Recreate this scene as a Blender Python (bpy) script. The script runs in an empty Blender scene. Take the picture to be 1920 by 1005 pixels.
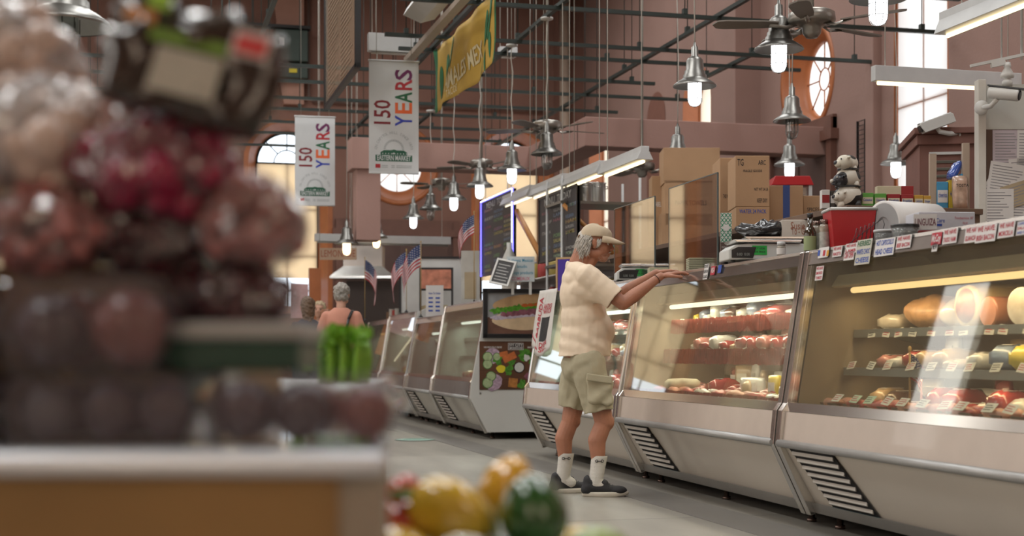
import bpy, bmesh, math, random
from mathutils import Vector, Matrix, Euler, noise
PI = math.pi
R = math.radians
rnd = random.Random(7)
C = bpy.context.scene.collection
scene = bpy.context.scene

# ------------------------------------------------------------------ camera
YAW = R(14.57); SN, CS = math.sin(YAW), math.cos(YAW)
EYE, FOC, HOR = 0.92, 2667.0, 664.0
cam_d = bpy.data.cameras.new('camera'); cam = bpy.data.objects.new('camera', cam_d); C.objects.link(cam)
cam.location = (0, 0, EYE); cam.rotation_euler = (PI/2, 0, -YAW)
cam_d.sensor_width = 36; cam_d.lens = 50.0; cam_d.shift_y = (HOR-502.5)/1920
cam_d.clip_start = 0.05; cam_d.clip_end = 200
cam_d.dof.use_dof = True; cam_d.dof.focus_distance = 9.2; cam_d.dof.aperture_fstop = 2.6
scene.camera = cam
# ------------------------------------------------------------------ view, world, daylight
vs = scene.view_settings
vs.view_transform = 'Standard'; vs.look = 'None'; vs.gamma = 1; vs.use_curve_mapping = False; vs.exposure = 0.0
scene.cycles.use_denoising = True
scene.cycles.max_bounces = 12; scene.cycles.transparent_max_bounces = 24
scene.cycles.diffuse_bounces = 4; scene.cycles.glossy_bounces = 4; scene.cycles.transmission_bounces = 8
scene.cycles.sample_clamp_indirect = 6.0
scene.cycles.caustics_reflective = False; scene.cycles.caustics_refractive = False
world = bpy.data.worlds.new('sky'); scene.world = world; world.use_nodes = True
world.node_tree.nodes['Background'].inputs[0].default_value = (0.86, 0.93, 1.0, 1)
world.node_tree.nodes['Background'].inputs[1].default_value = 2.4
SKYLIGHTS = [(-3.8, 2.0), (-3.8, 9.0), (-3.8, 16.0), (1.2, 4.0), (1.2, 10.5), (1.2, 17.0), (1.2, 23.5), (6.2, 4.0), (6.2, 10.5), (6.2, 17.0), (6.2, 23.5)]  # left-hand row added to brighten the near stand and case fronts
for sx, sy in SKYLIGHTS:      # daylight coming down through each roof light
    l = bpy.data.lights.new('roof_daylight', 'AREA'); l.shape = 'RECTANGLE'; l.size = 1.5; l.size_y = 4.0
    l.energy = 190 if sx < -1 else 135 if sx < 3 else 115; l.color = (1.0, 0.97, 0.92)
    o = bpy.data.objects.new('roof_daylight', l); C.objects.link(o); o.location = (sx, sy, 8.34)

for wx, wy, ang, e in ((-6.9, 2.5, -90, 75), (-6.9, 8.0, -90, 75), (-6.9, 13.5, -90, 75), (-6.9, 19.0, -90, 60), (-6.9, 24.5, -90, 60), (-3, -3.9, 0, 190), (4, -3.9, 0, 190)):   # fill lamps added inside the unseen side and entrance windows
    l = bpy.data.lights.new('window_fill', 'AREA'); l.shape = 'RECTANGLE'; l.size = 1.6; l.size_y = 4.2; l.energy = e; l.color = (1.0, .97, .93)
    o = bpy.data.objects.new('window_fill', l); C.objects.link(o); o.location = (wx, wy, 3.7); o.rotation_euler = (PI/2, 0, R(ang+180) if ang == 0 else R(ang))
# ------------------------------------------------------------------ helpers
def at(px, py, Y):
    X = (px-960)/FOC*Y
    return Vector((CS*X+SN*Y, -SN*X+CS*Y, EYE+(HOR-py)*Y/FOC))
def at_z(px, py, z): return at(px, py, (z-EYE)*FOC/(HOR-py))
def at_x(px, py, x):
    t = (px-960)/FOC; y = (CS-t*SN)*x/(SN+t*CS); return at(px, py, SN*x+CS*y)
def at_y(px, py, y):
    t = (px-960)/FOC; x = (t*CS+SN)*y/(CS-t*SN); return at(px, py, SN*x+CS*y)

_mats = {}
def M(name, col=(.8,.8,.8), rough=.5, metal=0., var=.06, scale=8., bump=0., bscale=60., emit=None, es=1., spec=.5, coat=0., trans=0., alpha=1.):
    if name in _mats: return _mats[name]
    m = bpy.data.materials.new(name); m.use_nodes = True; nt = m.node_tree; b = nt.nodes['Principled BSDF']
    b.inputs['Roughness'].default_value = rough; b.inputs['Metallic'].default_value = metal
    b.inputs['Specular IOR Level'].default_value = spec; b.inputs['Coat Weight'].default_value = coat
    b.inputs['Transmission Weight'].default_value = trans; b.inputs['Alpha'].default_value = alpha
    tc = nt.nodes.new('ShaderNodeTexCoord')
    nz = nt.nodes.new('ShaderNodeTexNoise'); nz.inputs['Scale'].default_value = scale; nz.inputs['Detail'].default_value = 4
    nt.links.new(tc.outputs['Object'], nz.inputs['Vector'])
    mx = nt.nodes.new('ShaderNodeMix'); mx.data_type = 'RGBA'
    mx.inputs['A'].default_value = (*[max(0, c*(1-var*2)) for c in col], 1)
    mx.inputs['B'].default_value = (*[min(1, c*(1+var*2)) for c in col], 1)
    nt.links.new(nz.outputs['Fac'], mx.inputs['Factor']); nt.links.new(mx.outputs['Result'], b.inputs['Base Color'])
    if bump:
        n2 = nt.nodes.new('ShaderNodeTexNoise'); n2.inputs['Scale'].default_value = bscale; n2.inputs['Detail'].default_value = 3
        nt.links.new(tc.outputs['Object'], n2.inputs['Vector'])
        bp = nt.nodes.new('ShaderNodeBump'); bp.inputs['Strength'].default_value = bump; bp.inputs['Distance'].default_value = .01
        nt.links.new(n2.outputs['Fac'], bp.inputs['Height']); nt.links.new(bp.outputs['Normal'], b.inputs['Normal'])
    if emit:
        b.inputs['Emission Color'].default_value = (*emit, 1); b.inputs['Emission Strength'].default_value = es
    _mats[name] = m; return m
def glass_mat(name, tint=(1,1,1), refl=1.0, base=.04, haze=0., hazecol=(.8,.8,.8), rough=.02, crinkle=0.):
    """thin clear sheet: transparent, with a mirror reflection that grows at grazing angles"""
    if name in _mats: return _mats[name]
    m = bpy.data.materials.new(name); m.use_nodes = True; nt = m.node_tree; nt.nodes.clear()
    out = nt.nodes.new('ShaderNodeOutputMaterial'); tr = nt.nodes.new('ShaderNodeBsdfTransparent'); tr.inputs[0].default_value = (*tint, 1)
    gl = nt.nodes.new('ShaderNodeBsdfGlossy'); gl.inputs['Roughness'].default_value = rough
    fc = nt.nodes.new('ShaderNodeLayerWeight'); fc.inputs['Blend'].default_value = .5
    lw = nt.nodes.new('ShaderNodeMath'); lw.operation = 'POWER'; lw.inputs[1].default_value = 4.5; nt.links.new(fc.outputs['Facing'], lw.inputs[0])
    mu = nt.nodes.new('ShaderNodeMath'); mu.operation = 'MULTIPLY_ADD'; mu.inputs[1].default_value = refl; mu.inputs[2].default_value = base; mu.use_clamp = True
    nt.links.new(lw.outputs[0], mu.inputs[0])
    mix = nt.nodes.new('ShaderNodeMixShader'); nt.links.new(mu.outputs[0], mix.inputs[0]); nt.links.new(tr.outputs[0], mix.inputs[1]); nt.links.new(gl.outputs[0], mix.inputs[2])
    last = mix
    if crinkle:
        tc = nt.nodes.new('ShaderNodeTexCoord'); vz = nt.nodes.new('ShaderNodeTexVoronoi'); vz.inputs['Scale'].default_value = 38
        bp = nt.nodes.new('ShaderNodeBump'); bp.inputs['Strength'].default_value = crinkle; bp.inputs['Distance'].default_value = .01
        nt.links.new(tc.outputs['Object'], vz.inputs['Vector']); nt.links.new(vz.outputs['Distance'], bp.inputs['Height'])
        nt.links.new(bp.outputs['Normal'], gl.inputs['Normal'])
    if haze:
        df = nt.nodes.new('ShaderNodeBsdfDiffuse'); df.inputs[0].default_value = (*hazecol, 1)
        m2 = nt.nodes.new('ShaderNodeMixShader'); m2.inputs[0].default_value = haze
        nt.links.new(mix.outputs[0], m2.inputs[1]); nt.links.new(df.outputs[0], m2.inputs[2]); last = m2
    nt.links.new(last.outputs[0], out.inputs[0]); _mats[name] = m; return m
def emis(name, col, s):
    if name in _mats: return _mats[name]
    m = bpy.data.materials.new(name); m.use_nodes = True; nt = m.node_tree; nt.nodes.clear()
    out = nt.nodes.new('ShaderNodeOutputMaterial'); e = nt.nodes.new('ShaderNodeEmission')
    e.inputs[0].default_value = (*col, 1); e.inputs[1].default_value = s; nt.links.new(e.outputs[0], out.inputs[0])
    _mats[name] = m; return m

def frame_z(d):
    """rotation taking +Z to direction d"""
    return Vector(d).to_track_quat('Z', 'Y').to_matrix().to_4x4()
class MB:
    def __init__(s): s.bm = bmesh.new(); s.mi = 0; s.T = Matrix.Identity(4)
    def _v(s, co): return s.bm.verts.new(s.T @ Vector(co))
    def face(s, vs, mi=None, smooth=False):
        try: f = s.bm.faces.new(vs)
        except ValueError: return None
        f.material_index = s.mi if mi is None else mi; f.smooth = smooth; return f
    def box(s, c, sz, rot=None, mi=None):
        m = Matrix.Translation(c) @ (rot.to_4x4() if rot is not None else Matrix.Identity(4))
        h = [x/2 for x in sz]
        v = [s._v(m @ Vector((x*h[0], y*h[1], z*h[2]))) for z in (-1,1) for y in (-1,1) for x in (-1,1)]
        for q in ((0,2,3,1),(4,5,7,6),(0,1,5,4),(2,6,7,3),(0,4,6,2),(1,3,7,5)): s.face([v[i] for i in q], mi)
        return s
    def b2(s, x0, x1, y0, y1, z0, z1, mi=None): return s.box(((x0+x1)/2,(y0+y1)/2,(z0+z1)/2), (abs(x1-x0),abs(y1-y0),abs(z1-z0)), mi=mi)
    def tube(s, pts, r, seg=8, mi=None, caps=True, flat=1.0):
        pts = [Vector(p) for p in pts]; rs = r if isinstance(r, (list, tuple)) else [r]*len(pts); rings = []
        up = None
        for i, p in enumerate(pts):
            d = (pts[min(i+1, len(pts)-1)]-pts[max(i-1, 0)]).normalized()
            if up is None: up = d.orthogonal().normalized()
            else:
                up = up - d*up.dot(d); up = up.normalized() if up.length > 1e-6 else d.orthogonal().normalized()
            w = d.cross(up)
            rings.append([s._v(p+(up*math.cos(a)+w*math.sin(a)*flat)*rs[i]) for a in (2*PI*k/seg for k in range(seg))])
        for a, b in zip(rings, rings[1:]):
            for k in range(seg): s.face([a[k], a[(k+1)%seg], b[(k+1)%seg], b[k]], mi, True)
        if caps: s.face(rings[0][::-1], mi); s.face(rings[-1], mi)
        return s
    def lathe(s, prof, c=(0,0,0), seg=24, mi=None, rot=None, smooth=True, arc=None):
        m = Matrix.Translation(c) @ (rot.to_4x4() if rot is not None else Matrix.Identity(4)); rings = []
        for r_, z in prof:
            if r_ < 1e-5: rings.append([s._v(m @ Vector((0, 0, z)))])
            else: rings.append([s._v(m @ Vector((r_*math.cos(2*PI*k/seg), r_*math.sin(2*PI*k/seg), z))) for k in range(seg)])
        for a, b in zip(rings, rings[1:]):
            for k in range(seg):
                k2 = (k+1) % seg
                if len(a) == 1 and len(b) == 1: continue
                if len(a) == 1: s.face([a[0], b[k2], b[k]], mi, smooth)
                elif len(b) == 1: s.face([a[k], a[k2], b[0]], mi, smooth)
                else: s.face([a[k], a[k2], b[k2], b[k]], mi, smooth)
        return s
    def prism(s, poly, a0, a1, axis='y', mi=None):
        """poly of (p,q) extruded along axis: y -> (p,a,q); x -> (a,p,q); z -> (p,q,a)"""
        f = {'y': lambda p, q, a: (p, a, q), 'x': lambda p, q, a: (a, p, q), 'z': lambda p, q, a: (p, q, a)}[axis]
        A = [s._v(f(p, q, a0)) for p, q in poly]; B = [s._v(f(p, q, a1)) for p, q in poly]
        s.face(A, mi); s.face(B[::-1], mi); n = len(poly)
        for i in range(n): s.face([A[i], B[i], B[(i+1)%n], A[(i+1)%n]], mi)
        return s
    def ball(s, c, r, seg=12, rings=8, mi=None, rot=None, squash=None):
        rr = r if isinstance(r, (tuple, list, Vector)) else (r, r, r)
        m = Matrix.Translation(c) @ (rot.to_4x4() if rot is not None else Matrix.Identity(4)) @ Matrix.Diagonal((*rr, 1))
        s2 = s.T; s.T = s.T @ m
        s.lathe([(math.sin(PI*i/rings), -math.cos(PI*i/rings)) for i in range(rings+1)], seg=seg, mi=mi); s.T = s2
        return s
    def quad(s, pts, mi=None): s.face([s._v(p) for p in pts], mi); return s
    def add_mesh(s, verts, faces, mat=None, mi=None):
        m = mat or Matrix.Identity(4); vv = [s._v(m @ Vector(v)) for v in verts]
        for f in faces: s.face([vv[i] for i in f], mi)
        return s
    def text(s, body, h, mat=None, mi=None, bold=.0, xs=1.0, align='CENTER', depth=.0006, font_sp=1.0):
        v, f, w = text_geo(body, bold, align, font_sp)
        m = (mat or Matrix.Identity(4)) @ Matrix.Diagonal((h*xs, h, 1, 1))
        return s.add_mesh([(a, b, depth) for a, b in v], f, m, mi)
    def build(s, name, mats, parent=None, bevel=0., seg=2, smooth=False, world=False, sub=0, recalc=True):
        if recalc: bmesh.ops.recalc_face_normals(s.bm, faces=s.bm.faces)
        me = bpy.data.meshes.new(name)
        if parent is not None and world:
            for v in s.bm.verts: v.co = parent.matrix_basis.inverted() @ v.co
        s.bm.to_mesh(me); s.bm.free()
        for m in (mats if isinstance(mats, (list, tuple)) else [mats]): me.materials.append(m)
        o = bpy.data.objects.new(name, me); C.objects.link(o)
        if smooth:
            for p in me.polygons: p.use_smooth = True
        if parent is not None: o.parent = parent
        if bevel:
            b = o.modifiers.new('bevel', 'BEVEL'); b.width = bevel; b.segments = seg; b.limit_method = 'ANGLE'; b.angle_limit = R(35); b.harden_normals = False
        if sub:
            q = o.modifiers.new('subsurf', 'SUBSURF'); q.levels = sub; q.render_levels = sub
        return o
_tc = {}
def text_geo(body, bold, align, sp):
    k = (body, bold, align, sp)
    if k in _tc: return _tc[k]
    cu = bpy.data.curves.new('t', 'FONT'); cu.body = body; cu.size = 1.37; cu.offset = bold; cu.resolution_u = 2
    cu.align_x = align; cu.align_y = 'CENTER'; cu.space_character = sp; cu.fill_mode = 'FRONT'
    o = bpy.data.objects.new('t', cu); C.objects.link(o)
    dg = bpy.context.evaluated_depsgraph_get(); me = bpy.data.meshes.new_from_object(o.evaluated_get(dg))
    v = [(p.co.x, p.co.y) for p in me.vertices]; f = [tuple(p.vertices) for p in me.polygons]
    bpy.data.objects.remove(o); bpy.data.curves.remove(cu); bpy.data.meshes.remove(me)
    w = (max([a for a, b in v])-min([a for a, b in v])) if v else 0
    _tc[k] = (v, f, w); return _tc[k]
def fit_xs(body, h, width, bold=0., align='CENTER', sp=1.0):
    return width/(max(text_geo(body, bold, align, sp)[2], 1e-3)*h)
def thing(name, label, cat, loc=(0,0,0), rz=0, group=None):
    o = bpy.data.objects.new(name, None); C.objects.link(o); o.empty_display_size = .1
    o.location = loc; o.rotation_euler = (0, 0, rz)
    o.matrix_basis = Matrix.Translation(loc) @ Matrix.Rotation(rz, 4, 'Z')
    return tag(o, label, cat, group)
def tag(o, label, cat, group=None, kind=None):
    o['label'] = label; o['category'] = cat
    if group: o['group'] = group
    if kind: o['kind'] = kind
    return o
def struct(o, label=None):
    o['kind'] = 'structure'
    return o
def copy_tree(o, parent=None):
    c = o.copy(); C.objects.link(c); c.parent = parent
    for ch in o.children: copy_tree(ch, c)
    return c
ORD = ['first','second','third','fourth','fifth','sixth','seventh','eighth','ninth','tenth','eleventh','twelfth','thirteenth','fourteenth','fifteenth','sixteenth','seventeenth','eighteenth','nineteenth','twentieth','twenty-first','twenty-second','twenty-third','twenty-fourth']

# ------------------------------------------------------------------ materials
def wall_mat(name, col, stain=.12):
    m = M(name, col, rough=.75, var=stain, scale=.9, bump=.25, bscale=25, spec=.25); return m
PINK = wall_mat('painted_plaster_pink', (.31, .195, .165), .10)
PINKD = wall_mat('painted_brick_pink', (.235, .125, .096), .12)
BEAM = wall_mat('beam_paint', (.39, .24, .205), .06)
RUST = M('window_wood', (.40, .13, .045), rough=.45, var=.15, scale=3)
BROWN = M('door_wood', (.16, .075, .055), rough=.5, var=.15, scale=3)
STEEL = M('stainless', (.70, .68, .65), rough=.26, metal=1., var=.05, scale=5)
MIRROR = M('mirror_steel', (.72, .70, .66), rough=.14, metal=.92, var=.04, scale=4)
DSTEEL = M('brown_steel', (.20, .14, .12), rough=.25, metal=.8, var=.15, scale=6)
ZINC = M('galvanised', (.24, .235, .22), rough=.36, metal=.9, var=.1, scale=12)
CREAM = M('cream_enamel', (.60, .545, .465), rough=.30, var=.05, scale=2, bump=.03, bscale=8, coat=.2)
CREAM2 = M('worn_enamel', (.52, .50, .44), rough=.35, var=.07, scale=2, bump=.03, bscale=9, coat=.15)
WHITE = M('white_paint', (.62, .62, .60), rough=.45, var=.04)
LWHITE = M('white_metal', (.55, .56, .56), rough=.35, var=.05)
BLACK = M('black_plastic', (.015, .015, .016), rough=.35, var=.1)
DARK = M('dark_void', (.008, .008, .008), rough=.9)
ROD = M('green_black_rod', (.016, .026, .022), rough=.45, var=.1)
CORD = M('grey_cord', (.35, .33, .29), rough=.6)
CORDW = M('white_cord', (.55, .53, .48), rough=.6)
CARD = M('cardboard', (.42, .26, .145), rough=.8, var=.06, scale=4, bump=.05)
PAPER = M('white_paper', (.66, .64, .62), rough=.7, var=.03)
REDINK = M('red_ink', (.45, .03, .05), rough=.6)
BLUEINK = M('blue_ink', (.04, .09, .38), rough=.6)
BLKINK = M('black_ink', (.02, .02, .02), rough=.6)
GLASS = glass_mat('case_glass', (.93, .96, .93), refl=1.2, base=.06, haze=.04, hazecol=(.78, .67, .48))  # diffuse warm haze mixed in to imitate veiling reflections on the glass
PLEX = glass_mat('acrylic_sheet', (.95, .95, .95), refl=1.6, base=.22)
# ------------------------------------------------------------------ shell
WX, BY, WL, FY, CZ = 9.0, 29.0, -7.0, -4.0, 8.45
def wall_panel(name, outer, holes, mat, to3d, thick):
    """flat wall with real holes; outer and holes are 2D outlines, to3d maps (u, v, depth)"""
    cu = bpy.data.curves.new('w', 'CURVE'); cu.dimensions = '2D'; cu.fill_mode = 'BOTH'; cu.extrude = thick/2
    for ring in [outer]+holes:
        sp = cu.splines.new('POLY'); sp.points.add(len(ring)-1); sp.use_cyclic_u = True
        for p, q in zip(sp.points, ring): p.co = (q[0], q[1], 0, 1)
    o = bpy.data.objects.new('w', cu); C.objects.link(o)
    me = bpy.data.meshes.new_from_object(o.evaluated_get(bpy.context.evaluated_depsgraph_get()))
    mb = MB(); mb.add_mesh([to3d(v.co.x, v.co.y, v.co.z+thick/2) for v in me.vertices], [tuple(p.vertices) for p in me.polygons])
    bpy.data.objects.remove(o); bpy.data.curves.remove(cu)
    return struct(mb.build(name, mat))
def arch(cx, w, z0, ztop, n=14):
    r = w/2; return [(cx-r, z0), (cx+r, z0)]+[(cx+r*math.cos(PI*k/n), ztop-r+r*math.sin(PI*k/n)) for k in range(n+1)]
def circ(cx, cz, r, n=36): return [(cx+r*math.cos(2*PI*k/n), cz+r*math.sin(2*PI*k/n)) for k in range(n)]
fl = M('concrete_floor', (.33, .31, .27), rough=.38, var=.10, scale=.7)
nt = fl.node_tree; bs = nt.nodes['Principled BSDF']; base_link = bs.inputs['Base Color'].links[0].from_socket
tc = nt.nodes.new('ShaderNodeTexCoord'); mp = nt.nodes.new('ShaderNodeMapping'); mp.inputs['Location'].default_value = (.06, .3, 0)
br = nt.nodes.new('ShaderNodeTexBrick'); br.offset = 0; br.inputs['Scale'].default_value = 1; br.inputs['Brick Width'].default_value = 1.55; br.inputs['Row Height'].default_value = 2.6
br.inputs['Mortar Size'].default_value = .006; br.inputs['Color1'].default_value = (1,1,1,1); br.inputs['Color2'].default_value = (.9,.9,.9,1); br.inputs['Mortar'].default_value = (.3,.3,.3,1)
nt.links.new(tc.outputs['Object'], mp.inputs[0]); nt.links.new(mp.outputs[0], br.inputs['Vector'])
mm = nt.nodes.new('ShaderNodeMix'); mm.data_type = 'RGBA'; mm.blend_type = 'MULTIPLY'; mm.inputs['Factor'].default_value = 1
nt.links.new(base_link, mm.inputs['A']); nt.links.new(br.outputs['Color'], mm.inputs['B'])
n3 = nt.nodes.new('ShaderNodeTexNoise'); n3.inputs['Scale'].default_value = 3; n3.inputs['Detail'].default_value = 6
mp2 = nt.nodes.new('ShaderNodeMapping'); mp2.inputs['Scale'].default_value = (1, .25, 1); mp2.inputs['Rotation'].default_value = (0, 0, 1.2)
nt.links.new(tc.outputs['Object'], mp2.inputs[0]); nt.links.new(mp2.outputs[0], n3.inputs['Vector'])
cr = nt.nodes.new('ShaderNodeValToRGB'); cr.color_ramp.elements[0].position = .3; cr.color_ramp.elements[0].color = (.72,.72,.72,1); cr.color_ramp.elements[1].position = .7
mm2 = nt.nodes.new('ShaderNodeMix'); mm2.data_type = 'RGBA'; mm2.blend_type = 'MULTIPLY'; mm2.inputs['Factor'].default_value = 1
nt.links.new(n3.outputs['Fac'], cr.inputs[0]); nt.links.new(mm.outputs['Result'], mm2.inputs['A']); nt.links.new(cr.outputs[0], mm2.inputs['B'])
nt.links.new(mm2.outputs['Result'], bs.inputs['Base Color'])
struct(MB().b2(WL-.5, WX+.5, FY-.5, BY+.5, -.2, 0).build('floor', fl))
struct(MB().b2(3.02, 3.34, FY, BY-.5, 0, .004).build('trim_1', M('floor_border', (.19, .18, .165), rough=.4, var=.1, scale=1.5)))
# ceiling of planks with roof-light openings
cm = M('ceiling_wood', (.20, .15, .105), rough=.7, var=.2, scale=2)
outer = [(WL-.5, FY-.5), (WX+.5, FY-.5), (WX+.5, BY+.5), (WL-.5, BY+.5)]
holes = [[(sx-.8, sy-2.05), (sx+.8, sy-2.05), (sx+.8, sy+2.05), (sx-.8, sy+2.05)] for sx, sy in SKYLIGHTS]
wall_panel('ceiling', outer, holes, cm, lambda u, v, d: (u, v, CZ+d), .25)
mb = MB()
for sx, sy in SKYLIGHTS:
    for dx in (-.83, .83): mb.b2(sx+dx-.03, sx+dx+.03, sy-2.08, sy+2.08, CZ-.08, CZ+.3)
    for dy in (-2.08, 2.08): mb.b2(sx-.8, sx+.8, sy+dy-.03, sy+dy+.03, CZ-.08, CZ+.3)
struct(mb.build('trim_2', LWHITE))
# openings: (y0 or x centre ...)
W1 = dict(c=2.86, w=1.26, z0=1.9, zt=5.45); W3 = dict(c=7.55, w=1.26, z0=1.9, zt=5.45); RW = dict(c=5.13, z=4.82, r=.52)
WO = .34   # splay of the reveals
back_holes = [arch(-2.75, 1.26+WO, 1.75, 5.45+WO/2), arch(-1.05, 1.26+WO, 1.75, 5.45+WO/2), arch(2.86, 1.26+WO, 1.75, 5.45+WO/2), arch(7.55, 1.26+WO, 1.75, 5.45+WO/2), circ(5.13, 4.82, .78)]
wall_panel('wall_back', [(WL, 0), (WX+.5, 0), (WX+.5, CZ+.1), (WL, CZ+.1)], back_holes, PINKD, lambda u, v, d: (u, BY+d, v), .5)
right_holes = [circ(18.22, 4.78, .80), [(14.62, 1.0), (15.82, 1.0), (15.82, 6.9), (14.62, 6.9)], arch(22.3, 1.25, 1.6, 5.75), arch(27.6, 1.25, 1.6, 5.75), [(6.9, 1.0), (8.1, 1.0), (8.1, 6.9), (6.9, 6.9)]]
wall_panel('wall_right', [(FY, 0), (BY, 0), (BY, CZ+.1), (FY, CZ+.1)], right_holes, PINK, lambda u, v, d: (WX+d, u, v), .5)
lh = [arch(y, 1.7, 1.4, 6.0) for y in (2.5, 8.0, 13.5, 19.0, 24.5)]
wall_panel('wall_left', [(FY, 0), (BY, 0), (BY, CZ+.1), (FY, CZ+.1)], lh, PINK, lambda u, v, d: (WL-d, u, v), .5)
wall_panel('wall_front', [(WL, 0), (WX+.5, 0), (WX+.5, CZ+.1), (WL, CZ+.1)], [arch(-3, 1.8, 1.4, 6.0), arch(4, 1.8, 1.4, 6.0)], PINK, lambda u, v, d: (u, FY-d, v), .5)
# blinds: cloth lit from behind by the sky
def trans_mat(name, col, bands=0.):
    m = bpy.data.materials.new(name); m.use_nodes = True; nt = m.node_tree; nt.nodes.clear()
    out = nt.nodes.new('ShaderNodeOutputMaterial'); t = nt.nodes.new('ShaderNodeBsdfTranslucent'); t.inputs[0].default_value = (*col, 1)
    d = nt.nodes.new('ShaderNodeBsdfDiffuse'); d.inputs[0].default_value = (*col, 1); mx = nt.nodes.new('ShaderNodeMixShader'); mx.inputs[0].default_value = .25
    nz = nt.nodes.new('ShaderNodeTexNoise'); nz.inputs['Scale'].default_value = 1.3; nz.inputs['Detail'].default_value = 2
    tcn = nt.nodes.new('ShaderNodeTexCoord'); nt.links.new(tcn.outputs['Object'], nz.inputs['Vector'])
    c2 = nt.nodes.new('ShaderNodeMix'); c2.data_type = 'RGBA'; c2.inputs['A'].default_value = (*[c*.8 for c in col], 1); c2.inputs['B'].default_value = (*[min(1, c*1.15) for c in col], 1)
    nt.links.new(nz.outputs['Fac'], c2.inputs['Factor']); nt.links.new(c2.outputs['Result'], t.inputs[0])
    nt.links.new(t.outputs[0], mx.inputs[1]); nt.links.new(d.outputs[0], mx.inputs[2]); nt.links.new(mx.outputs[0], out.inputs[0]); return m
BLIND = trans_mat('peach_blind', (.95, .76, .57)); BLINDW = trans_mat('white_blind', (.93, .84, .77))
PANE = glass_mat('window_pane', (.97, .98, 1), refl=.6, base=.02)
def arch_window(n, w, kind):
    """splayed wooden surround, glass, muntins and lower blinds in the back wall"""
    c, r, zt, z0 = w['c'], w['w']/2, w['zt'], w['z0']; y = BY+.30
    root = thing('window_%d' % n, 'arched window with radiating bars and peach blinds', 'window', (c, y, z0)); del root['label'], root['category']; struct(root)
    mb = MB(); N = 16; inner = arch(c, w['w'], z0, zt, N); outer_ = arch(c, w['w']+WO, z0-.15, zt+WO/2, N)
    A = [mb._v((p, BY+.30, q)) for p, q in inner]; B = [mb._v((p, BY-.012, q)) for p, q in outer_]
    for i in range(len(A)): mb.face([A[i], A[(i+1) % len(A)], B[(i+1) % len(A)], B[i]])
    O2 = [mb._v((c+(p-c)*1.12, BY-.012, zt+WO/2-r-.17+(q-(zt+WO/2-r-.17))*1.06 if q > z0 else q)) for p, q in outer_]
    for i in range(len(A)): mb.face([B[i], B[(i+1) % len(A)], O2[(i+1) % len(A)], O2[i]])
    mb.build('reveal', RUST, root, world=True)
    m2 = MB(); zc = zt-r
    m2.tube([(c+(r-.02)*math.cos(PI*k/16), y, zc+(r-.02)*math.sin(PI*k/16)) for k in range(17)], .025, 6)
    m2.tube([(c+r*.42*math.cos(PI*k/12), y, zc+r*.42*math.sin(PI*k/12)) for k in range(13)], .014, 5)
    for a in (45, 90, 135): m2.tube([(c+r*.42*math.cos(R(a)), y, zc+r*.42*math.sin(R(a))), (c+r*math.cos(R(a)), y, zc+r*math.sin(R(a)))], .014, 5)
    m2.b2(c-r, c+r, y-.02, y+.02, zc-.03, zc+.01)
    for z in (zc-.95, zc-1.9, zc-2.6): m2.b2(c-r, c+r, y-.02, y+.02, z-.02, z+.02)
    m2.b2(c-.015, c+.015, y-.02, y+.02, z0, zc); m2.b2(c-r, c-r+.04, y-.02, y+.02, z0, zc); m2.b2(c+r-.04, c+r, y-.02, y+.02, z0, zc)
    m2.build('muntins', DARK if kind else RUST, root, world=True)
    MB().quad([(c-r, y+.03, z0), (c+r, y+.03, z0), (c+r, y+.03, zt), (c-r, y+.03, zt)]).build('pane', PANE, root, world=True)
    m3 = MB(); m3.b2(c-r+.02, c+r-.02, y-.045, y-.04, zc-2.35, zc-.03); m3.build('blind', BLIND, root, world=True)
arch_window(1, W1, 1); arch_window(3, W3, 1)
for k_, c_ in enumerate((-2.75, -1.05)): arch_window(16+k_, dict(c=c_, w=1.26, z0=1.9, zt=5.45), 1)  # out-of-view windows added for the acrylic screens to reflect
def round_window(n, wall, c, z, r, ro):
    root = bpy.data.objects.new('window_%d' % n, None); C.objects.link(root); struct(root)
    f = (lambda u, d, v: (u, BY+d, v)) if wall == 'back' else (lambda u, d, v: (WX+d, u, v))
    root.location = f(c, .3, z); root.matrix_basis = Matrix.Translation(f(c, .3, z))
    mb = MB(); N = 40
    rings = []
    for rr, dd in ((r, .30), (r, .22), (r*1.08, .20), (ro-.04, .02), (ro-.04, -.015), (ro+.05, -.015), (ro+.05, .02)):
        rings.append([mb._v(f(c+rr*math.cos(2*PI*k/N), dd, z+rr*math.sin(2*PI*k/N))) for k in range(N)])
    for A, B in zip(rings, rings[1:]):
        for k in range(N): mb.face([A[k], A[(k+1) % N], B[(k+1) % N], B[k]], smooth=True)
    mb.build('reveal', RUST, root, world=True)
    m2 = MB()
    for k in range(8):
        a = PI*k/4; m2.tube([f(c+.3*r*math.cos(a), .27, z+.3*r*math.sin(a)), f(c+r*math.cos(a), .27, z+r*math.sin(a))], .011, 5)
    m2.tube([f(c+.3*r*math.cos(2*PI*k/20), .27, z+.3*r*math.sin(2*PI*k/20)) for k in range(21)], .011, 5)
    m2.build('muntins', RUST, root, world=True)
    m3 = MB(); V = [m3._v(f(c+r*math.cos(2*PI*k/N), .30, z+r*math.sin(2*PI*k/N))) for k in range(N)]; m3.face(V); m3.build('pane', BLINDW, root, world=True)
round_window(2, 'back', 5.13, 4.82, .52, .78); round_window(4, 'right', 18.22, 4.78, .52, .78)
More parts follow.
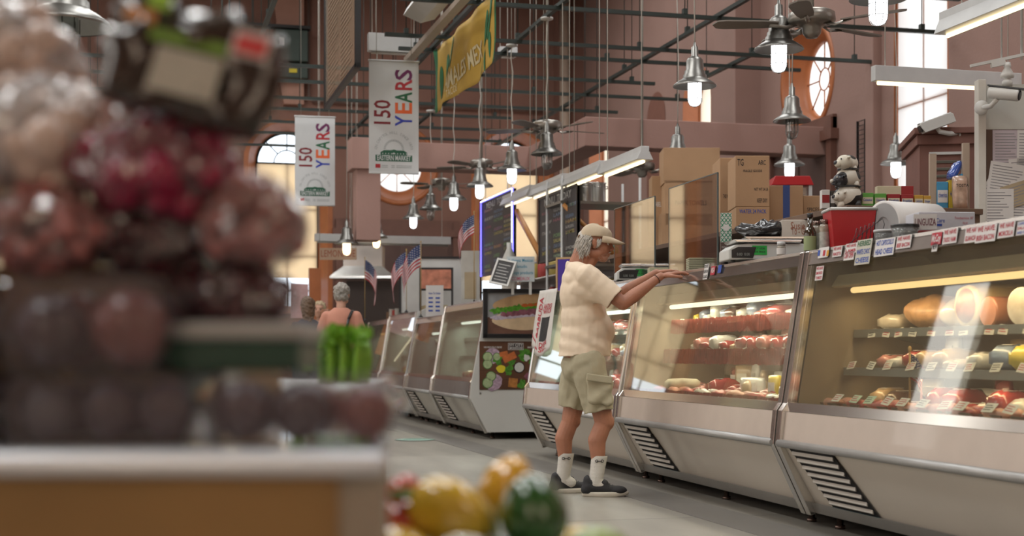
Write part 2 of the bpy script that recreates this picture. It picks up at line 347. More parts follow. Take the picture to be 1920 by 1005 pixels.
def plain_window(n, f, c, w, z0, zt, blind, rnd_top=False, top_open=0.):
    root = bpy.data.objects.new('window_%d' % n, None); C.objects.link(root); struct(root); root.matrix_basis = Matrix.Translation(f(c, .2, z0))
    mb = MB()
    shp = arch(c, w, z0, zt) if rnd_top else [(c-w/2, z0), (c+w/2, z0), (c+w/2, zt), (c-w/2, zt)]
    V = [mb._v(f(u, .32, v)) for u, v in shp]; mb.face(V); mb.build('blind', blind, root, world=True)
    m2 = MB(); A = [f(u, .30, v) for u, v in shp]
    m2.tube(A+[A[0]], .03, 4); m2.tube([f(c, .34, z0), f(c, .34, zt)], .02, 4)
    for k in range(1, 4): m2.tube([f(c-w/2, .34, z0+(zt-z0)*k/4), f(c+w/2, .34, z0+(zt-z0)*k/4)], .02, 4)
    m2.build('frame', RUST, root, world=True)
    m3 = MB(); P = [m3._v(f(u, .36, v)) for u, v in shp]; m3.face(P); m3.build('pane', PANE, root, world=True)
fr = lambda u, d, v: (WX+d, u, v); flf = lambda u, d, v: (WL-d, u, v); ff = lambda u, d, v: (u, FY-d, v)
fr5 = lambda u, d, v: (WX+d-.28, u, v)
plain_window(5, fr5, 15.22, 1.2, 1.0, 6.9, BLINDW); plain_window(6, fr5, 7.5, 1.2, 1.0, 6.9, BLINDW)
plain_window(7, fr, 22.3, 1.25, 1.6, 5.75, BLIND, True); plain_window(8, fr, 27.6, 1.25, 1.6, 5.75, BLIND, True)
for i, y in enumerate((2.5, 8.0, 13.5, 19.0, 24.5)): plain_window(9+i, flf, y, 1.7, 1.4, 6.0, BLIND, True)
for i, x in enumerate((-3, 4)): plain_window(14+i, ff, x, 1.8, 1.4, 6.0, BLIND, True)
# rust-coloured reveals of the arches in the right wall
for k, yc in enumerate((22.3, 27.6)):
    mb = MB(); shp = arch(yc, 1.25, 1.6, 5.75, 16)
    A = [mb._v((WX+.29, u, v)) for u, v in [(yc+(p-yc)*.995, q-.003) for p, q in shp]]; B = [mb._v((WX-.01, u, v)) for u, v in [(yc+(p-yc)*.995, q-.003) for p, q in shp]]
    for i in range(len(A)): mb.face([A[i], A[(i+1) % len(A)], B[(i+1) % len(A)], B[i]])
    struct(mb.build('trim_%d' % (3+k), M('terracotta_paint', (.50, .20, .11), rough=.5)))
# flat darker arch for the blind niche, pilasters and string beam on the right wall
mb = MB(); A = [(u, v) for u, v in arch(24.25, .95, 3.2, 5.66, 16)]; V = [mb._v((WX-.006, u, v)) for u, v in A]; mb.face(V)
struct(mb.build('trim_5', M('niche_tone', (.20, .085, .06), rough=.8)))
struct(MB().b2(WX-.42, WX+.1, 19.75, 20.55, 0, CZ).b2(WX-.22, WX+.1, 20.55, 21.0, 0, CZ).build('trim_6', PINK, bevel=.01))
struct(MB().b2(WX-.12, WX+.02, 16.15, 16.35, 0, CZ).build('trim_7', PINK, bevel=.01))
# square beam ring on columns (inner stall structure)
struct(MB().b2(2.93, 5.95, 20.35, 20.75, 3.62, 4.0).b2(5.55, 5.95, 17.9, 20.35, 3.62, 4.0).b2(5.55, WX, 17.6, 17.95, 3.62, 4.0).build('mezzanine_beam', BEAM, bevel=.01))
struct(MB().b2(2.98, 3.33, 20.34, 20.7, 2.56, 3.62).b2(2.9, 3.42, 20.28, 20.8, 3.58, 4.03).build('trim_9', BEAM, bevel=.01))
struct(MB().b2(8.45, WX, BY-.35, BY, 0, CZ).build('trim_8', PINKD))
struct(MB().tube([(8.55, BY-.5, 0), (8.55, BY-.5, CZ)], .11, 12).build('drain_pipe', M('beige_pipe', (.42, .32, .25), rough=.5)))
# dark doors in the back and right walls
def door(n, f, c, w, z1, z0=0):
    r0 = bpy.data.objects.new('door_%d' % n, None); C.objects.link(r0); struct(r0); r0.matrix_basis = Matrix.Translation(f(c, 0, 0))
    MB().prism([(c-w/2, z0), (c+w/2, z0), (c+w/2, z1), (c-w/2, z1)], 0, .04, 'y').bm.free()
    m = MB()
    def bx(u0, u1, d0, d1, v0, v1):
        a = f(u0, d0, v0); b = f(u1, d1, v1); m.b2(min(a[0], b[0]), max(a[0], b[0]), min(a[1], b[1]), max(a[1], b[1]), v0, v1)
    bx(c-w/2-.14, c-w/2, -.09, .02, z0, z1+.3); bx(c+w/2, c+w/2+.14, -.09, .02, z0, z1+.3); bx(c-w/2-.2, c+w/2+.2, -.12, .02, z1, z1+.14); bx(c-w/2-.14, c+w/2+.14, -.06, .02, z1+.14, z1+.34)
    m.build('door_frame', BROWN, r0, world=True); m = MB()
    bx(c-w/2, c+w/2, -.03, .0, z0, z1); bx(c-w/2+.1, c-.05, -.05, -.03, z0+.2, z1-.2); bx(c+.05, c+w/2-.1, -.05, -.03, z0+.2, z1-.2)
    m.build('door_panel', M('dark_door', (.10, .055, .045), rough=.5), r0, world=True)
door(1, fr, 18.35, 1.75, 3.8); door(2, lambda u, d, v: (u, BY+d, v), 5.1, 2.3, 3.35)
# ------------------------------------------------------------------ black-green rod grid that everything hangs from
GZ = 4.6
grid_root = thing('hanging_grid', 'dark green grid of metal rods hung under the ceiling carrying lamps and banners', 'rod grid', (4.3, 18, GZ))
def rod(p, q):
    p = Vector(p); q = Vector(q); mid = (p+q)/2; L = (q-p).length
    mb = MB(); ang = math.atan2(q.y-p.y, q.x-p.x); rot = Matrix.Rotation(ang, 3, 'Z')
    mb.box(mid, (L, .05, .042), rot); rd = mb.build('rod', ROD, grid_root, world=True)
    n = max(2, int(L/2.2))
    for k in range(n+1):
        m2 = MB(); m2.T = Matrix.Translation(-Vector(grid_root.location)); c = p.lerp(q, .04+.92*k/n); m2.tube([c, Vector((c.x, c.y, CZ))], .006, 5)
        m2.box((c.x, c.y, c.z+.05), (.05, .06, .06)); m2.build('hanger', ROD, rd)
cross = [(13.1, 2.3, 8.2), (14.6, 2.6, 8.9), (16.2, 2.7, 8.9), (17.0, 3.0, 8.3), (18.25, -1.5, 6.75), (19.4, -1.5, 7.9), (20.55, -1.2, 7.0), (21.6, -1.0, 5.6), (22.7, -1.0, 7.5), (24.0, -1.5, 6.0), (25.3, -1.2, 6.5)]
for i, (y, x0, x1) in enumerate(cross): rod((x0, y, GZ+.02*(i % 2)), (x1, y, GZ+.02*(i % 2)))
for x, y0, y1 in ((1.35, 13.0, 26.0), (3.42, 11.0, 24.5), (4.32, 7.2, 25.5), (6.15, 12.8, 25.0), (7.35, 14.8, 18.0)): rod((x, y0, GZ+.055), (x, y1, GZ+.055))
# ------------------------------------------------------------------ pendant lamps
JAR = emis('lamp_jar_glow', (.93, .96, 1.0), 7.0); JAROFF = glass_mat('lamp_jar_clear', (.8, .85, .85), refl=1, base=.15)
def pendant(loc, label, lit=True, s=1.0, top=GZ-.026, cord=CORDW, jar=None):
    r = thing('pendant_lamp', label, 'pendant lamp', loc, 0, 'galvanised barn pendants with wire guards')
    m = MB(); P = [(.178, 0), (.180, .006), (.172, .018), (.135, .045), (.105, .062), (.098, .070), (.096, .095), (.086, .103), (.084, .128), (.074, .136), (.070, .215), (.055, .235), (.040, .243), (.030, .25), (.028, .325), (.014, .335), (.010, .365), (0, .366)]
    m.lathe([(a*s, b*s) for a, b in P], seg=28)
    m.lathe([(a*s, b*s) for a, b in [(.177, .003), (.165, .012), (.13, .04), (.09, .06), (0, .062)]], seg=28)
    m.build('shade', ZINC, r)
    j = MB(); j.lathe([(a*s, b*s) for a, b in [(.057, .055), (.057, -.09), (.053, -.12), (.040, -.145), (.018, -.157), (0, -.16)]], seg=16); j.build('glass_jar', jar or (JAR if lit else JAROFF), r)
    g = MB()
    for k in range(4):
        a = PI*k/4
        pts = [(.055*math.cos(t)*s, .055*math.cos(t)*s, 0) for t in (0,)]
        prof = [(.061, .03), (.061, -.09), (.057, -.125), (.042, -.152), (.0, -.168), (-.042, -.152), (-.057, -.125), (-.061, -.09), (-.061, .03)]
        g.tube([(q*s*math.cos(a), q*s*math.sin(a), z*s) for q, z in prof], .0025*s, 4)
    for z in (-.03, -.1): g.tube([(.062*s*math.cos(2*PI*k/16), .056*s*math.sin(2*PI*k/16), z*s) for k in range(17)], .0025*s, 4)
    g.build('wire_guard', ZINC, r)
    c = MB(); h = top-loc[2]; c.tube([(0, 0, .36*s)]+[(.012*math.sin(k*1.9+loc[1]*3), .012*math.cos(k*2.3+loc[0]), .36*s+(h-.36*s)*k/7) for k in range(1, 7)]+[(0, 0, h)], .006, 5); c.build('cord', cord, r)
    c = MB(); c.lathe([(0, h), (.07, h), (.07, h-.02), (.02, h-.03), (0, h-.03)], seg=14); c.build('ceiling_cap', WHITE, r)
    return r
LZ = 3.12
lamps = [((4.42, 7.97), True, 'lit pendant lamp nearest of all, only its glowing jar showing at the upper frame edge', 0),
 ((4.46, 9.48), True, 'large lit galvanised pendant in front of the big ceiling fan', 0),
 ((4.40, 10.95), True, 'lit galvanised pendant second largest, in front of the far round arch niche', 0),
 ((5.95, 12.36), False, 'unlit galvanised pendant hanging between two lit ones beside the round side window', 0),
 ((7.30, 15.23), True, 'lit galvanised pendant over the red-roofed cart and cardboard boxes', 0),
 ((8.45, 14.83), True, 'lit galvanised pendant against the side wall between wire panel and tall white window', 0),
 ((5.76, 14.84), True, 'lit galvanised pendant above the clear screens and long cardboard box', 0),
 ((4.32, 15.09), False, 'unlit galvanised pendant in front of the ceiling fan with pale blades', 0),
 ((4.29, 16.51), True, 'lit galvanised pendant in front of the peach arched window above the glowing menu board', 0),
 ((4.29, 18.19), True, 'lit galvanised pendant over the glowing menu board corner', 0),
 ((4.29, 19.79), True, 'lit galvanised pendant between the unlit far one and the blue-lit fan', 0),
 ((4.25, 21.27), False, 'unlit galvanised pendant, small and far, beside the round rear window', 0),
 ((4.26, 22.76), True, 'smallest lit galvanised pendant at the far end of the row', 0)]
for (x, y), lit, lb, _ in lamps: pendant((x, y, LZ), lb, lit, top=CZ if abs(x-4.32) > .08 else 4.632)
WARM = emis('warm_bulb', (1, .72, .42), 5.0)
for k, (px, py, Y) in enumerate(((650, 458, 20.5), (706, 446, 22.0))):
    q = at(px, py, Y); pendant(q, ['galvanised pendant with warm bulb hanging below the pink column', 'galvanised pendant with warm bulb seen on edge behind the column'][k], True, 1.0, CZ, CORD, jar=WARM)
q = at(112, 30, 5.2); q = (q.x, q.y, q.z-.02)
pendant(at(118, 50, 6.2), 'big blurred galvanised pendant above the plastic produce bags', False, 1.15, top=CZ)
# ------------------------------------------------------------------ fans
FANB = M('fan_blade', (.17, .145, .12), rough=.5, var=.1); FANM = M('fan_motor', (.30, .28, .25), rough=.35, metal=.8)
def fan(loc, label, rot, s=1.0, tilt=.16):
    r = thing('ceiling_fan', label, 'ceiling fan', loc, rot, None)
    m = MB(); m.lathe([(a*s, b*s) for a, b in [(0, .11), (.05, .11), (.06, .10), (.14, .09), (.165, .075), (.17, .02), (.15, 0), (.1, -.01), (.07, -.03), (.065, -.07), (.04, -.10), (0, -.105)]], seg=24); m.build('motor', FANM, r)
    m = MB(); m.tube([(0, 0, .1*s), (0, 0, CZ-loc[2])], .016, 8); m.build('downrod', CORD, r)
    for k in range(5):
        a = 2*PI*k/5; T = Matrix.Rotation(a, 4, 'Z')
        b = MB(); b.T = T @ Matrix.Rotation(tilt, 4, 'X'); pts = [(.24, -.045), (.34, -.062), (.62, -.075), (.68, -.06), (.71, 0), (.68, .06), (.62, .075), (.34, .062), (.24, .045)]
        b.prism([(x*s, y*s) for x, y in pts], -.005, .005, 'z'); bl = b.build('blade', FANB, r)
        h = MB(); h.T = T; h.tube([(.1*s, 0, .0), (.18*s, 0, -.025), (.3*s, 0, -.004)], [.018*s]*3, 6, flat=.4); h.build('blade_arm', FANM, bl)
    return r
fan(at(1522, 45, 10.2), 'large grey ceiling fan behind the biggest lit pendant', R(20), 1.0)
fan(at(1026, 243, 15.9), 'grey ceiling fan over the unlit pendant, blades spread wide', R(8), 1.0)
fan(at(1204, 318, 18.6), 'dark ceiling fan low behind the fluorescent strip end', R(30), 1.0)
fan(at(903, 312, 20.5), 'far ceiling fan with bluish blade beside the glowing menu board', R(0), 1.0)
fan(at(828, 346, 23.5), 'farthest ceiling fan between the small unlit pendant and round window', R(40), 1.0)
# ------------------------------------------------------------------ "150 YEARS" banners
VIN = M('white_vinyl', (.60, .62, .63), rough=.45, var=.02); DGREEN = M('logo_green', (.015, .10, .055), rough=.5)
GREY = M('logo_grey', (.33, .36, .37), rough=.5)
INK = {'maroon': M('ink_maroon', (.20, .012, .02), rough=.5), 'purple': M('ink_purple', (.14, .012, .09), rough=.5), 'red': M('ink_red', (.42, .02, .03), rough=.5),
 'green': M('ink_green', (.015, .12, .05), rough=.5), 'orange': M('ink_orange', (.75, .13, .03), rough=.5), 'blue': M('ink_blue', (.03, .05, .38), rough=.5)}
def year_banner(pl, pt, y, wdt, hgt, label):
    c = at_y(pl, pt, y); r = thing('street_banner', label, 'banner', (c.x+wdt/2, y, c.z), R(-3), 'anniversary banners')
    m = MB(); N = 8
    for i in range(N):
        x0, x1 = -wdt/2+wdt*i/N, -wdt/2+wdt*(i+1)/N
        m.b2(x0, x1, -.003, .003, -hgt, 0)
    m.build('vinyl_sheet', VIN, r)
    k = MB(); k.tube([(-wdt/2-.01, 0, .005), (wdt/2+.01, 0, .005)], .013, 6); k.tube([(-wdt/2, 0, -hgt), (wdt/2, 0, -hgt)], .010, 6); k.build('hem_pole', LWHITE, r)
    h = MB()
    for x in (-wdt*.35, wdt*.35): h.tube([(x, 0, .0), (x, 0, CZ-c.z)], .004, 4)
    h.build('hanging_wire', CORD, r)
    def L(mx, mz, rotated=False, tw=0.):   # text frame: on the aisle face (-Y side)
        B = Matrix.Translation((mx*wdt, -.0045, -mz*hgt)) @ Matrix.Rotation(PI/2, 4, 'X')
        return B @ Matrix.Rotation(PI/2, 4, 'Z') if rotated else B
    e = MB(); e.text('150', wdt*.34, L(-.215, .47, True), bold=.02, xs=fit_xs('150', wdt*.34, hgt*.215, .02), mi=0); e.build('number_150', INK['maroon'], r)
    H = wdt*.35
    for ch, col, zc in (('Y', 'blue', .53), ('E', 'orange', .42), ('A', 'green', .318), ('R', 'red', .212), ('S', 'purple', .117)):
        e = MB(); e.text(ch, H, L(.215, zc, True), bold=.025, xs=fit_xs(ch, H, hgt*.098, .025)); e.build('letter', INK[col], r)
    g = MB()   # market hall emblem
    cy = -.855*hgt
    g.b2(-.37*wdt, .37*wdt, -.0042, -.0036, -.895*hgt, -.838*hgt)
    g.prism([(-.27*wdt, -.837*hgt), (-.27*wdt, -.815*hgt), (-.20*wdt, -.795*hgt), (-.06*wdt, -.795*hgt), (0, -.788*hgt), (.06*wdt, -.795*hgt), (.20*wdt, -.795*hgt), (.27*wdt, -.815*hgt), (.27*wdt, -.837*hgt)], -.0042, -.0036, 'y')
    em = g.build('hall_emblem', DGREEN, r)
    g = MB(); g.text('EASTERN MARKET', hgt*.045, L(0, .866), bold=.025, xs=fit_xs('EASTERN MARKET', hgt*.045, wdt*.68, .025), depth=.0008)
    for i in range(9): g.prism([((-.24+.06*i)*wdt, -.829*hgt), ((-.225+.06*i)*wdt, -.818*hgt), ((-.21+.06*i)*wdt, -.829*hgt)], -.0046, -.0042, 'y')
    g.prism([(.0+.03*wdt*math.cos(PI*k/6), -.829*hgt+.028*wdt*math.sin(PI*k/6)) for k in range(13)][:7], -.005, -.0045, 'y')
    g.build('emblem_lettering', VIN, em)
    g = MB()
    for rr, ww in ((.185, .022),):
        for k in range(18):
            a0, a1 = PI*k/18, PI*(k+.6)/18
            g.quad([(q*wdt*math.cos(a), -.0038, -.79*hgt+q*wdt*math.sin(a)) for q, a in ((rr-ww, a0), (rr+ww, a0), (rr+ww, a1), (rr-ww, a1))])
    s = 'ON CAPITOL HILL SINCE 1873'
    for k, ch in enumerate(s):
        if ch == ' ': continue
        a = R(172-164*k/(len(s)-1)); q = .36*wdt
        g.text(ch, wdt*.055, Matrix.Translation((q*math.cos(a), -.0036, -.80*hgt+q*math.sin(a))) @ Matrix.Rotation(PI/2, 4, 'X') @ Matrix.Rotation(a-PI/2, 4, 'Z'))
    g.build('ring_lettering', GREY, r)
    g = MB(); g.b2(-.37*wdt, -.27*wdt, -.0042, -.0036, -.955*hgt, -.92*hgt); g.build('sponsor_mark', INK['red'], r)
    g = MB()
    for a, b in ((-.25, -.12), (-.05, .02), (.05, .36)):
        for z in (.93, .945): g.b2(a*wdt, b*wdt, -.0042, -.0036, -(z+.006)*hgt, -z*hgt)
    g.build('sponsor_lines', GREY, r)
    return r
year_banner(692, 113, 16.5, .585, 1.31, 'larger white 150 YEARS banner hanging in front of the round window')
year_banner(553, 218, 21.0, .585, 1.30, 'smaller white 150 YEARS banner hanging before the arched window')
# ------------------------------------------------------------------ yellow cloth banner
YEL = M('yellow_cloth', (.52, .33, .055), rough=.7, var=.12, scale=2.5); GRN = M('banner_green', (.03, .17, .07), rough=.7, var=.15)
p0 = at_x(817, 83, 3.42); yA = 13.75; yB = 16.95; zt, zb = 4.60, 3.84
r = thing('cloth_banner', 'long yellow cloth banner with green peppers hanging from the rod grid', 'banner', (3.42, yB, zt))
LB = yB-yA
def wavex(s, v): return .03*math.sin(s*9+v*2)*(.4+v)+.015*math.sin(s*23+v*5)
def zoff(s, v): return -.05*math.sin(PI*min(1, max(0, s)))*(1-v)-.02*v*math.sin(PI*s)
def bpt(s, v, off=0): return (wavex(s, v)-off, -s*LB, -(zt-zb)*v+zoff(s, v))    # s 0 far end, 1 near end; v 0 top
m = MB(); NX, NY = 60, 12
V = [[m._v(bpt(i/NX, j/NY)) for i in range(NX+1)] for j in range(NY+1)]
for j in range(NY):
    for i in range(NX): m.face([V[j][i], V[j][i+1], V[j+1][i+1], V[j+1][i]], 1 if (i < 3 or i >= NX-1) else 0, True)
o = m.build('cloth', [YEL, GRN], r); md = o.modifiers.new('t', 'SOLIDIFY'); md.thickness = .003
def warp_text(m, body, h, s0, v0, ang=0., bold=.01, xs=1., mi=0):
    vv, ff_, w = text_geo(body, bold, 'CENTER', 1.0)
    pts = []
    for a, b in vv:
        a2 = a*h*xs; b2 = b*h; ca, sa = math.cos(ang), math.sin(ang); X = a2*ca-b2*sa; Z = a2*sa+b2*ca
        pts.append(bpt(s0+X/LB, v0-Z/(zt-zb), .012))
    vs_ = [m._v(p) for p in pts]
    for f in ff_: m.face([vs_[i] for i in f], mi)
g = MB(); warp_text(g, 'TAMALES MEX', .20, .50, .68, .06, .02, .95); warp_text(g, 'TACOS', .09, .38, .90, .05, .01, 1.)
g.build('lettering', M('cream_ink', (.66, .58, .36), rough=.7), r)
g = MB()
def blob(cx, cz, rx, rz, ang, n=18, pinch=.0):
    pts = []
    for k in range(n):
        a = 2*PI*k/n; X = rx*math.cos(a)*(1+pinch*math.sin(a)); Z = rz*math.sin(a); ca, sa = math.cos(ang), math.sin(ang)
        pts.append(bpt(cx+(X*ca-Z*sa)/LB, cz-(X*sa+Z*ca)/(zt-zb), .010))
    g.face([g._v(p) for p in pts], 0)
blob(.14, .60, .085, .20, -.2, pinch=.3); blob(.25, .45, .07, .17, -.2, pinch=.4); blob(.36, .28, .08, .19, -.1, pinch=.3)
blob(.90, .30, .11, .24, -.25, pinch=-.3); blob(.82, .38, .06, .20, -.45); blob(.93, .72, .05, .14, .1, pinch=.5); blob(.86, .86, .035, .13, .25); blob(.80, .92, .03, .10, -.3)
g.build('pepper_print', GRN, r)
# ------------------------------------------------------------------ framed information board hanging lengthwise
r = thing('information_board', 'black framed translucent tan board hanging edge-on from the grid', 'hanging sign', (2.2, 16.2, 3.9))
m = MB(); y0, y1, z0, z1 = 14.9, 17.6, 3.94, 5.6
for a in ((y0, y0+.07, z0, z1), (y1-.05, y1, z0, z1), (y0, y1, z0, z0+.05), (y0, y1, z1-.05, z1)): m.b2(2.17, 2.23, a[0], a[1], a[2], a[3])
for y in (y0+.3, y1-.3): m.tube([(2.2, y, z1), (2.2, y, CZ)], .006, 5)
m.build('frame', BLACK, r, world=True)
m = MB(); m.b2(2.19, 2.21, y0+.07, y1-.05, z0+.05, z1-.05); m.build('panel', M('tan_board', (.36, .27, .19), rough=.15, var=.12, scale=2, coat=.6), r, world=True)
m = MB(); rr = random.Random(3)
for k in range(22):
    z = z1-.45-k*.052; L_ = rr.uniform(.9, 2.0)
    for s_ in range(2):
        a = y1-.3-s_*1.1; m.b2(2.186, 2.188, a-rr.uniform(.5, .95), a, z-.012, z+.008)
m.b2(2.186, 2.188, y1-.9, y1-.6, z1-.35, z1-.12); m.build('small_print', M('tan_ink', (.24, .165, .11), rough=.5), r, world=True)
# ------------------------------------------------------------------ electrical boxes, duct on the rear wall
r = thing('wall_duct', 'pink boxed duct running down the rear wall behind the electrical box', 'duct', (2.95, BY, 8.3))
m = MB(); m.prism([(2.50, 8.4), (3.15, 8.4), (3.15, 7.4), (3.05, 7.3), (3.05, 6.6), (3.15, 6.5), (3.15, 5.95), (2.75, 5.95), (2.65, 6.4), (2.55, 6.6), (2.55, 7.3), (2.60, 7.6)], BY-.22, BY-.0, 'y'); m.build('casing', M('duct_paint', (.40, .215, .16), rough=.7, var=.05), r, world=True)
r = thing('electrical_box', 'dark green electrical cabinet on the rear wall with a yellow label', 'electrical box', (2.85, BY-.3, 6.5))
m = MB(); m.b2(2.54, 3.2, BY-.52, BY-.23, 6.75, 7.38); m.build('cabinet', M('cabinet_green', (.035, .055, .045), rough=.5), r, bevel=.02, world=True)
m = MB(); m.b2(2.54, 3.2, BY-.50, BY-.23, 6.42, 6.72); m.build('lower_cabinet', M('cabinet_green', ()), r, bevel=.02, world=True)
m = MB(); m.b2(2.0, 2.42, BY-.42, BY-.1, 6.7, 7.3); m.build('side_cabinet', M('cabinet_green', ()), r, bevel=.02, world=True)
m = MB(); m.b2(1.85, 3.25, BY-.56, BY-.3, 7.40, 7.46); m.b2(1.9, 2.0, BY-.5, BY-.2, 7.46, 7.62); m.build('bracket', BLACK, r, world=True)
m = MB(); m.b2(2.82, 2.98, BY-.53, BY-.521, 6.52, 6.60); m.build('yellow_label', M('label_yellow', (.6, .5, .03)), r, world=True)
m = MB(); m.b2(2.62, 2.72, BY-.53, BY-.521, 7.05, 7.2); m.build('white_label', PAPER, r, world=True)
r = thing('conduit_pipe', 'grey conduit bend running along the rear wall right of the electrical box', 'pipe', (3.2, BY-.1, 5.9))
MB().tube([(3.26, BY-.1, 8.3), (3.26, BY-.1, 6.12), (3.34, BY-.1, 6.05), (8.2, BY-.1, 6.05)], .028, 6).build('pipe', M('pipe_brown', (.14, .09, .075), rough=.6), r, world=True)
# ------------------------------------------------------------------ fluorescent fittings
TUBE = emis('warm_tube', (1.0, .80, .45), 3.2); TUBEW = emis('soft_tube', (1.0, .86, .62), 1.8)
def strip(a, b, label, lit=TUBE, w=.13, h=.10, top=CZ, cat='strip light', flare=.5):
    a = Vector(a); b = Vector(b); L_ = (b-a).length; ang = math.atan2(b.y-a.y, b.x-a.x)
    r = thing('fluorescent_fitting', label, cat, a, ang, None)
    m = MB(); m.prism([(-w/2, 0), (w/2, 0), (w/2*flare, h*.65), (w/2*flare, h), (-w/2*flare, h), (-w/2*flare, h*.65)], 0, L_, 'x'); m.build('housing', LWHITE, r, bevel=.004)
    m = MB(); m.tube([(.04, 0, -.012), (L_-.04, 0, -.012)], .016, 8); m.build('light_tube', lit, r)
    m = MB()
    for t in (.08, .92): m.tube([(L_*t, 0, h), (L_*t, 0, top-a.z)], .005, 5)
    m.build('hanging_cord', CORDW, r)
    return r
ys = [11.85, 13.05, 14.3, 15.6, 16.9]
nm = ['nearest segment with warm tube, above the clear screens', 'second segment from the clear screens', 'third segment, above the dark chalkboard', 'last segment, meeting the glowing menu board']
for k in range(4): strip((4.30, ys[k]+.02, 2.64+.03*k), (4.30, ys[k+1]-.04, 2.64+.03*k), 'white fluorescent fitting, '+nm[k], TUBE if k < 2 else TUBEW, .16, .12)
strip(at(1771, 66, 9.6), at(1771, 66, 9.6)+Vector((0, -2.6, 0)), 'large white louvred fluorescent fitting over the white partition', TUBE, .17, .15)
a_ = at(1637, 152, 11.1); strip(a_, (a_.x+1.30, a_.y, a_.z), 'white fluorescent bar with one warm tube joining the white post', TUBE, .07, .12, flare=1.)
a_ = at(643, 455, 22.3); strip(a_, (a_.x+1.72, a_.y, a_.z), 'grey fluorescent bar hanging above the small flags', M('dead_tube', (.4, .4, .38)), .1, .12, flare=1.)
a_ = at(590, 452, 23); strip(a_, (a_.x+.75, a_.y, a_.z), 'short grey fluorescent bar above the LEMONADE sign', M('dead_tube', ()), .1, .12, flare=1.)
a_ = at(690, 96, 17.4); strip(a_, (a_.x+.62, a_.y, a_.z), 'white tube light unit above the larger 150 YEARS banner', M('frost_tube', (.62, .60, .56), rough=.3), .12, .22, flare=1.)
a_ = at(935, 105, 19.4); strip(a_, (a_.x+.25, a_.y, a_.z), 'small white light unit behind the yellow banner edge', M('frost_tube', ()), .12, .12, flare=1.)
# long reflector fitting in front of the yellow banner
r = thing('reflector_trough', 'long white reflector trough running beside the top of the yellow banner', 'strip light', (3.0, 13, 4.62))
m = MB(); m.prism([(2.86, 4.76), (3.06, 4.68), (3.22, 4.73), (3.22, 4.80), (3.06, 4.76), (2.90, 4.84)], 12.4, 15.9, 'y'); m.build('reflector', WHITE, r, world=True)
m = MB(); m.b2(3.10, 3.20, 12.4, 17.2, 4.49, 4.55); m.build('tube_tray', M('tray_tan', (.45, .38, .32), rough=.5), r, world=True)
# ------------------------------------------------------------------ refrigerated display cases, one row along the aisle
ROWA = math.atan(.018)
def row_pt(u, d=0., z=0.): return Vector((3.29+.018*u+d, 7.0+u-.018*d, z))
CASEG = 'sloped glass display cases along the aisle'
LT_Y = emis('case_light_warm', (1.0, .62, .26), 1.7); LT_W = emis('case_light_neutral', (1.0, .86, .60), 2.6); LT_G = emis('case_light_cool', (.95, 1.0, .86), 3.0)
IN_Y = M('case_liner_tan', (.25, .205, .15), rough=.4, var=.06); IN_G = M('case_liner_grey', (.30, .33, .29), rough=.4, var=.05)
SHELF = M('shelf_metal', (.30, .30, .27), rough=.35, metal=.5)
TRIMM = M('dull_aluminium', (.42, .41, .39), rough=.35, metal=.85, var=.06)
SLAT = M('vent_slat', (.50, .47, .42), rough=.45); PINKP = M('pinkish_panel', (.58, .49, .42), rough=.3, var=.04, coat=.2)
BLUET = M('blue_tape', (.13, .30, .36), rough=.5)
TAGM = M('price_card', (.62, .60, .52), rough=.6)
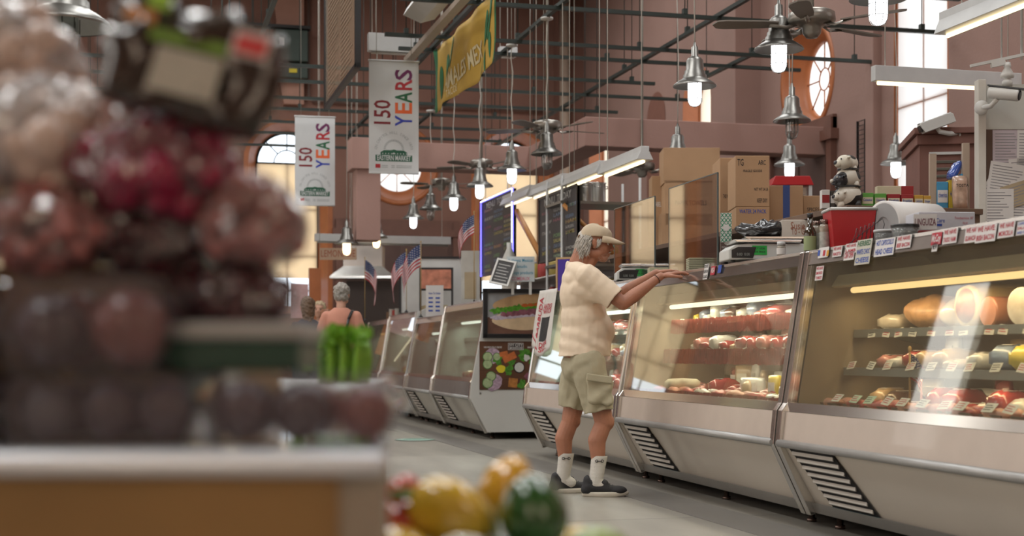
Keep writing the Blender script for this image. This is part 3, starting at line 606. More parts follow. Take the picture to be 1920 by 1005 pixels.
def case(u0, L, label, body=CREAM, light=LT_W, liner=IN_Y, shelves=(.88, 1.10), fascia=MIRROR, vent=True, top=1.46, dd=0., zs=1., side_white=False, post_l=True, glass=GLASS, name='display_case', power=6.2, lcol=(1, .84, .6)):
    o = row_pt(u0, dd); r = thing(name, label, 'display case', o, -ROWA, CASEG)
    T = top
    gx = lambda z: .03+(z-.65)*(.12/.75)       # front glass line
    m = MB(); m.prism([(.20, .10), (.0, .44), (.02, .60), (.13, .60), (.2, .54), (1.0, .54), (1.05, .60), (1.1, .60), (1.1, .10)], .02, L-.02, 'y'); m.build('body', body, r, bevel=.004)
    m = MB(); m.prism([(.004, .455), (-.006, .46), (.012, .615), (.03, .615), (.03, .455)], .03, L-.03, 'y'); m.build('front_band', PINKP if body is CREAM else TRIMM, r)
    m = MB(); m.prism([(.012, .617), (.022, .665), (.05, .665), (.05, .617)], .03, L-.03, 'y'); m.build('glass_sill', MIRROR, r)
    m = MB(); m.prism([(.215, .065), (.185, .075), (.16, .13), (.20, .125)], .0, L, 'y'); m.build('base_trim', TRIMM, r)
    m = MB(); m.tube([(-.018, .03, .448), (-.018, L-.03, .448)], .021, 10); m.build('bumper_rail', M('bumper_grey', (.40, .40, .39), rough=.35, metal=.4, var=.08), r)
    th = .006; zt = T-.065
    m = MB(); m.prism([(gx(.66), .66), (gx(zt), zt), (gx(zt)+th, zt), (gx(.66)+th, .66)], .045, L-.045, 'y'); m.build('front_glass', glass, r)
    m = MB(); m.prism([(gx(zt)-.006, zt), (gx(T), T), (gx(T)+.03, T), (gx(zt)+.03, zt)], .0, L, 'y'); m.build('fascia', fascia, r)
    m = MB(); m.prism([(gx(T)-.004, T-.004), (gx(T)-.004, T+.012), (.82, T+.012), (1.04, T-.16), (1.04, T-.18), (.82, T-.008)], .0, L, 'y'); m.build('top_deck', STEEL, r)
    for y0 in (0, L-.05):
        m = MB(); m.prism([(.155, .06), (-.03, .44), (-.012, .62), (gx(.66)-.014, .66), (gx(T)-.012, T+.008), (gx(T)+.05, T+.008), (gx(.66)+.045, .66), (.06, .60), (.035, .45), (.22, .08)], y0, y0+.05, 'y')
        m.build('end_post', MIRROR, r, bevel=.004)
    for y0 in (.05, L-.06):
        m = MB(); m.prism([(.06, .54), (gx(zt)+.05, zt), (.82, T), (1.05, T-.18), (1.05, .54)], y0, y0+.01, 'y'); m.build('end_panel', liner, r)
    m = MB(); m.prism([(1.04, .58), (1.04, T-.17), (1.06, T-.17), (1.06, .58)], .06, L-.06, 'y'); m.build('rear_door_panel', liner, r)
    m = MB(); m.b2(.13, 1.03, .06, L-.06, .58, .63); m.build('deck_pan', liner, r)
    for i, z in enumerate(shelves):
        m = MB(); m.b2(.34+.06*i, .98, .08, L-.08, z, z+.012); m.b2(.33+.06*i, .345+.06*i, .08, L-.08, z-.022, z+.02)
        for yy in (.1, L/2, L-.1): m.prism([(1.03, z-.14), (1.03, z), (.5, z), (.98, z-.1)], yy-.01, yy+.01, 'y')
        m.build('shelf', SHELF, r)
    zl = T-.19
    m = MB(); m.prism([(.30, zl+.07), (.26, zl+.01), (.28, zl), (.42, zl+.03), (.45, zl+.08)], .08, L-.08, 'y'); m.build('light_canopy', M('canopy_tan', (.52, .42, .28), rough=.35), r)
    m = MB(); m.tube([(.35, .15, zl-.012), (.35, L-.15, zl-.012)], .016, 8); m.build('light_tube', light, r)
    ll = bpy.data.lights.new('case_lamp', 'AREA'); ll.shape = 'RECTANGLE'; ll.size = .05; ll.size_y = L-.3; ll.energy = power*L; ll.color = lcol
    lo = bpy.data.objects.new('case_lamp', ll); C.objects.link(lo); lo.parent = r; lo.location = (.37, L/2, zl-.035); lo.rotation_euler = (0, R(-14), 0)
    for i, z in enumerate(shelves):  # fill added under each shelf to brighten the goods, no fitting there
        ll = bpy.data.lights.new('shelf_fill', 'AREA'); ll.shape = 'RECTANGLE'; ll.size = .03; ll.size_y = L-.3; ll.energy = power*L*.45; ll.color = lcol
        lo = bpy.data.objects.new('shelf_fill', ll); C.objects.link(lo); lo.parent = r; lo.location = (.40+.05*i, L/2, z-.03); lo.rotation_euler = (0, R(-25), 0)
    if vent:
        y1, y0 = L-.12, L-.62
        def sp(y, t, off=0.):   # on the sloping lower panel; t=0 top .. 1 bottom
            z = .43-.30*t; x = (.44-z)/(.34)*.20-.012-off
            return (x, y, z)
        sk = -.16   # parallelogram lean
        m = MB(); m.face([m._v(p) for p in (sp(y1, 0), sp(y0, .0), sp(y0+sk, 1), sp(y1+sk, 1))]); m.build('vent_opening', DARK, r)  # flat black sheet painted in for the shade of the vent recess
        for k in range(8):
            t0 = .06+k*.118; t1 = t0+.055
            m = MB(); A = [sp(y1-.015+sk*t0, t0, .002), sp(y0+.015+sk*t0, t0, .002), sp(y0+.015+sk*t1, t1, .016), sp(y1-.015+sk*t1, t1, .016)]
            B = [(a[0]+.006, a[1], a[2]-.004) for a in A]
            va = [m._v(p) for p in A]; vb = [m._v(p) for p in B]; m.face(va); m.face(vb[::-1])
            for i in range(4): m.face([va[i], vb[i], vb[(i+1) % 4], va[(i+1) % 4]])
            m.build('vent_slat', SLAT, r)
        m = MB(); m.face([m._v(p) for p in (sp(y1+sk, 1, .003), sp(y0+sk, 1, .003), sp(y0+sk*1.04, 1.07, .003), sp(y1+sk*1.04, 1.07, .003))]); m.build('blue_tape', BLUET, r)
    for x in (.27, .95):
        for y in (.16, L*.5, L-.16):
            m = MB(); m.tube([(x, y, 0), (x, y, .02), (x, y, .02), (x, y, .10)], [.028, .028, .018, .018], 8); m.build('leg', DSTEEL, r)
    m = MB(); m.b2(.30, 1.08, .05, L-.05, .075, .10); m.build('underframe', DARK, r)
    return r
LA = 2.74
caseA = case(-2.80, 2.78, 'nearest glass deli case, warm yellow light over bologna logs, top edge lined with paper stickers', light=LT_Y, shelves=(.83, 1.03), power=3.2, lcol=(1, .70, .38), fascia=M('fascia_brown', (.25, .215, .195), rough=.35, metal=.3, var=.1))
caseB = case(0.0, 2.78, 'glass meat case the man leans on, with red paper lining its shelves', light=LT_W, shelves=(.93, 1.14), liner=IN_Y)
caseC = case(2.80, 2.76, 'glass case behind the man with the BARBUDA banner hung on its far end', light=LT_G, lcol=(.93, 1, .86), liner=IN_G)
caseD = case(7.95, 2.35, 'glass case with the sandwich picture on its white end wall', body=CREAM2, light=LT_G, lcol=(.93, 1, .86), liner=IN_G, top=1.50, fascia=STEEL)
caseE = case(10.32, 2.0, 'low glass case with a dark interior between two taller far cases', body=CREAM2, light=LT_G, lcol=(.93, 1, .86), liner=M('liner_dark', (.06, .08, .085), rough=.4), top=1.40, fascia=STEEL)
caseF = case(12.40, 2.5, 'far white glass case with a bright diagonal light tube, behind the three flags', body=CREAM2, light=LT_G, lcol=(.93, 1, .86), liner=IN_G, top=1.50, fascia=STEEL)
caseG = case(14.95, 2.3, 'farthest glass case beside the woman in the salmon shirt', body=CREAM2, light=LT_Y, liner=IN_G, top=1.46, fascia=STEEL)
# solid white end walls
def end_wall(root, y, T, mat, nm='end_wall'):
    gx = lambda z: .03+(z-.65)*(.12/.75)
    m = MB(); m.prism([(.17, .075), (-.02, .44), (-.003, .62), (gx(T), T), (.30, T+.06), (1.12, T+.06), (1.12, .075)], y-.035, y, 'y'); o = m.build(nm, mat, root, bevel=.004)
    b = MB()
    for x, z in ((.09, .50), (.16, 1.2)): b.tube([(x, y-.035, z), (x, y-.041, z)], .011, 8)
    b.build('bolt', TRIMM, o); return o
WHP = M('white_laminate', (.56, .56, .53), rough=.35, var=.05, scale=2)
end_wall(caseD, -.002, 1.50, WHP); end_wall(caseF, -.002, 1.50, WHP); end_wall(caseC, -.001, 1.46, CREAM)
for cs in (caseD,):
    m = MB(); m.b2(.98, 1.12, -.037, .0, .1, 1.56); m.build('side_panel', WHP, cs)
# gap filler worktop and counter behind row
def counter(x0, x1, y0, y1, z, label, mat, name='back_counter'):
    r = thing(name, label, 'counter', ((x0+x1)/2, (y0+y1)/2, 0)); m = MB(); m.b2(x0, x1, y0, y1, z-.04, z); m.build('worktop', STEEL, r, world=True, bevel=.004)
    m = MB(); m.b2(x0+.03, x1-.02, y0+.02, y1-.02, .0, z-.04); m.build('cabinet_body', mat, r, world=True)
    return r
WOODB = M('shelf_wood_dark', (.15, .095, .065), rough=.6, var=.15, scale=4)
BSZ = 1.80
bs_ = thing('back_shelf', 'dark overhanging shelf counter behind the nearer cases, stacked with boxes and groceries', 'counter', (4.8, 9.8, 0))
m = MB(); m.b2(4.02, 4.93, 7.62, 12.6, BSZ-.035, BSZ); m.build('shelf_board', WOODB, bs_, world=True, bevel=.003)
m = MB(); m.b2(4.60, 4.92, 7.64, 12.58, 0, BSZ-.035); m.build('cabinet_body', WOODB, bs_, world=True)
counter(5.55, 6.2, 16.2, 22.0, 1.25, 'long back counter behind the far cases', WOODB)
# ------------------------------------------------------------------ stickers along the top edge and glass
def case_sticker(cs, y, z, w, h, lines, ink=REDINK, paper=PAPER, rot=0., name='paper_sticker', T=1.46, hh=None, off=.003):
    gx = .03+(z-.65)*(.12/.75); sl = math.atan(.12/.75)
    base = Matrix.Translation((gx-.009-off, y, z)) @ Matrix.Rotation(sl, 4, 'Y') @ Matrix(((0,0,-1,0),(-1,0,0,0),(0,1,0,0),(0,0,0,1))) @ Matrix.Rotation(rot, 4, 'Z')
    m = MB(); m.T = base; m.b2(-w/2, w/2, -h/2, h/2, -.0006, .0006); o = m.build(name, paper, cs)
    if lines:
        m = MB(); n = len(lines); inks = ink if isinstance(ink, list) else [ink]*n
        mats = []
        for k, s_ in enumerate(lines):
            if inks[k] not in mats: mats.append(inks[k])
            th_ = h/n*.62; yy = h/2-h*(k+.5)/n
            m.text(s_, th_, base @ Matrix.Translation((0, yy, .001)), bold=.03, xs=fit_xs(s_, th_, w*.88, .03), mi=mats.index(inks[k]), depth=.0006)
        m.build('lettering', mats, o)
    return o
def stA(px, py, w, h, lines, **k):
    """sticker on case A's fascia located from its row position"""
    q = at_x(px, py, 3.36); y = (q.y-7.0)+2.80
    return case_sticker(caseA, y, q.z, w, h, lines, **k)
stA(1520, 473, .115, .055, None, paper=PAPER)
# card marks on that sticker
for (px, c, nm) in ((1512, BLUEINK, 'blue_mark'), (1522, REDINK, 'red_mark'), (1529, M('ink_gold', (.6, .3, .03)), 'gold_mark')): stA(px, 474, .024, .03, None, paper=c, name=nm, off=.005)
stA(1547, 471, .10, .055, ['WE HAVE:', 'PANCETTA'])
stA(1573, 465, .12, .05, ['WE HAVE:', 'LAMB'], )
stA(1571, 479, .11, .045, ['CAN OPEN'], ink=REDINK)
stA(1599, 472, .155, .125, ['HERBED', 'WHITE CHOC', 'CHEESE'], ink=[INK['green'], BLUEINK, BLUEINK], paper=M('old_paper', (.52, .50, .42), rough=.6), off=.006)
stA(1638, 463, .19, .085, ['HOT CAPOCOLLO', 'HEAD CHEESE'], ink=BLUEINK)
stA(1674, 453, .135, .062, ['WE HAVE:', 'BEEF BACON'])
stA(1737, 447, .085, .055, ['McCoy'], ink=PAPER, paper=REDINK)
stA(1736, 462, .045, .045, ['NEW'], ink=BLKINK)
stA(1763, 442, .115, .068, ['WE HAVE:', 'TASSO HAM'])
stA(1806, 439, .115, .07, ['WE HAVE', 'GUANCIALE'])
stA(1833, 437, .15, .075, ['WE HAVE:', 'IRISH BACON'], off=.005)
stA(1871, 430, .115, .066, ['WE HAVE', 'MORCILLA'])
stA(1904, 427, .09, .055, ['CAPICOLA', 'SALAMI', 'AND HAM'], ink=[BLUEINK, REDINK, BLUEINK])
stA(1518, 512, .085, .075, ['WE HAVE', 'SMOKED', 'TURKEY'], ink=REDINK)
def stB(px, py, w, h, lines, **k):
    q = at_x(px, py, 3.40); return case_sticker(caseB, q.y-7.0, q.z, w, h, lines, **k)
stB(1307, 509, .075, .10, ['DO NOT', 'LEAN ON', 'GLASS'], ink=BLKINK, off=.004)
stB(1320, 507, .07, .055, ['VISA'], ink=PAPER, paper=REDINK); stB(1333, 504, .055, .05, None, paper=BLUEINK)
# ------------------------------------------------------------------ goods inside the cases
MEATR = M('raw_meat', (.42, .07, .055), rough=.35, var=.3, scale=14, coat=.4); MEATP = M('pale_meat', (.55, .26, .18), rough=.4, var=.18, scale=12, coat=.3)
BOLO = M('bologna_cut', (.62, .36, .24), rough=.5, var=.05, scale=20); CASING = M('sausage_casing', (.36, .15, .09), rough=.35, var=.15, coat=.3)
HAMC = M('ham_netting', (.46, .26, .13), rough=.4, var=.3, scale=20, bump=.4, bscale=40); FILM = M('clear_film', (.62, .56, .47), rough=.15, var=.25, scale=9, coat=.8, bump=.5, bscale=18)
CHEESE = M('cheese', (.66, .50, .26), rough=.5, var=.08); CHEESEW = M('pale_cheese', (.68, .62, .46), rough=.5, var=.05)
REDPAPER = M('red_case_paper', (.27, .055, .042), rough=.6, var=.35, scale=22, bump=.4, bscale=30)
PACKS = [M('pack_red', (.34, .05, .05), rough=.25, var=.3, scale=10, coat=.6), M('pack_white', (.55, .55, .52), rough=.3, var=.1, coat=.5), M('pack_pink', (.50, .22, .20), rough=.25, var=.2, coat=.6),
 M('pack_blue', (.20, .26, .36), rough=.3, var=.2, coat=.5), M('pack_tan', (.42, .30, .18), rough=.3, var=.2, coat=.5), M('pack_dark', (.09, .05, .04), rough=.3, var=.3, coat=.5), M('pack_yellow', (.60, .47, .06), rough=.35, var=.1, coat=.3)]
PNAME = ['dark red', 'white', 'pink', 'pale blue', 'tan', 'brown', 'yellow']
def inrow(cs, d, u, z):
    m = cs.matrix_basis; return m @ Vector((d, u, z))
def puff(m, sz, n=5, seed=0, rough_=.12, T=None):
    """soft pillow block"""
    rr = random.Random(seed); s2 = m.T
    if T is not None: m.T = m.T @ T
    sx, sy, sz_ = sz; G = {}
    N = n
    def P(i, j, k):
        key = (i, j, k)
        if key not in G:
            x, y, z = (i/N*2-1, j/N*2-1, k/2*2-1 if False else k-1)
            e = 1-.18*(abs(x)**4+abs(y)**4); x2 = x*(1-.05*y*y); y2 = y*(1-.05*x*x)
            zz = z*e*(1-.35*max(abs(x), abs(y))**6)
            f = 1+rr.uniform(-rough_, rough_)*.5
            G[key] = m._v((x2*sx/2, y2*sy/2, sz_/2+zz*sz_/2*(f if z > 0 else 1)))
        return G[key]
    for i in range(N):
        for j in range(N):
            m.face([P(i, j, 2), P(i+1, j, 2), P(i+1, j+1, 2), P(i, j+1, 2)], smooth=True); m.face([P(i, j, 0), P(i, j+1, 0), P(i+1, j+1, 0), P(i+1, j, 0)], smooth=True)
    for i in range(N):
        for k in (0, 1):
            m.face([P(i, 0, k), P(i+1, 0, k), P(i+1, 0, k+1), P(i, 0, k+1)], smooth=True); m.face([P(i+1, N, k), P(i, N, k), P(i, N, k+1), P(i+1, N, k+1)], smooth=True)
            m.face([P(0, i+1, k), P(0, i, k), P(0, i, k+1), P(0, i+1, k+1)], smooth=True); m.face([P(N, i, k), P(N, i+1, k), P(N, i+1, k+1), P(N, i, k+1)], smooth=True)
    m.T = s2
def g_log(loc, rz, r, L, label, cat='sausage', cut=BOLO, cas=CASING, group=None):
    t = thing('bologna_log', label, cat, loc, rz, group)
    m = MB(); X = Matrix.Rotation(PI/2, 3, 'Y'); m.lathe([(0, 0), (r*.97, .0), (r, .012), (r, L*.9), (r*.8, L*.97), (0, L)], (0, 0, r), 28, rot=X); m.build('casing', cas, t)
    m = MB(); m.lathe([(0, -.002), (r*.93, -.002), (r*.93, .001)], (0, 0, r), 28, rot=X, smooth=False); m.build('cut_face', cut, t)
    return t
def g_pack(loc, rz, sz, label, mat, cat='meat pack', lab=True, group=None, seed=0, name='vacuum_pack'):
    t = thing(name, label, cat, loc, rz, group); m = MB(); puff(m, sz, 6, seed, .3); m.build('wrapper', mat, t)
    if lab:
        m = MB(); m.box((0, -sz[1]*.0, sz[2]*1.0+.0015), (sz[0]*.5, sz[1]*.45, .002)); m.build('paper_label', PAPER, t)
    return t
def g_stand_pack(loc, rz, w, h, d, label, mat, cat='packet', group=None, lab=PAPER, name='standing_packet'):
    t = thing(name, label, cat, loc, rz, group); m = MB(); puff(m, (w, h, d), 6, int(h*999), .25, Matrix.Translation((-d/2, 0, h/2)) @ Matrix.Rotation(PI/2, 4, 'Z') @ Matrix.Rotation(R(90), 4, 'X') @ Matrix.Translation((0, 0, -d/2+0.0)))
    m.build('wrapper', mat, t)
    m = MB(); m.box((-d-.001, 0, h*.55), (.002, w*.6, h*.35)); m.build('paper_label', lab, t); return t
def g_tray(loc, rz, label, meat, n=3, sz=(.24, .17), group=None, tray=None, name='meat_tray', cat='meat tray', seed=1):
    t = thing(name, label, cat, loc, rz, group); w, d = sz
    m = MB(); m.prism([(-w/2, .035), (-w/2+.02, 0), (w/2-.02, 0), (w/2, .035), (w/2-.008, .035), (w/2-.024, .008), (-w/2+.024, .008), (-w/2+.008, .035)], -d/2, d/2, 'y'); m.build('tray', tray or PACKS[5], t)
    rr = random.Random(seed)
    for k in range(n):
        m = MB(); x = -w/2+w*(k+.5)/n; m.ball((x, rr.uniform(-.01, .01), .036), (w/n*.52, d*.42, .026), 12, 8, rot=Matrix.Rotation(rr.uniform(-.3, .3), 3, 'Z'))
        for v in m.bm.verts: v.co += Vector([noise.noise(v.co*25+Vector((seed, 0, k)))*.010]*3)
        m.build('cut_of_meat', meat, t)
    return t
def price_card(cs, d, u, z, w=.075, h=.045, tilt=.25, green=False, seed=0):
    rr = random.Random(seed); base = Matrix.Translation((d, u, z)) @ Matrix.Rotation(tilt, 4, 'Y') @ Matrix(((0,0,-1,0),(-1,0,0,0),(0,1,0,0),(0,0,0,1))) @ Matrix.Rotation(rr.uniform(-.12, .12), 4, 'Z')
    m = MB(); m.T = base; m.b2(-w/2, w/2, 0, h, -.0006, .0006); o = m.build('price_card', M('green_card', (.44, .55, .40), rough=.6) if green else TAGM, cs)
    m = MB(); m.T = base
    for q in range(3): m.b2(-w*.4, w*rr.uniform(.1, .4), h*(.72-.24*q), h*(.72-.24*q)+h*.08, .0008, .0014)
    m.build('print', REDINK if seed % 3 else BLKINK, o)
def frill(cs, L, d, z, h=.045, seed=0):
    m = MB(); n = int(L/.012); prev = None; rr = random.Random(seed)
    for i in range(n+1):
        y = .1+(L-.2)*i/n; dx = .006*math.sin(i*1.9)+rr.uniform(-.003, .003); A = m._v((d+dx, y, z+.012+rr.uniform(-.004, .006))); B = m._v((d-.006+dx*1.5, y, z-h+rr.uniform(-.006, .004)))
        if prev: m.face([prev[0], A, B, prev[1]], smooth=True)
        prev = (A, B)
    m.build('paper_frill', REDPAPER, cs)
NEARC = 'the warm-lit case'; 
def fill_level(cs, L, z, d, items, level, casename, step=.2, u_hi=None, seed=0, skip=0.0):
    """packs set side by side from the far post towards the near end"""
    rr = random.Random(seed); u = (u_hi or L)-.16; k = 0; cnt = {}
    while u > .2 and k < items:
        w = rr.uniform(.09, .15); i = rr.choices(range(7), [4, 3, 4, 2, 3, 1, .8])[0]; hh = rr.uniform(.045, .125)
        lb = '%s meat pack, number %s from far post, %s, %s' % (PNAME[i], ORD[k] if k < len(ORD) else 'next', level, casename.replace('the case', 'case').replace('the warm', 'warm'))
        lb = lb.replace('number ', '')
        g_pack(inrow(cs, d+rr.uniform(-.02, .02), u-w/2, z), rr.uniform(-.25, .25), (rr.uniform(.16, .22), w*.94, hh), lb, PACKS[i], seed=seed*50+k, group='wrapped meat packs in the cases')
        u -= w+rr.uniform(.01, step*.25); k += 1
# case A -----------------------------------------------------------
TS = 1.042; MS = .842; DK = .632
cs = caseA; LL = 2.78
def pk(name, d, u): return inrow(cs, d, u, 0)
# top shelf: items from the far post (u=2.78) nearer
def A_at(px, py, d, z):   # row position in case A under a pixel at depth d
    q = at_x(px, py, 3.29+d-.02); return q.y-7.0+2.80
t = thing('tied_ham', 'netted ham bag lying on the top shelf of the warm-lit case, nearest the far post', 'ham', inrow(cs, .62, 2.24, TS))
m = MB(); m.ball((0, 0, .085), (.12, .24, .085), 20, 12)
for v in m.bm.verts: v.co += v.co.normalized()*noise.noise(v.co*14)*.03
m.build('netted_body', HAMC, t); m = MB(); m.ball((0, -.2, .075), (.10, .10, .075), 16, 10)
for v in m.bm.verts: v.co += v.co.normalized()*noise.noise(v.co*22)*.03
m.build('film_end', FILM, t)
t = thing('cured_ham', 'rolled cured ham with creamy fat rim showing its cut end, top shelf', 'ham', inrow(cs, .60, 1.72, TS))
m = MB(); X = Matrix.Rotation(-PI/2, 3, 'Y'); m.lathe([(0, .02), (.098, .02), (.105, .0), (.105, -.3), (.07, -.36), (0, -.37)], (-.12, 0, .105), 24, rot=X)
for v in m.bm.verts: v.co += Vector((0, noise.noise(v.co*16), noise.noise(v.co*16+Vector((5, 0, 0)))))*.012
m.build('rind', CHEESE, t); m = MB(); m.lathe([(0, .026), (.078, .026), (.082, .02)], (-.12, 0, .105), 20, rot=X); m.build('cut_face', M('cured_cut', (.30, .13, .08), rough=.4, var=.4, scale=30), t)
t2 = g_log(inrow(cs, .44, 1.50, TS), 0, .07, .3, 'small round of speckled salami beside the cured ham, top shelf', cut=MEATP)
g_log(inrow(cs, .42, 1.22, TS), .1, .085, .4, 'pale loaf in clear film between the salami and bologna logs, top shelf', cut=FILM, cas=FILM)
nmz = ['bologna log, lower front one by the glass, first from the far post', 'bologna log with broad pale cut face, second from the far post', 'dark crusted ham end between two pale bologna faces', 'bologna log nearest the near end of the warm-lit case']
g_log(inrow(cs, .44, .98, TS), 0, .072, .42, 'speckled '+nmz[0], cut=M('speckled_cut', (.55, .30, .20), rough=.5, var=.3, scale=60))
g_log(inrow(cs, .40, .79, TS), 0, .098, .5, 'large '+nmz[1])
g_log(inrow(cs, .46, .60, TS), 0, .075, .4, nmz[2], cut=CASING)
g_log(inrow(cs, .41, .40, TS), 0, .092, .5, nmz[3])
g_log(inrow(cs, .46, .95, TS+.146), 0, .07, .45, 'smooth pale bologna log stacked on top of the speckled one', cut=MEATP)
g_log(inrow(cs, .50, .14, TS), 0, .08, .45, 'round of bologna at the very near end of the top shelf')
g_pack(inrow(cs, .60, 2.58, TS), .3, (.2, .16, .09), 'crumpled clear bag of sliced meat at the far post, top shelf', FILM, lab=False)
fill_level(cs, LL, MS, .55, 18, 'middle shelf', 'the warm-lit case', seed=3)
fill_level(cs, LL, DK, .52, 18, 'bottom deck', 'the warm-lit case', seed=5)
for k in range(10):
    u = 2.55-k*.25; g_tray(inrow(cs, .24, u, DK), PI/2*0+rnd.uniform(-.15, .15), '%s meat tray by the sill of the warm-lit case, from far post' % ORD[k], MEATR if k % 3 else MEATP, 2, (.15, .2), group='meat trays by the sill of the warm-lit case', seed=k)
for k, (d, u, w, h, i, lb) in enumerate(((.80, 2.35, .16, .17, 1, 'white standing packet near the far post, middle shelf, warm-lit case'), (.80, 1.75, .2, .15, 4, 'tan standing box behind the small flag, middle shelf, warm-lit case'), (.80, 1.15, .2, .19, 3, 'pale blue standing packet, middle shelf of the warm-lit case'), (.80, .7, .16, .18, 3, 'grey-blue printed packet nearest the near end, middle shelf'))):
    g_stand_pack(inrow(cs, d, u, MS), rnd.uniform(-.2, .2), w, h, .05, lb, PACKS[i])
for k in range(16):
    u = 2.52-k*.155+rnd.uniform(-.03, .03); price_card(cs, .385, u, TS-.035, seed=k)
for k in range(13):
    u = 2.6-k*.19+rnd.uniform(-.04, .04); price_card(cs, .322, u, MS-.0, tilt=.5, seed=k+20)
for k in range(14):
    u = 2.45-k*.17+rnd.uniform(-.03, .03); price_card(cs, .16, u, DK+.045, w=.085, h=.05, tilt=.75, green=(k in (1, 2, 11)), seed=k+40)
# case B -----------------------------------------------------------
cs = caseB
for z, d in ((1.152, .375), (.942, .318), (.665, .10)):
    frill(cs, 2.78, d, z, (.085 if z > .7 else .03), int(z*100))
fill_level(cs, 2.78, 1.154, .58, 17, 'top shelf', 'the case under the man', seed=8)
fill_level(cs, 2.78, .944, .56, 17, 'middle shelf', 'the case under the man', seed=9)
fill_level(cs, 2.78, DK, .50, 17, 'bottom deck', 'the case under the man', seed=10)
for k in range(9):
    u = 2.5-k*.28; g_tray(inrow(cs, .25, u, DK), rnd.uniform(-.15, .15), '%s meat tray by the sill of the case under the man, from far post' % ORD[k], [MEATR, MEATP, MEATR, FILM][k % 4], 2, (.16, .22), group='meat trays by the sill of the case under the man', seed=k+30)
g_stand_pack(inrow(cs, .45, 1.0, DK), .1, .12, .16, .05, 'bright yellow printed packet standing on the deck of the middle case', PACKS[6])
g_stand_pack(inrow(cs, .40, .42, DK), -.2, .15, .17, .06, 'pale blue carton standing near the near post of the middle case', PACKS[3])
g_stand_pack(inrow(cs, .42, .7, DK), .2, .2, .10, .06, 'dark slab pack beside the pale blue carton on the deck', PACKS[5])
g_stand_pack(inrow(cs, .5, 1.45, DK), .2, .24, .14, .06, 'white printed slab between yellow packet and trays', PACKS[1])
t = thing('round_cheese', 'pale round cheese wheel on the deck near the far post', 'cheese', inrow(cs, .33, 2.35, DK+.045)); m = MB(); m.lathe([(0, 0), (.11, 0), (.125, .02), (.125, .05), (.10, .07), (0, .075)], seg=24); m.build('wheel', CHEESEW, t)
for k in range(8): price_card(cs, .375, 2.5-k*.3, 1.125, seed=k+60)
for k in range(8): price_card(cs, .318, 2.45-k*.3, .915, seed=k+70)
# case C -----------------------------------------------------------
cs = caseC
fill_level(cs, 2.76, 1.112, .6, 12, 'top shelf', 'the case behind the man', seed=18)
fill_level(cs, 2.76, .892, .58, 12, 'middle shelf', 'the case behind the man', seed=19)
fill_level(cs, 2.76, DK, .5, 12, 'bottom deck', 'the case behind the man', seed=20)
frill(cs, 2.76, .10, .665, .03, 4)
LT = emis('fairy_light', (1, .45, .18), 5)
m = MB()
for k in range(16): m.ball((.30+.012*abs(k-8)*.2, 2.66-.02*k, .62+.02*(abs(8-k)) if k > 8 else .62+.03*(8-k)), .006, 6, 4)
t = thing('light_string', 'string of small orange lights inside the case behind the man', 'string lights', inrow(cs, 0, 0, 0), -ROWA); m.build('bulbs', LT, t)
for k in range(10): price_card(cs, .385, 2.5-k*.25, 1.08, seed=k+80)
for k in range(10): price_card(cs, .322, 2.5-k*.25, .87, seed=k+90)
def back_row(cs, L_, z, nm_, seed, d=.86, hs=(.11, .17)):
    rr = random.Random(seed); u = L_-.25; k = 0
    while u > .2 and k < 12:
        i = rr.choices(range(7), [3, 4, 3, 3, 3, 1, .6])[0]; w = rr.uniform(.12, .2)
        g_stand_pack(inrow(cs, d+rr.uniform(-.06, .02), u-w/2, z), rr.uniform(-.3, .3), w, rr.uniform(*hs), .05, '%s upright packet, %s from far post, back of %s' % (PNAME[i], ORD[k], nm_), PACKS[i], lab=[PAPER, TAGM, PACKS[i]][k % 3], group='upright packets at the back of the cases'); u -= w+rr.uniform(.02, .07); k += 1
back_row(caseA, 2.78, DK, 'warm-lit case deck', 71, .78); back_row(caseB, 2.78, DK, 'middle case deck', 72, .78, (.14, .24)); back_row(caseC, 2.76, DK, 'deck behind the man', 73, .78)
back_row(caseB, 2.78, .944, 'middle case shelf', 74, .92, (.10, .15)); back_row(caseA, 2.78, TS, 'top shelf, warm-lit case', 75, .93, (.10, .16)); back_row(caseD, 2.35, DK, 'case with white end wall', 76, .75)
# case D - G -------------------------------------------------------
for cs, L_, nm_, sd in ((caseD, 2.35, 'the case with the white end wall', 31), (caseE, 2.0, 'the low dark case', 41), (caseF, 2.5, 'the case behind the flags', 51), (caseG, 2.3, 'the farthest case', 61)):
    fill_level(cs, L_, .892, .58, 7, 'shelf', nm_, step=.5, seed=sd); fill_level(cs, L_, DK, .42, 8, 'deck', nm_, step=.4, seed=sd+1)
m = MB(); m.tube([(.14, .3, 1.15), (.18, 2.1, .82)], .014, 6); t = thing('leaning_tube', 'bright light tube slanting across the far white case', 'light tube', inrow(caseF, 0, 0, 0), -ROWA); m.build('tube', LT_W, t)
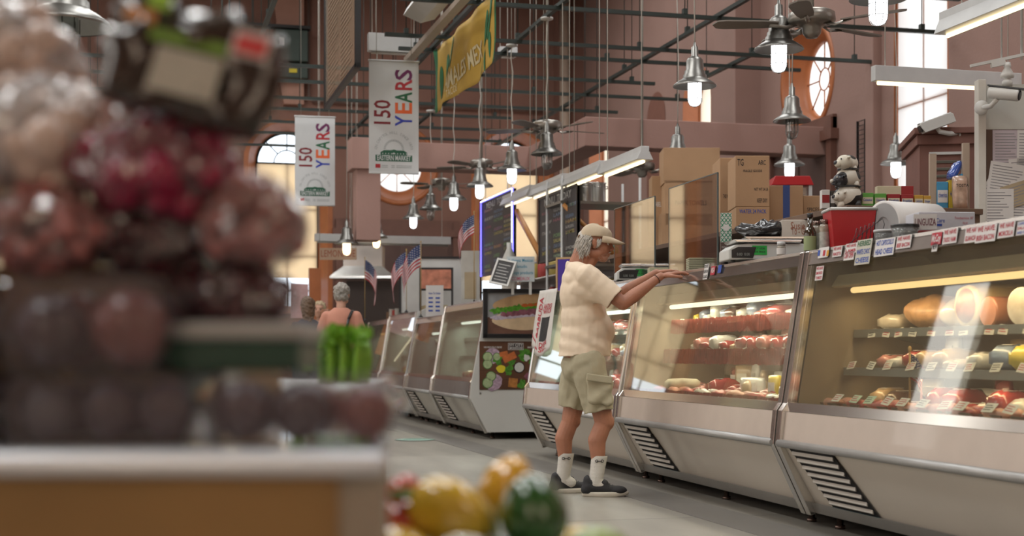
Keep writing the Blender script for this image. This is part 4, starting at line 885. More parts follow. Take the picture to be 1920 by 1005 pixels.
# ------------------------------------------------------------------ things standing on the cases and on the shelf behind
TOPZ = 1.473
def cbox(loc, sz, label, rz=0, mat=CARD, group=None, flaps=False, name='cardboard_box', tape=None, lines=(), inkm=BLKINK, cat='box'):
    t = thing(name, label, cat, loc, rz, group); w, d, h = sz
    m = MB(); m.b2(-w/2, w/2, -d/2, d/2, 0, h); m.build('carton', mat, t, bevel=.004)
    if flaps:
        m = MB(); m.box((0, -d/2-.03, h+.05), (w*.96, .006, .12), Matrix.Rotation(.5, 3, 'X')); m.box((-w/2-.03, 0, h+.04), (.006, d*.96, .1), Matrix.Rotation(-.6, 3, 'Y')); m.build('flap', mat, t)
    if tape:
        m = MB(); m.b2(-.025, .025, -d/2-.002, d/2+.002, .02, h+.002); m.build('tape', tape, t)
    if lines:
        m = MB()
        for s_, x, z, hh, ww in lines: m.text(s_, hh, Matrix.Translation((x*w, -d/2-.0015, z*h)) @ Matrix.Rotation(PI/2, 4, 'X'), xs=fit_xs(s_, hh, ww*w, .01), bold=.01)
        m.build('print', inkm, t)
    return t
FACE = -YAW  # box front facing the aisle end (roughly towards the viewer)
def shelf_at(px, py, z=BSZ): return at_z(px, py, z)
# boxes on the tall back shelf -----------------------------------
def bx(pxl, pxr, pyt, pyb, label, depth=.3, z=None, Y=None, **k):
    """carton whose front spans those columns, standing at height z"""
    zz = BSZ if z is None else z
    if Y is None: Y = (zz-EYE)*FOC/(HOR-pyb)
    a = at((pxl+pxr)/2, pyb, Y); w = (pxr-pxl)/FOC*Y; h = (pyb-pyt)/FOC*Y
    off = Vector((SN, CS, 0))*(depth/2)
    return cbox((a.x+off.x, a.y+off.y, zz if Y is None else a.z), (w, depth, h), label, k.pop('rz', FACE), **k)
b1 = bx(1380, 1443, 388, 431, 'cardboard box with a blue printed band, lower box of the tall stack', .34, lines=(('WATER 24 PACK', 0, .8, .03, .8), ), inkm=BLUEINK)
Yb = (BSZ-EYE)*FOC/(HOR-431)
h1 = (431-388)/FOC*Yb
def stack(pxl, pxr, pyt, label, base_z, Y, depth=.3, **k):
    a = at((pxl+pxr)/2, 400, Y); w = (pxr-pxl)/FOC*Y; h = EYE+(HOR-pyt)*Y/FOC-base_z
    off = Vector((SN, CS, 0))*(depth/2); return cbox((a.x+off.x, a.y+off.y, base_z+.001), (w, depth, h), label, k.pop('rz', FACE), **k)
stack(1379, 1443, 292, 'tall cardboard box on top of the box with a blue band', BSZ+h1, Yb, .36, flaps=False, lines=(('ARC', .28, .86, .035, .22), ('TG', -.35, .86, .05, .18), ('FRAGILE GOODS', .0, .70, .018, .55), ('NET WT 24 LB', .25, .34, .02, .4), ('KEEP DRY', .28, .12, .03, .3)))
stack(1350, 1379, 296, 'cardboard box face beside the tall box, partly open at its top', BSZ, Yb+.45, .4, lines=(('THIS WAY UP', 0, .5, .03, .6),))
stack(1443, 1506, 348, 'cardboard box with a blue vertical tape strip', BSZ, 10.45, .36, tape=M('blue_tape_dark', (.03, .07, .25)))
stack(1506, 1543, 367, 'small cardboard box between the blue-taped box and the cow figure', BSZ+.09, 10.6, .25, lines=(('SPICES', 0, .5, .03, .6),))
stack(1503, 1545, 401, 'brown tray box under the small cardboard box', BSZ-.0, 10.6, .25, mat=WOODB)
# far tall stack behind the clear screens
counter(5.1, 5.8, 12.75, 16.0, 1.75, 'tall dark shelf counter behind the clear screens', WOODB, 'back_shelf')
stack(1244, 1350, 277, 'long cardboard box high on the stack behind the clear screens', 2.60, 14.0, .4)
stack(1246, 1345, 338, 'wide cardboard box under the long one behind the clear screens', 2.18, 14.0, .4, lines=(('PAPER TOWELS', 0, .5, .05, .6),))
stack(1240, 1340, 400, 'wide cardboard box at the foot of the stack behind the screens', 1.751, 14.0, .42)
stack(1222, 1244, 330, 'narrow upright cardboard box beside the far stack with a white label', 1.751, 14.3, .3, lines=(('LABEL', 0, .7, .05, .6),), inkm=PAPER)
# white box with handwriting, scale, black bag
t = bx(1452, 1514, 415, 448, 'white open carton with red handwriting behind the kitchen scale', .16, z=1.62, mat=M('white_carton', (.62, .56, .49), rough=.7), lines=(('Susie', .0, .62, .05, .45), ('To - Go', .05, .32, .05, .5)), inkm=M('brown_pen', (.35, .15, .1)))
a = at(1428, 448, 9.4); 
cp = at_x(1483, 446, 3.97); cz = cp.z
t.location = (cp.x+.03, cp.y, cz+.001)
sh = None
sh = thing('shelf_riser', 'low steel riser on the case top carrying the white carton', 'shelf', (cp.x, cp.y, TOPZ), FACE)
m = MB(); m.b2(-.30, .14, -.10, .10, cz-TOPZ-.012, cz-TOPZ); m.build('shelf_board', STEEL, sh)
for x in (-.28, .12):
    for y in (-.08, .08): m = MB(); m.b2(x-.01, x+.01, y-.01, y+.01, 0, cz-TOPZ-.012); m.build('leg', STEEL, sh)
a = sh.matrix_basis @ Vector((-.17, 0, 0))
t = thing('black_bag', 'crumpled black plastic bag lying behind the kitchen scale', 'bag', (a.x, a.y, cz)); m = MB(); m.ball((0, 0, .045), (.16, .1, .055), 24, 14)
for v in m.bm.verts: v.co += v.co.normalized()*noise.noise(v.co*18)*.05
m.build('film', M('black_film', (.02, .02, .022), rough=.25, coat=.5), t)
# kitchen scale: white housing, steel platter on top, display to the aisle
def scale_(loc, rz, label):
    t = thing('kitchen_scale', label, 'scale', loc, rz)
    W, D, H = .47, .26, .10
    m = MB(); m.prism([(-W/2, .0), (-W/2, H*.62), (-W/2+.04, H*.9), (-W/2+.13, H), (W/2-.01, H), (W/2, H*.9), (W/2, 0.0)], -D/2, D/2, 'y'); m.build('housing', M('scale_white', (.62, .63, .60), rough=.35), t, bevel=.008)
    m = MB(); m.prism([(-W/2+.02, .012), (-W/2+.02, H*.6), (-W/2+.06, H*.78), (-W/2+.17, H*.78), (-W/2+.15, .012)], -D/2-.004, -D/2+.01, 'y'); m.build('display', BLACK, t, bevel=.002)
    m = MB(); m.text('0.00  0.00', .018, Matrix.Translation((-W/2+.09, -D/2-.0055, .032)) @ Matrix.Rotation(PI/2, 4, 'X'), xs=.8); m.build('digits', M('digit_grey', (.35, .38, .36)), t)
    m = MB(); m.prism([(-W/2+.05, H+.004), (-W/2+.03, H+.022), (W/2-.02, H+.022), (W/2-.03, H+.004)], -D/2-.015, D/2+.01, 'y'); m.build('platter', STEEL, t, bevel=.004)
    m = MB(); m.b2(-.09, .0, -D/2-.0025, -D/2-.001, .03, .085); m.build('green_sticker', M('sticker_green', (.03, .42, .07), rough=.5), t)
    m = MB(); m.text('NOT LEGAL', .012, Matrix.Translation((-.045, -D/2-.0032, .068)) @ Matrix.Rotation(PI/2, 4, 'X'), bold=.02, xs=.8); m.text('FOR TRADE', .012, Matrix.Translation((-.045, -D/2-.0032, .048)) @ Matrix.Rotation(PI/2, 4, 'X'), bold=.02, xs=.8); m.build('sticker_print', BLKINK, t)
    for x in (-.2, .2): 
        for y in (-.1, .1): m = MB(); m.tube([(x, y, -.012), (x, y, 0)], .015, 8); m.build('foot', BLACK, t)
    return t
q = at_x(1428, 485, 3.66); scale_((q.x, q.y, TOPZ+.014), FACE+R(4), 'white kitchen scale with a green sticker and black display on the case top')
q = row_pt(3.4, .42); t = scale_((q.x, q.y, TOPZ+.014), FACE, 'pale kitchen scale behind the man, on the case with BARBUDA banner')
# acrylic screens
def screen(u0, u1, h, label, d=.34, frame=None):
    a = row_pt(u0, d); t = thing('acrylic_screen', label, 'sneeze guard', (a.x, a.y, TOPZ), -ROWA, 'clear acrylic sneeze guards on the case tops')
    L_ = u1-u0; m = MB(); m.b2(-.003, .003, 0, L_, 0, h); m.build('sheet', PLEX, t)
    m = MB(); m.b2(-.005, .005, -.004, .004, 0, h); m.b2(-.0045, .0045, L_-.003, L_+.003, 0, h); m.b2(-.004, .004, 0, L_, h-.003, h+.003); m.build('polished_edge', M('acrylic_edge', (.10, .12, .12), rough=.2), t)
    m = MB()
    for y in (.1, L_-.1): m.b2(-.04, .04, y-.02, y+.02, 0, .012); m.b2(-.012, .012, y-.02, y+.02, .012, .05)
    m.build('foot_clamp', STEEL, t); return t
def uof(px, d=.34): return at_x(px, 400, 3.29+d+.03).y-7.0
screen(uof(1345), uof(1250), .64, 'tall clear screen nearer the kitchen scale with an eye-level seam', .34)
screen(uof(1222), uof(1143), .62, 'clear screen just beyond the man, reflecting two lamps', .34)
# wooden block stack, napkins
for px, py, w, lb, n_ in ((1236, 500, .16, 'pale green wooden box by the man\'s far hand', 5), (1322, 487, .24, 'stack of pale wooden boards near the clear screen', 8)):
    q = at_x(px, py-4, 3.29+.42); t = thing('wooden_box' if n_ == 5 else 'board_stack', lb, 'box', (q.x, q.y, TOPZ), FACE)
    for k in range(n_):
        if n_ == 5 and k: break
        hh = .085 if n_ == 5 else .011
        m = MB(); m.b2(-w/2, w/2, -.08, .08, k*.0125, k*.0125+hh); m.build('block' if n_ == 5 else 'board', M('pale_wood', (.44, .43, .29), rough=.6, var=.1, scale=10), t, bevel=.002)
# hatch pattern sticker bag (green lattice label over dark pouch)
q = at_x(1356, 482, 3.29+.34); t = thing('snack_pouch', 'tall pouch with a green diamond lattice top and dark lower label', 'packet', (q.x+.02, q.y, TOPZ), FACE)
pw, ph = .072, .36
m = MB(); m.b2(-pw/2, pw/2, 0, .035, 0, ph); m.build('pouch', M('pouch_dark', (.09, .06, .05), rough=.4), t, bevel=.004)
m = MB(); m.b2(-pw/2, pw/2, -.002, -.0005, ph*.47, ph); m.build('lattice_panel', PAPER, t)
m = MB()
n5 = 3
for i in range(n5):
    for j in range(6):
        cx, cz_ = -pw/2+pw*(i+.5)/n5, ph*.47+ph*.53*(j+.5)/6; a_ = pw/n5*.5
        for s_ in ((1, 1), (-1, 1)):
            m.prism([(cx-a_*s_[0], cz_-a_*1.2), (cx-a_*s_[0]*.65, cz_-a_*1.2), (cx+a_*s_[0], cz_+a_*1.0), (cx+a_*s_[0], cz_+a_*1.2), (cx+a_*.7*s_[0], cz_+a_*1.2), (cx-a_*s_[0], cz_-a_*.95)], -.003, -.002, 'y')
m.build('lattice_print', M('lattice_green', (.02, .25, .13)), t)
m = MB(); m.lathe([(0, 0), (.022, 0)], (0, -.0045, ph*.73), 16, rot=Matrix.Rotation(PI/2, 3, 'X')); m.build('round_badge', PAPER, t)
m = MB(); m.text('PISTACHIO', .012, Matrix.Translation((0, -.001, ph*.38)) @ Matrix.Rotation(PI/2, 4, 'X'), xs=.7); m.text('ROASTED', .01, Matrix.Translation((0, -.001, ph*.3)) @ Matrix.Rotation(PI/2, 4, 'X'), xs=.7); m.build('label_print', PAPER, t)
# bottles and jars at joint A/B -----------------------------------
def bottle(loc, label, prof, mat, capm, labm=None, cat='bottle', name='glass_bottle', lz=None, group=None):
    t = thing(name, label, cat, loc, 0, group); m = MB(); m.lathe(prof, seg=20); m.build('glass_body', mat, t)
    r0, z1 = prof[-1][0] or prof[-2][0], prof[-1][1]; rt = prof[-2][0]
    m = MB(); m.lathe([(0, z1), (rt+.003, z1), (rt+.003, z1+.022), (0, z1+.022)], seg=16); m.build('cap', capm, t)
    if labm:
        rr = max(p[0] for p in prof)+.0008; m = MB(); m.lathe([(rr, lz[0]), (rr, lz[1])], seg=20); m.build('paper_label', labm, t)
    return t
oil = M('olive_bottle', (.035, .022, .01), rough=.12, coat=1); LBG = M('label_sage', (.30, .36, .18), rough=.6); JARG = M('jar_contents', (.30, .26, .20), rough=.3, var=.5, scale=25, coat=1)
q = at_x(1519, 463, 3.29+.24)
bottle((q.x, q.y, TOPZ), 'dark olive oil bottle with a sage green label at the joint of two cases', [(0, 0), (.032, 0), (.034, .008), (.034, .105), (.026, .13), (.014, .15), (.013, .195), (0, .195)], oil, BLACK, LBG, lz=(.012, .09))
bottle((at_x(1494, 463, 3.29+.20).x, at_x(1494, 463, 3.6).y-.03, TOPZ), 'small spice jar with pale cap beside the olive oil bottle', [(0, 0), (.024, 0), (.025, .005), (.025, .05), (.02, .06), (0, .06)], JARG, LWHITE, PAPER, lz=(.01, .045), name='spice_jar', cat='jar')
for k, px in enumerate((1533, 1546)):
    q = at_x(px, 460, 3.29+.30); bottle((q.x, q.y, TOPZ), ['tall narrow jar with printed label right after the oil bottle', 'tall narrow jar with an olive picture touching the red bin'][k], [(0, 0), (.028, 0), (.029, .006), (.029, .14), (.022, .155), (0, .155)], JARG, DSTEEL, M('jar_label', (.42, .42, .38), var=.3, scale=40), lz=(.02, .11), name='tall_jar', cat='jar')
# red bin
q = at_x(1592, 462, 3.29+.42); t = thing('plastic_bin', 'red plastic bin with white rim on the case top', 'bin', (q.x, q.y, TOPZ), FACE)
m = MB(); RB = M('red_plastic', (.46, .012, .018), rough=.35, var=.05)
w1, w2, d1, d2, hh = .20, .245, .17, .21, .225
V = [[m._v((sx*w/2, sy*d/2, z)) for sx, sy in ((-1,-1),(1,-1),(1,1),(-1,1))] for w, d, z in ((w1, d1, 0), (w2, d2, hh), (w2-.012, d2-.012, hh), (w1-.01, d1-.01, .01))]
m.face(V[0][::-1])
for A, B in zip(V, V[1:]):
    for k in range(4): m.face([A[k], A[(k+1) % 4], B[(k+1) % 4], B[k]])
m.face(V[3]); m.build('bin_body', RB, t, bevel=.006)
m = MB(); P = [(-w2/2, -d2/2, hh), (w2/2, -d2/2, hh), (w2/2, d2/2, hh), (-w2/2, d2/2, hh), (-w2/2, -d2/2, hh)]; m.tube(P, .009, 6); m.build('white_rim', WHITE, t)
# wire rack leaning on the bin
q = at_x(1606, 458, 3.29+.30); t = thing('wire_rack', 'thin black wire rack leaning beside the red bin', 'wire rack', (q.x, q.y, TOPZ), FACE); m = MB()
for k in range(5):
    x = -.03+k*.022; m.tube([(x-.01, -.03, 0.0), (x+.02, -.025, .07+.01*k), (x+.03, .0, .10+.008*k), (x+.045, .03, .10+.008*k), (x+.05, .05, .05)], .0018, 5)
m.tube([(-.07, -.04, .0), (.02, -.03, .07), (.13, -.02, .15), (.14, -.02, .12), (.14, .0, .1)], .002, 5); m.tube([(-.05, -.03, .005), (.10, -.03, .005)], .002, 5)
m.build('wires', BLACK, t)
# paper roll
q = at_x(1690, 432, 3.29+.66); t = thing('paper_roll', 'thick roll of white butcher paper lying on the case top', 'paper roll', (q.x+.05, q.y, TOPZ), FACE)
r_ = .132; X = Matrix.Rotation(PI/2, 3, 'Y') @ Matrix.Rotation(0, 3, 'Z')
rollrot = Matrix.Rotation(R(28), 3, 'Z') @ Matrix.Rotation(PI/2, 3, 'Y')
m = MB(); m.lathe([(r_*.9, -.19), (r_, -.19), (r_, .16), (r_*.9, .16)], (0, 0, r_), 32, rot=rollrot); m.build('paper', M('butcher_paper', (.66, .64, .62), rough=.6), t)
m = MB()
for z in (-.19, .16): m.lathe([(r_*.9, z), (r_*.35, z), (r_*.33, z*.97), (0, z*.97)], (0, 0, r_), 32, rot=rollrot, smooth=False)
m.build('roll_end', M('roll_end_grey', (.33, .33, .33), rough=.6, var=.1), t)
e1 = rollrot @ Vector((0, 0, .162))
m = MB(); m.box((e1.x+.005, e1.y-.004, r_+.02), (.09, .004, .03), Matrix.Rotation(R(-62), 3, 'Z')); m.build('red_band', REDINK, t)
# deli containers
for (px, py, rr_, hh, lb, capm) in ((1660, 452, .058, .055, 'clear plastic container with frosted lid by the red bin', LWHITE), (1697, 444, .068, .065, 'round clear deli tub with a black lid below the paper roll', BLACK)):
    q = at_x(px, py, 3.29+.28); t = thing('deli_container', lb, 'container', (q.x, q.y, TOPZ), FACE)
    m = MB(); m.lathe([(0, .0), (rr_*.85, 0), (rr_*.95, hh), (rr_*.93, hh), (rr_*.83, .004), (0, .004)], seg=24); m.build('tub', glass_mat('tub_plastic', (.85, .88, .88), refl=.8, base=.08, haze=.3, hazecol=(.5, .52, .52)), t)
    m = MB(); m.lathe([(0, hh+.008), (rr_, hh+.008), (rr_, hh-.004), (rr_*.95, hh-.004), (0, hh)], seg=24); m.build('lid', capm, t)
    m = MB(); m.lathe([(0, .01), (rr_*.8, .01), (rr_*.85, hh*.6), (0, hh*.62)], seg=20); m.build('contents', M('tub_fill', (.42, .42, .40), var=.3, scale=30), t)
# white printed cartons (LINGUIZA sign on one)
q = at_x(1772, 436, 3.29+.52); WC = M('white_carton2', (.56, .57, .62), rough=.6)
Yq = 6.2
for k, (hh, lab) in enumerate(((.055, 'flat white carton under the box with the LINGUIZA paper'), (.088, 'white printed carton with a paper reading LINGUIZA on its end'))):
    z0_ = TOPZ+(.0 if k == 0 else .0565)
    t = thing('white_carton', lab, 'box', (q.x, q.y, z0_), FACE+R(3)); m = MB(); m.b2(-.13, .15, 0, .2, 0, hh); m.build('carton', WC, t, bevel=.003)
    m = MB()
    if k:
        m.text('SteriCare', .022, Matrix.Translation((-.045, -.0012, .045)) @ Matrix.Rotation(PI/2, 4, 'X'), bold=.01, xs=.75); m.b2(-.055, -.015, -.0012, -.0005, .018, .03)
        m.build('blue_print', BLUEINK, t); m = MB(); m.text('Foodservice 18"', .014, Matrix.Translation((.095, -.0012, .058)) @ Matrix.Rotation(PI/2, 4, 'X'), xs=.75); m.text('FILM', .012, Matrix.Translation((.1, -.0012, .032)) @ Matrix.Rotation(PI/2, 4, 'X'), xs=.75); m.build('red_print', REDINK, t)
q2 = at_x(1728, 430, 3.29+.36)
t = thing('paper_sign', 'small white paper sign reading LINGUIZA in front of the white cartons', 'sign', (q2.x+.02, q2.y, TOPZ+.05), FACE+R(-8)); m = MB(); m.b2(-.055, .055, 0, .002, 0, .075); m.build('sheet', PAPER, t)
m = MB(); m.text('LINGUIZA', .035, Matrix.Translation((0, -.001, .035)) @ Matrix.Rotation(PI/2, 4, 'X'), bold=.015, xs=fit_xs('LINGUIZA', .035, .098, .015)); m.build('lettering', M('dark_maroon_ink', (.12, .01, .03)), t)
t = thing('red_carton', 'small red carton under the LINGUIZA sign', 'box', (q2.x+.02, q2.y+.01, TOPZ), FACE+R(-8)); m = MB(); m.b2(-.05, .055, 0, .06, 0, .048); m.build('carton', M('red_carton_m', (.38, .05, .05), rough=.5), t, bevel=.002)
# items on the tall shelf: cow statue, tea boxes, cereal boxes, bags
q = shelf_at(1590, 391); cw = thing('cow_figurine', 'black and white figurine of three cows piled on one another', 'figurine', (q.x, q.y, BSZ), FACE)
COWW = M('cow_white', (.62, .58, .50), rough=.4, var=.05); COWB = M('cow_black', (.02, .02, .025), rough=.3)
nt = COWW.node_tree; b_ = nt.nodes['Principled BSDF']; src = b_.inputs['Base Color'].links[0].from_socket
n_ = nt.nodes.new('ShaderNodeTexNoise'); n_.inputs['Scale'].default_value = 11; n_.inputs['Detail'].default_value = 0
tcn = nt.nodes.new('ShaderNodeTexCoord'); nt.links.new(tcn.outputs['Object'], n_.inputs['Vector'])
rp = nt.nodes.new('ShaderNodeValToRGB'); rp.color_ramp.interpolation = 'CONSTANT'; rp.color_ramp.elements[0].color = (1,1,1,1); rp.color_ramp.elements[1].position = .56; rp.color_ramp.elements[1].color = (.03,.03,.035,1)
mx_ = nt.nodes.new('ShaderNodeMix'); mx_.data_type = 'RGBA'; mx_.blend_type = 'MULTIPLY'; mx_.inputs['Factor'].default_value = 1
nt.links.new(n_.outputs['Fac'], rp.inputs[0]); nt.links.new(src, mx_.inputs['A']); nt.links.new(rp.outputs[0], mx_.inputs['B']); nt.links.new(mx_.outputs['Result'], b_.inputs['Base Color'])
def cow_part(z, s, kind):
    m = MB(); m.ball((0, 0, z+.055*s), (.072*s, .062*s, .062*s), 20, 14)
    for sx in (-1, 1):
        for y in (-.03, .035): m.tube([(sx*.035*s, y*s, z+.03*s), (sx*.045*s, (y-.005)*s, z)], [.02*s, .017*s], 8)
    m.build('body', COWW, cw, smooth=True)
def cow_head(z, x, s, mat, y=-.04):
    m = MB(); m.ball((x, y, z), (.046*s, .042*s, .042*s), 16, 12); m.ball((x-.036*s, y-.008, z-.010*s), (.026*s, .026*s, .022*s), 12, 8)
    for sy in (-1, 1): m.ball((x+.015*s, y+sy*.044*s, z+.022*s), (.010*s, .020*s, .008*s), 8, 6)
    h = m.build('head', mat, cw, smooth=True)
    m = MB(); m.ball((x-.052*s, y-.010, z-.006*s), (.014*s, .020*s, .014*s), 10, 8); m.ball((x-.028*s, y-.038*s, z+.014*s), .005*s, 8, 6); m.build('muzzle_and_eyes', COWB if mat is not COWB else M('cow_plain', (.5, .46, .4)), h)
cow_part(0, 1.25, 0); cow_part(.125, 1.05, 1); cow_part(.225, .85, 2)
PLAINW = M('cow_cream', (.64, .60, .50), rough=.4)
cow_head(.165, -.055, 1.0, COWB); cow_head(.275, -.03, 1.05, PLAINW); cow_head(.07, -.05, .9, COWW)
m = MB(); m.tube([(.06*math.cos(2*PI*k/16), .052*math.sin(2*PI*k/16), .235) for k in range(17)], .006, 6); m.tube([(.075*math.cos(2*PI*k/16), .065*math.sin(2*PI*k/16), .13) for k in range(17)], .006, 6); m.build('collar', BLACK, cw)
def carton(pxl, pxr, pyt, pyb, label, m1, m2=None, txt=None, ink=PAPER, Y=None, d=.06, rz=None, nm='grocery_box', cat='box', side=None):
    zz = BSZ; Yc = Y or (zz-EYE)*FOC/(HOR-pyb); a = at((pxl+pxr)/2, pyb, Yc); w = (pxr-pxl)/FOC*Yc; h = (pyb-pyt)/FOC*Yc; base = max(a.z, BSZ)
    t = thing(nm, label, cat, (a.x, a.y, BSZ+.001), FACE if rz is None else rz); h = EYE+(HOR-pyt)*Yc/FOC-BSZ
    m = MB(); m.b2(-w/2, w/2, 0, d, 0, h); m.build('carton', m1, t, bevel=.002)
    if m2: m = MB(); m.b2(-w*.45, w*.45, -.0015, 0, h*.3, h*.72); m.build('label_panel', m2, t)
    if txt: m = MB(); m.text(txt, h*.18, Matrix.Translation((0, -.0025, h*.55)) @ Matrix.Rotation(PI/2, 4, 'X'), bold=.01, xs=fit_xs(txt, h*.18, w*.75, .01)); m.build('print', ink, t)
    return t
TG = M('tea_green', (.10, .33, .05), rough=.5); TC = M('tea_cream', (.55, .50, .36), rough=.5); TR = M('tea_red', (.28, .015, .02), rough=.5); TY = M('tea_amber', (.48, .28, .04), rough=.5)
CB = M('cereal_blue', (.05, .28, .50), rough=.45); CY = M('cereal_yellow', (.62, .45, .05), rough=.45)
def carton2(*a, **k): return carton(*a, **k)
carton(1541, 1556, 356, 391, 'red and white grocery box first beside the cow figurine', PAPER, TR, None)
carton(1557, 1568, 358, 391, 'dark striped grocery box half hidden by the cow figurine', BLACK, PAPER, 'OO')
for k, (a, b, c1, tx) in enumerate(((1616, 1638, TG, 'Celestial'), (1640, 1662, TG, 'Chamomile'), (1664, 1688, TR, 'English'), (1690, 1713, TR, 'Breakfast'), (1715, 1731, TY, 'Lemon'), (1732, 1746, TY, 'Ginger'))):
    carton(a, b, 362+k*1, 391, ['green tea box first after the cow figurine', 'second green tea box from the cow figurine', 'dark red tea box beside the green ones', 'second dark red tea box', 'amber tea box beside the dark red ones', 'second amber tea box, nearest the paper roll end'][k], c1, TC, tx, BLUEINK)
for k, (a, b, c1) in enumerate(((1645, 1690, TC), (1690, 1713, TR))):
    Yc = (BSZ-EYE)*FOC/(HOR-391)+.12; carton(a, b, 349, 391, ['wide cream box standing behind the tea boxes', 'dark red box standing behind the tea boxes'][k], c1, None, None, Y=Yc)
carton(1757, 1778, 341, 397, 'blue face cereal box turned sideways, next to a yellow one', CB, PAPER, 'cheerios', BLUEINK)
carton(1779, 1797, 338, 397, 'yellow face cereal box with a small blue title', CY, None, 'HONEY', BLUEINK)
carton(1802, 1815, 326, 396, 'blue and yellow cereal box leaning near the white post', CB, CY, 'OAT', BLUEINK, d=.08)
q = at_z(1790, 397, BSZ); t = thing('snack_bag', 'brown mesh printed snack bag between two cereal boxes', 'bag', (q.x, q.y-.06, BSZ), FACE); m = MB(); puff(m, (.09, .21, .06), 6, 3, .3, Matrix.Translation((0, 0, .11)) @ Matrix.Rotation(PI/2-.12, 4, 'X') @ Matrix.Translation((0, 0, -.03))); m.build('wrapper', M('bag_brown', (.45, .30, .22), rough=.3, var=.4, scale=20, coat=.4), t)
m = MB(); m.text('TOSTA', .018, Matrix.Translation((0, -.045, .15)) @ Matrix.Rotation(PI/2, 4, 'X'), bold=.02); m.build('print', BLKINK, t)
q = at_z(1783, 397, BSZ); hb = EYE+(HOR-338)*q.length/FOC
t = thing('snack_bag', 'shiny blue and white snack bag lying on top of the cereal boxes', 'bag', (q.x+.02, q.y+.03, BSZ+.213), FACE); m = MB(); puff(m, (.12, .10, .05), 6, 4, .3, Matrix.Rotation(R(-60), 4, 'Y') @ Matrix.Translation((.05, 0, -.02))); m.build('wrapper', M('bag_blue', (.04, .10, .42), rough=.2, var=.4, scale=10, coat=.8), t)
# ------------------------------------------------------------------ stall behind: booth, notice board, post, cameras
PB = M('booth_paint', (.20, .09, .07), rough=.55, var=.08); 
q = at(1777, 300, 11.0); t = thing('wooden_booth', 'red-brown wooden booth with a white framed slatted window behind the cereal boxes', 'booth', (q.x, q.y, 0), FACE+R(-8))
zt_ = EYE+(HOR-252)*11/FOC
m = MB(); m.b2(-.21, 1.2, 0, .8, 0, zt_); m.build('wall_panel', PB, t)
m = MB(); m.b2(-.26, 1.25, -.06, .9, zt_, zt_+.05); m.b2(-.235, 1.2, -.03, .88, zt_-.08, zt_); m.build('cornice', PB, t, bevel=.006)
m = MB(); zw = EYE+(HOR-290)*11/FOC
for b in ((-.14, .12, zw, zw+.02), (-.14, .12, 1.0, 1.02), (-.14, -.12, 1.0, zw), (.10, .12, 1.0, zw)): m.b2(b[0], b[1], -.02, .0, b[2], b[3])
m.build('window_frame', WHITE, t)
m = MB()
for k in range(26): m.box((-.01, -.006, 1.03+k*(zw-1.03)/26), (.22, .012, .018), Matrix.Rotation(.5, 3, 'X'))
m.build('slatted_blind', M('blind_grey', (.20, .20, .17), rough=.4), t)
# partition with notice board: spans x from the white post outwards
zb_ = 2.95; Yp = 9.9; q0 = at(1832, 415, Yp)
t = thing('notice_partition', 'white partition with a brown notice board full of pinned papers', 'partition', (q0.x, q0.y, 0), FACE*1.0)
m = MB(); m.b2(.04, 1.3, 0, .05, 1.2, EYE+(HOR-158)*Yp/FOC); m.b2(.04, 1.3, 0, .05, 0, 1.2); m.build('panel', M('partition_white', (.52, .52, .48), rough=.5, var=.04), t)
m = MB(); m.b2(0, .055, -.03, .06, 0, EYE+(HOR-150)*Yp/FOC); m.build('white_post', M('post_white', (.60, .58, .53), rough=.5, var=.05), t, bevel=.004)
zc1 = EYE+(HOR-243)*Yp/FOC; m = MB(); m.b2(.055, 1.3, -.008, 0, 1.3, zc1); m.build('cork_board', M('board_brown', (.10, .062, .045), rough=.25, coat=.4), t)
rr = random.Random(11)
def note(x, z, w, h, ang, mat, k):
    T_ = Matrix.Translation((x, -.010-.002*(k % 6), z)) @ Matrix.Rotation(ang, 4, 'Y'); m = MB(); m.T = T_; m.b2(-w/2, w/2, -.0008, .0008, -h/2, h/2); o = m.build('pinned_paper', mat, t)
    m = MB(); m.T = T_
    for q_ in range(int(h/.022)): m.b2(-w*.42, w*rr.uniform(.0, .42), -.0016, -.001, h/2-.03-q_*.02, h/2-.024-q_*.02)
    m.build('print', M('print_grey', (.28, .27, .28), rough=.6), o)
LIL = M('paper_lilac', (.50, .44, .48), rough=.7)
for k, (px, py, w, h, a_, mt) in enumerate(((1890, 290, .22, .34, .0, LIL), (1930, 285, .18, .30, .02, PAPER), (1868, 350, .16, .16, .5, PAPER), (1885, 340, .25, .25, .15, PAPER), (1905, 365, .20, .16, -.3, M('paper_tan', (.42, .34, .22))), (1872, 395, .20, .30, .0, PAPER), (1912, 400, .22, .3, .05, PAPER), (1920, 330, .2, .25, -.1, PAPER))):
    p_ = at(px, py, Yp); note((px-1832)/FOC*Yp, p_.z, w, h, a_, mt, k)
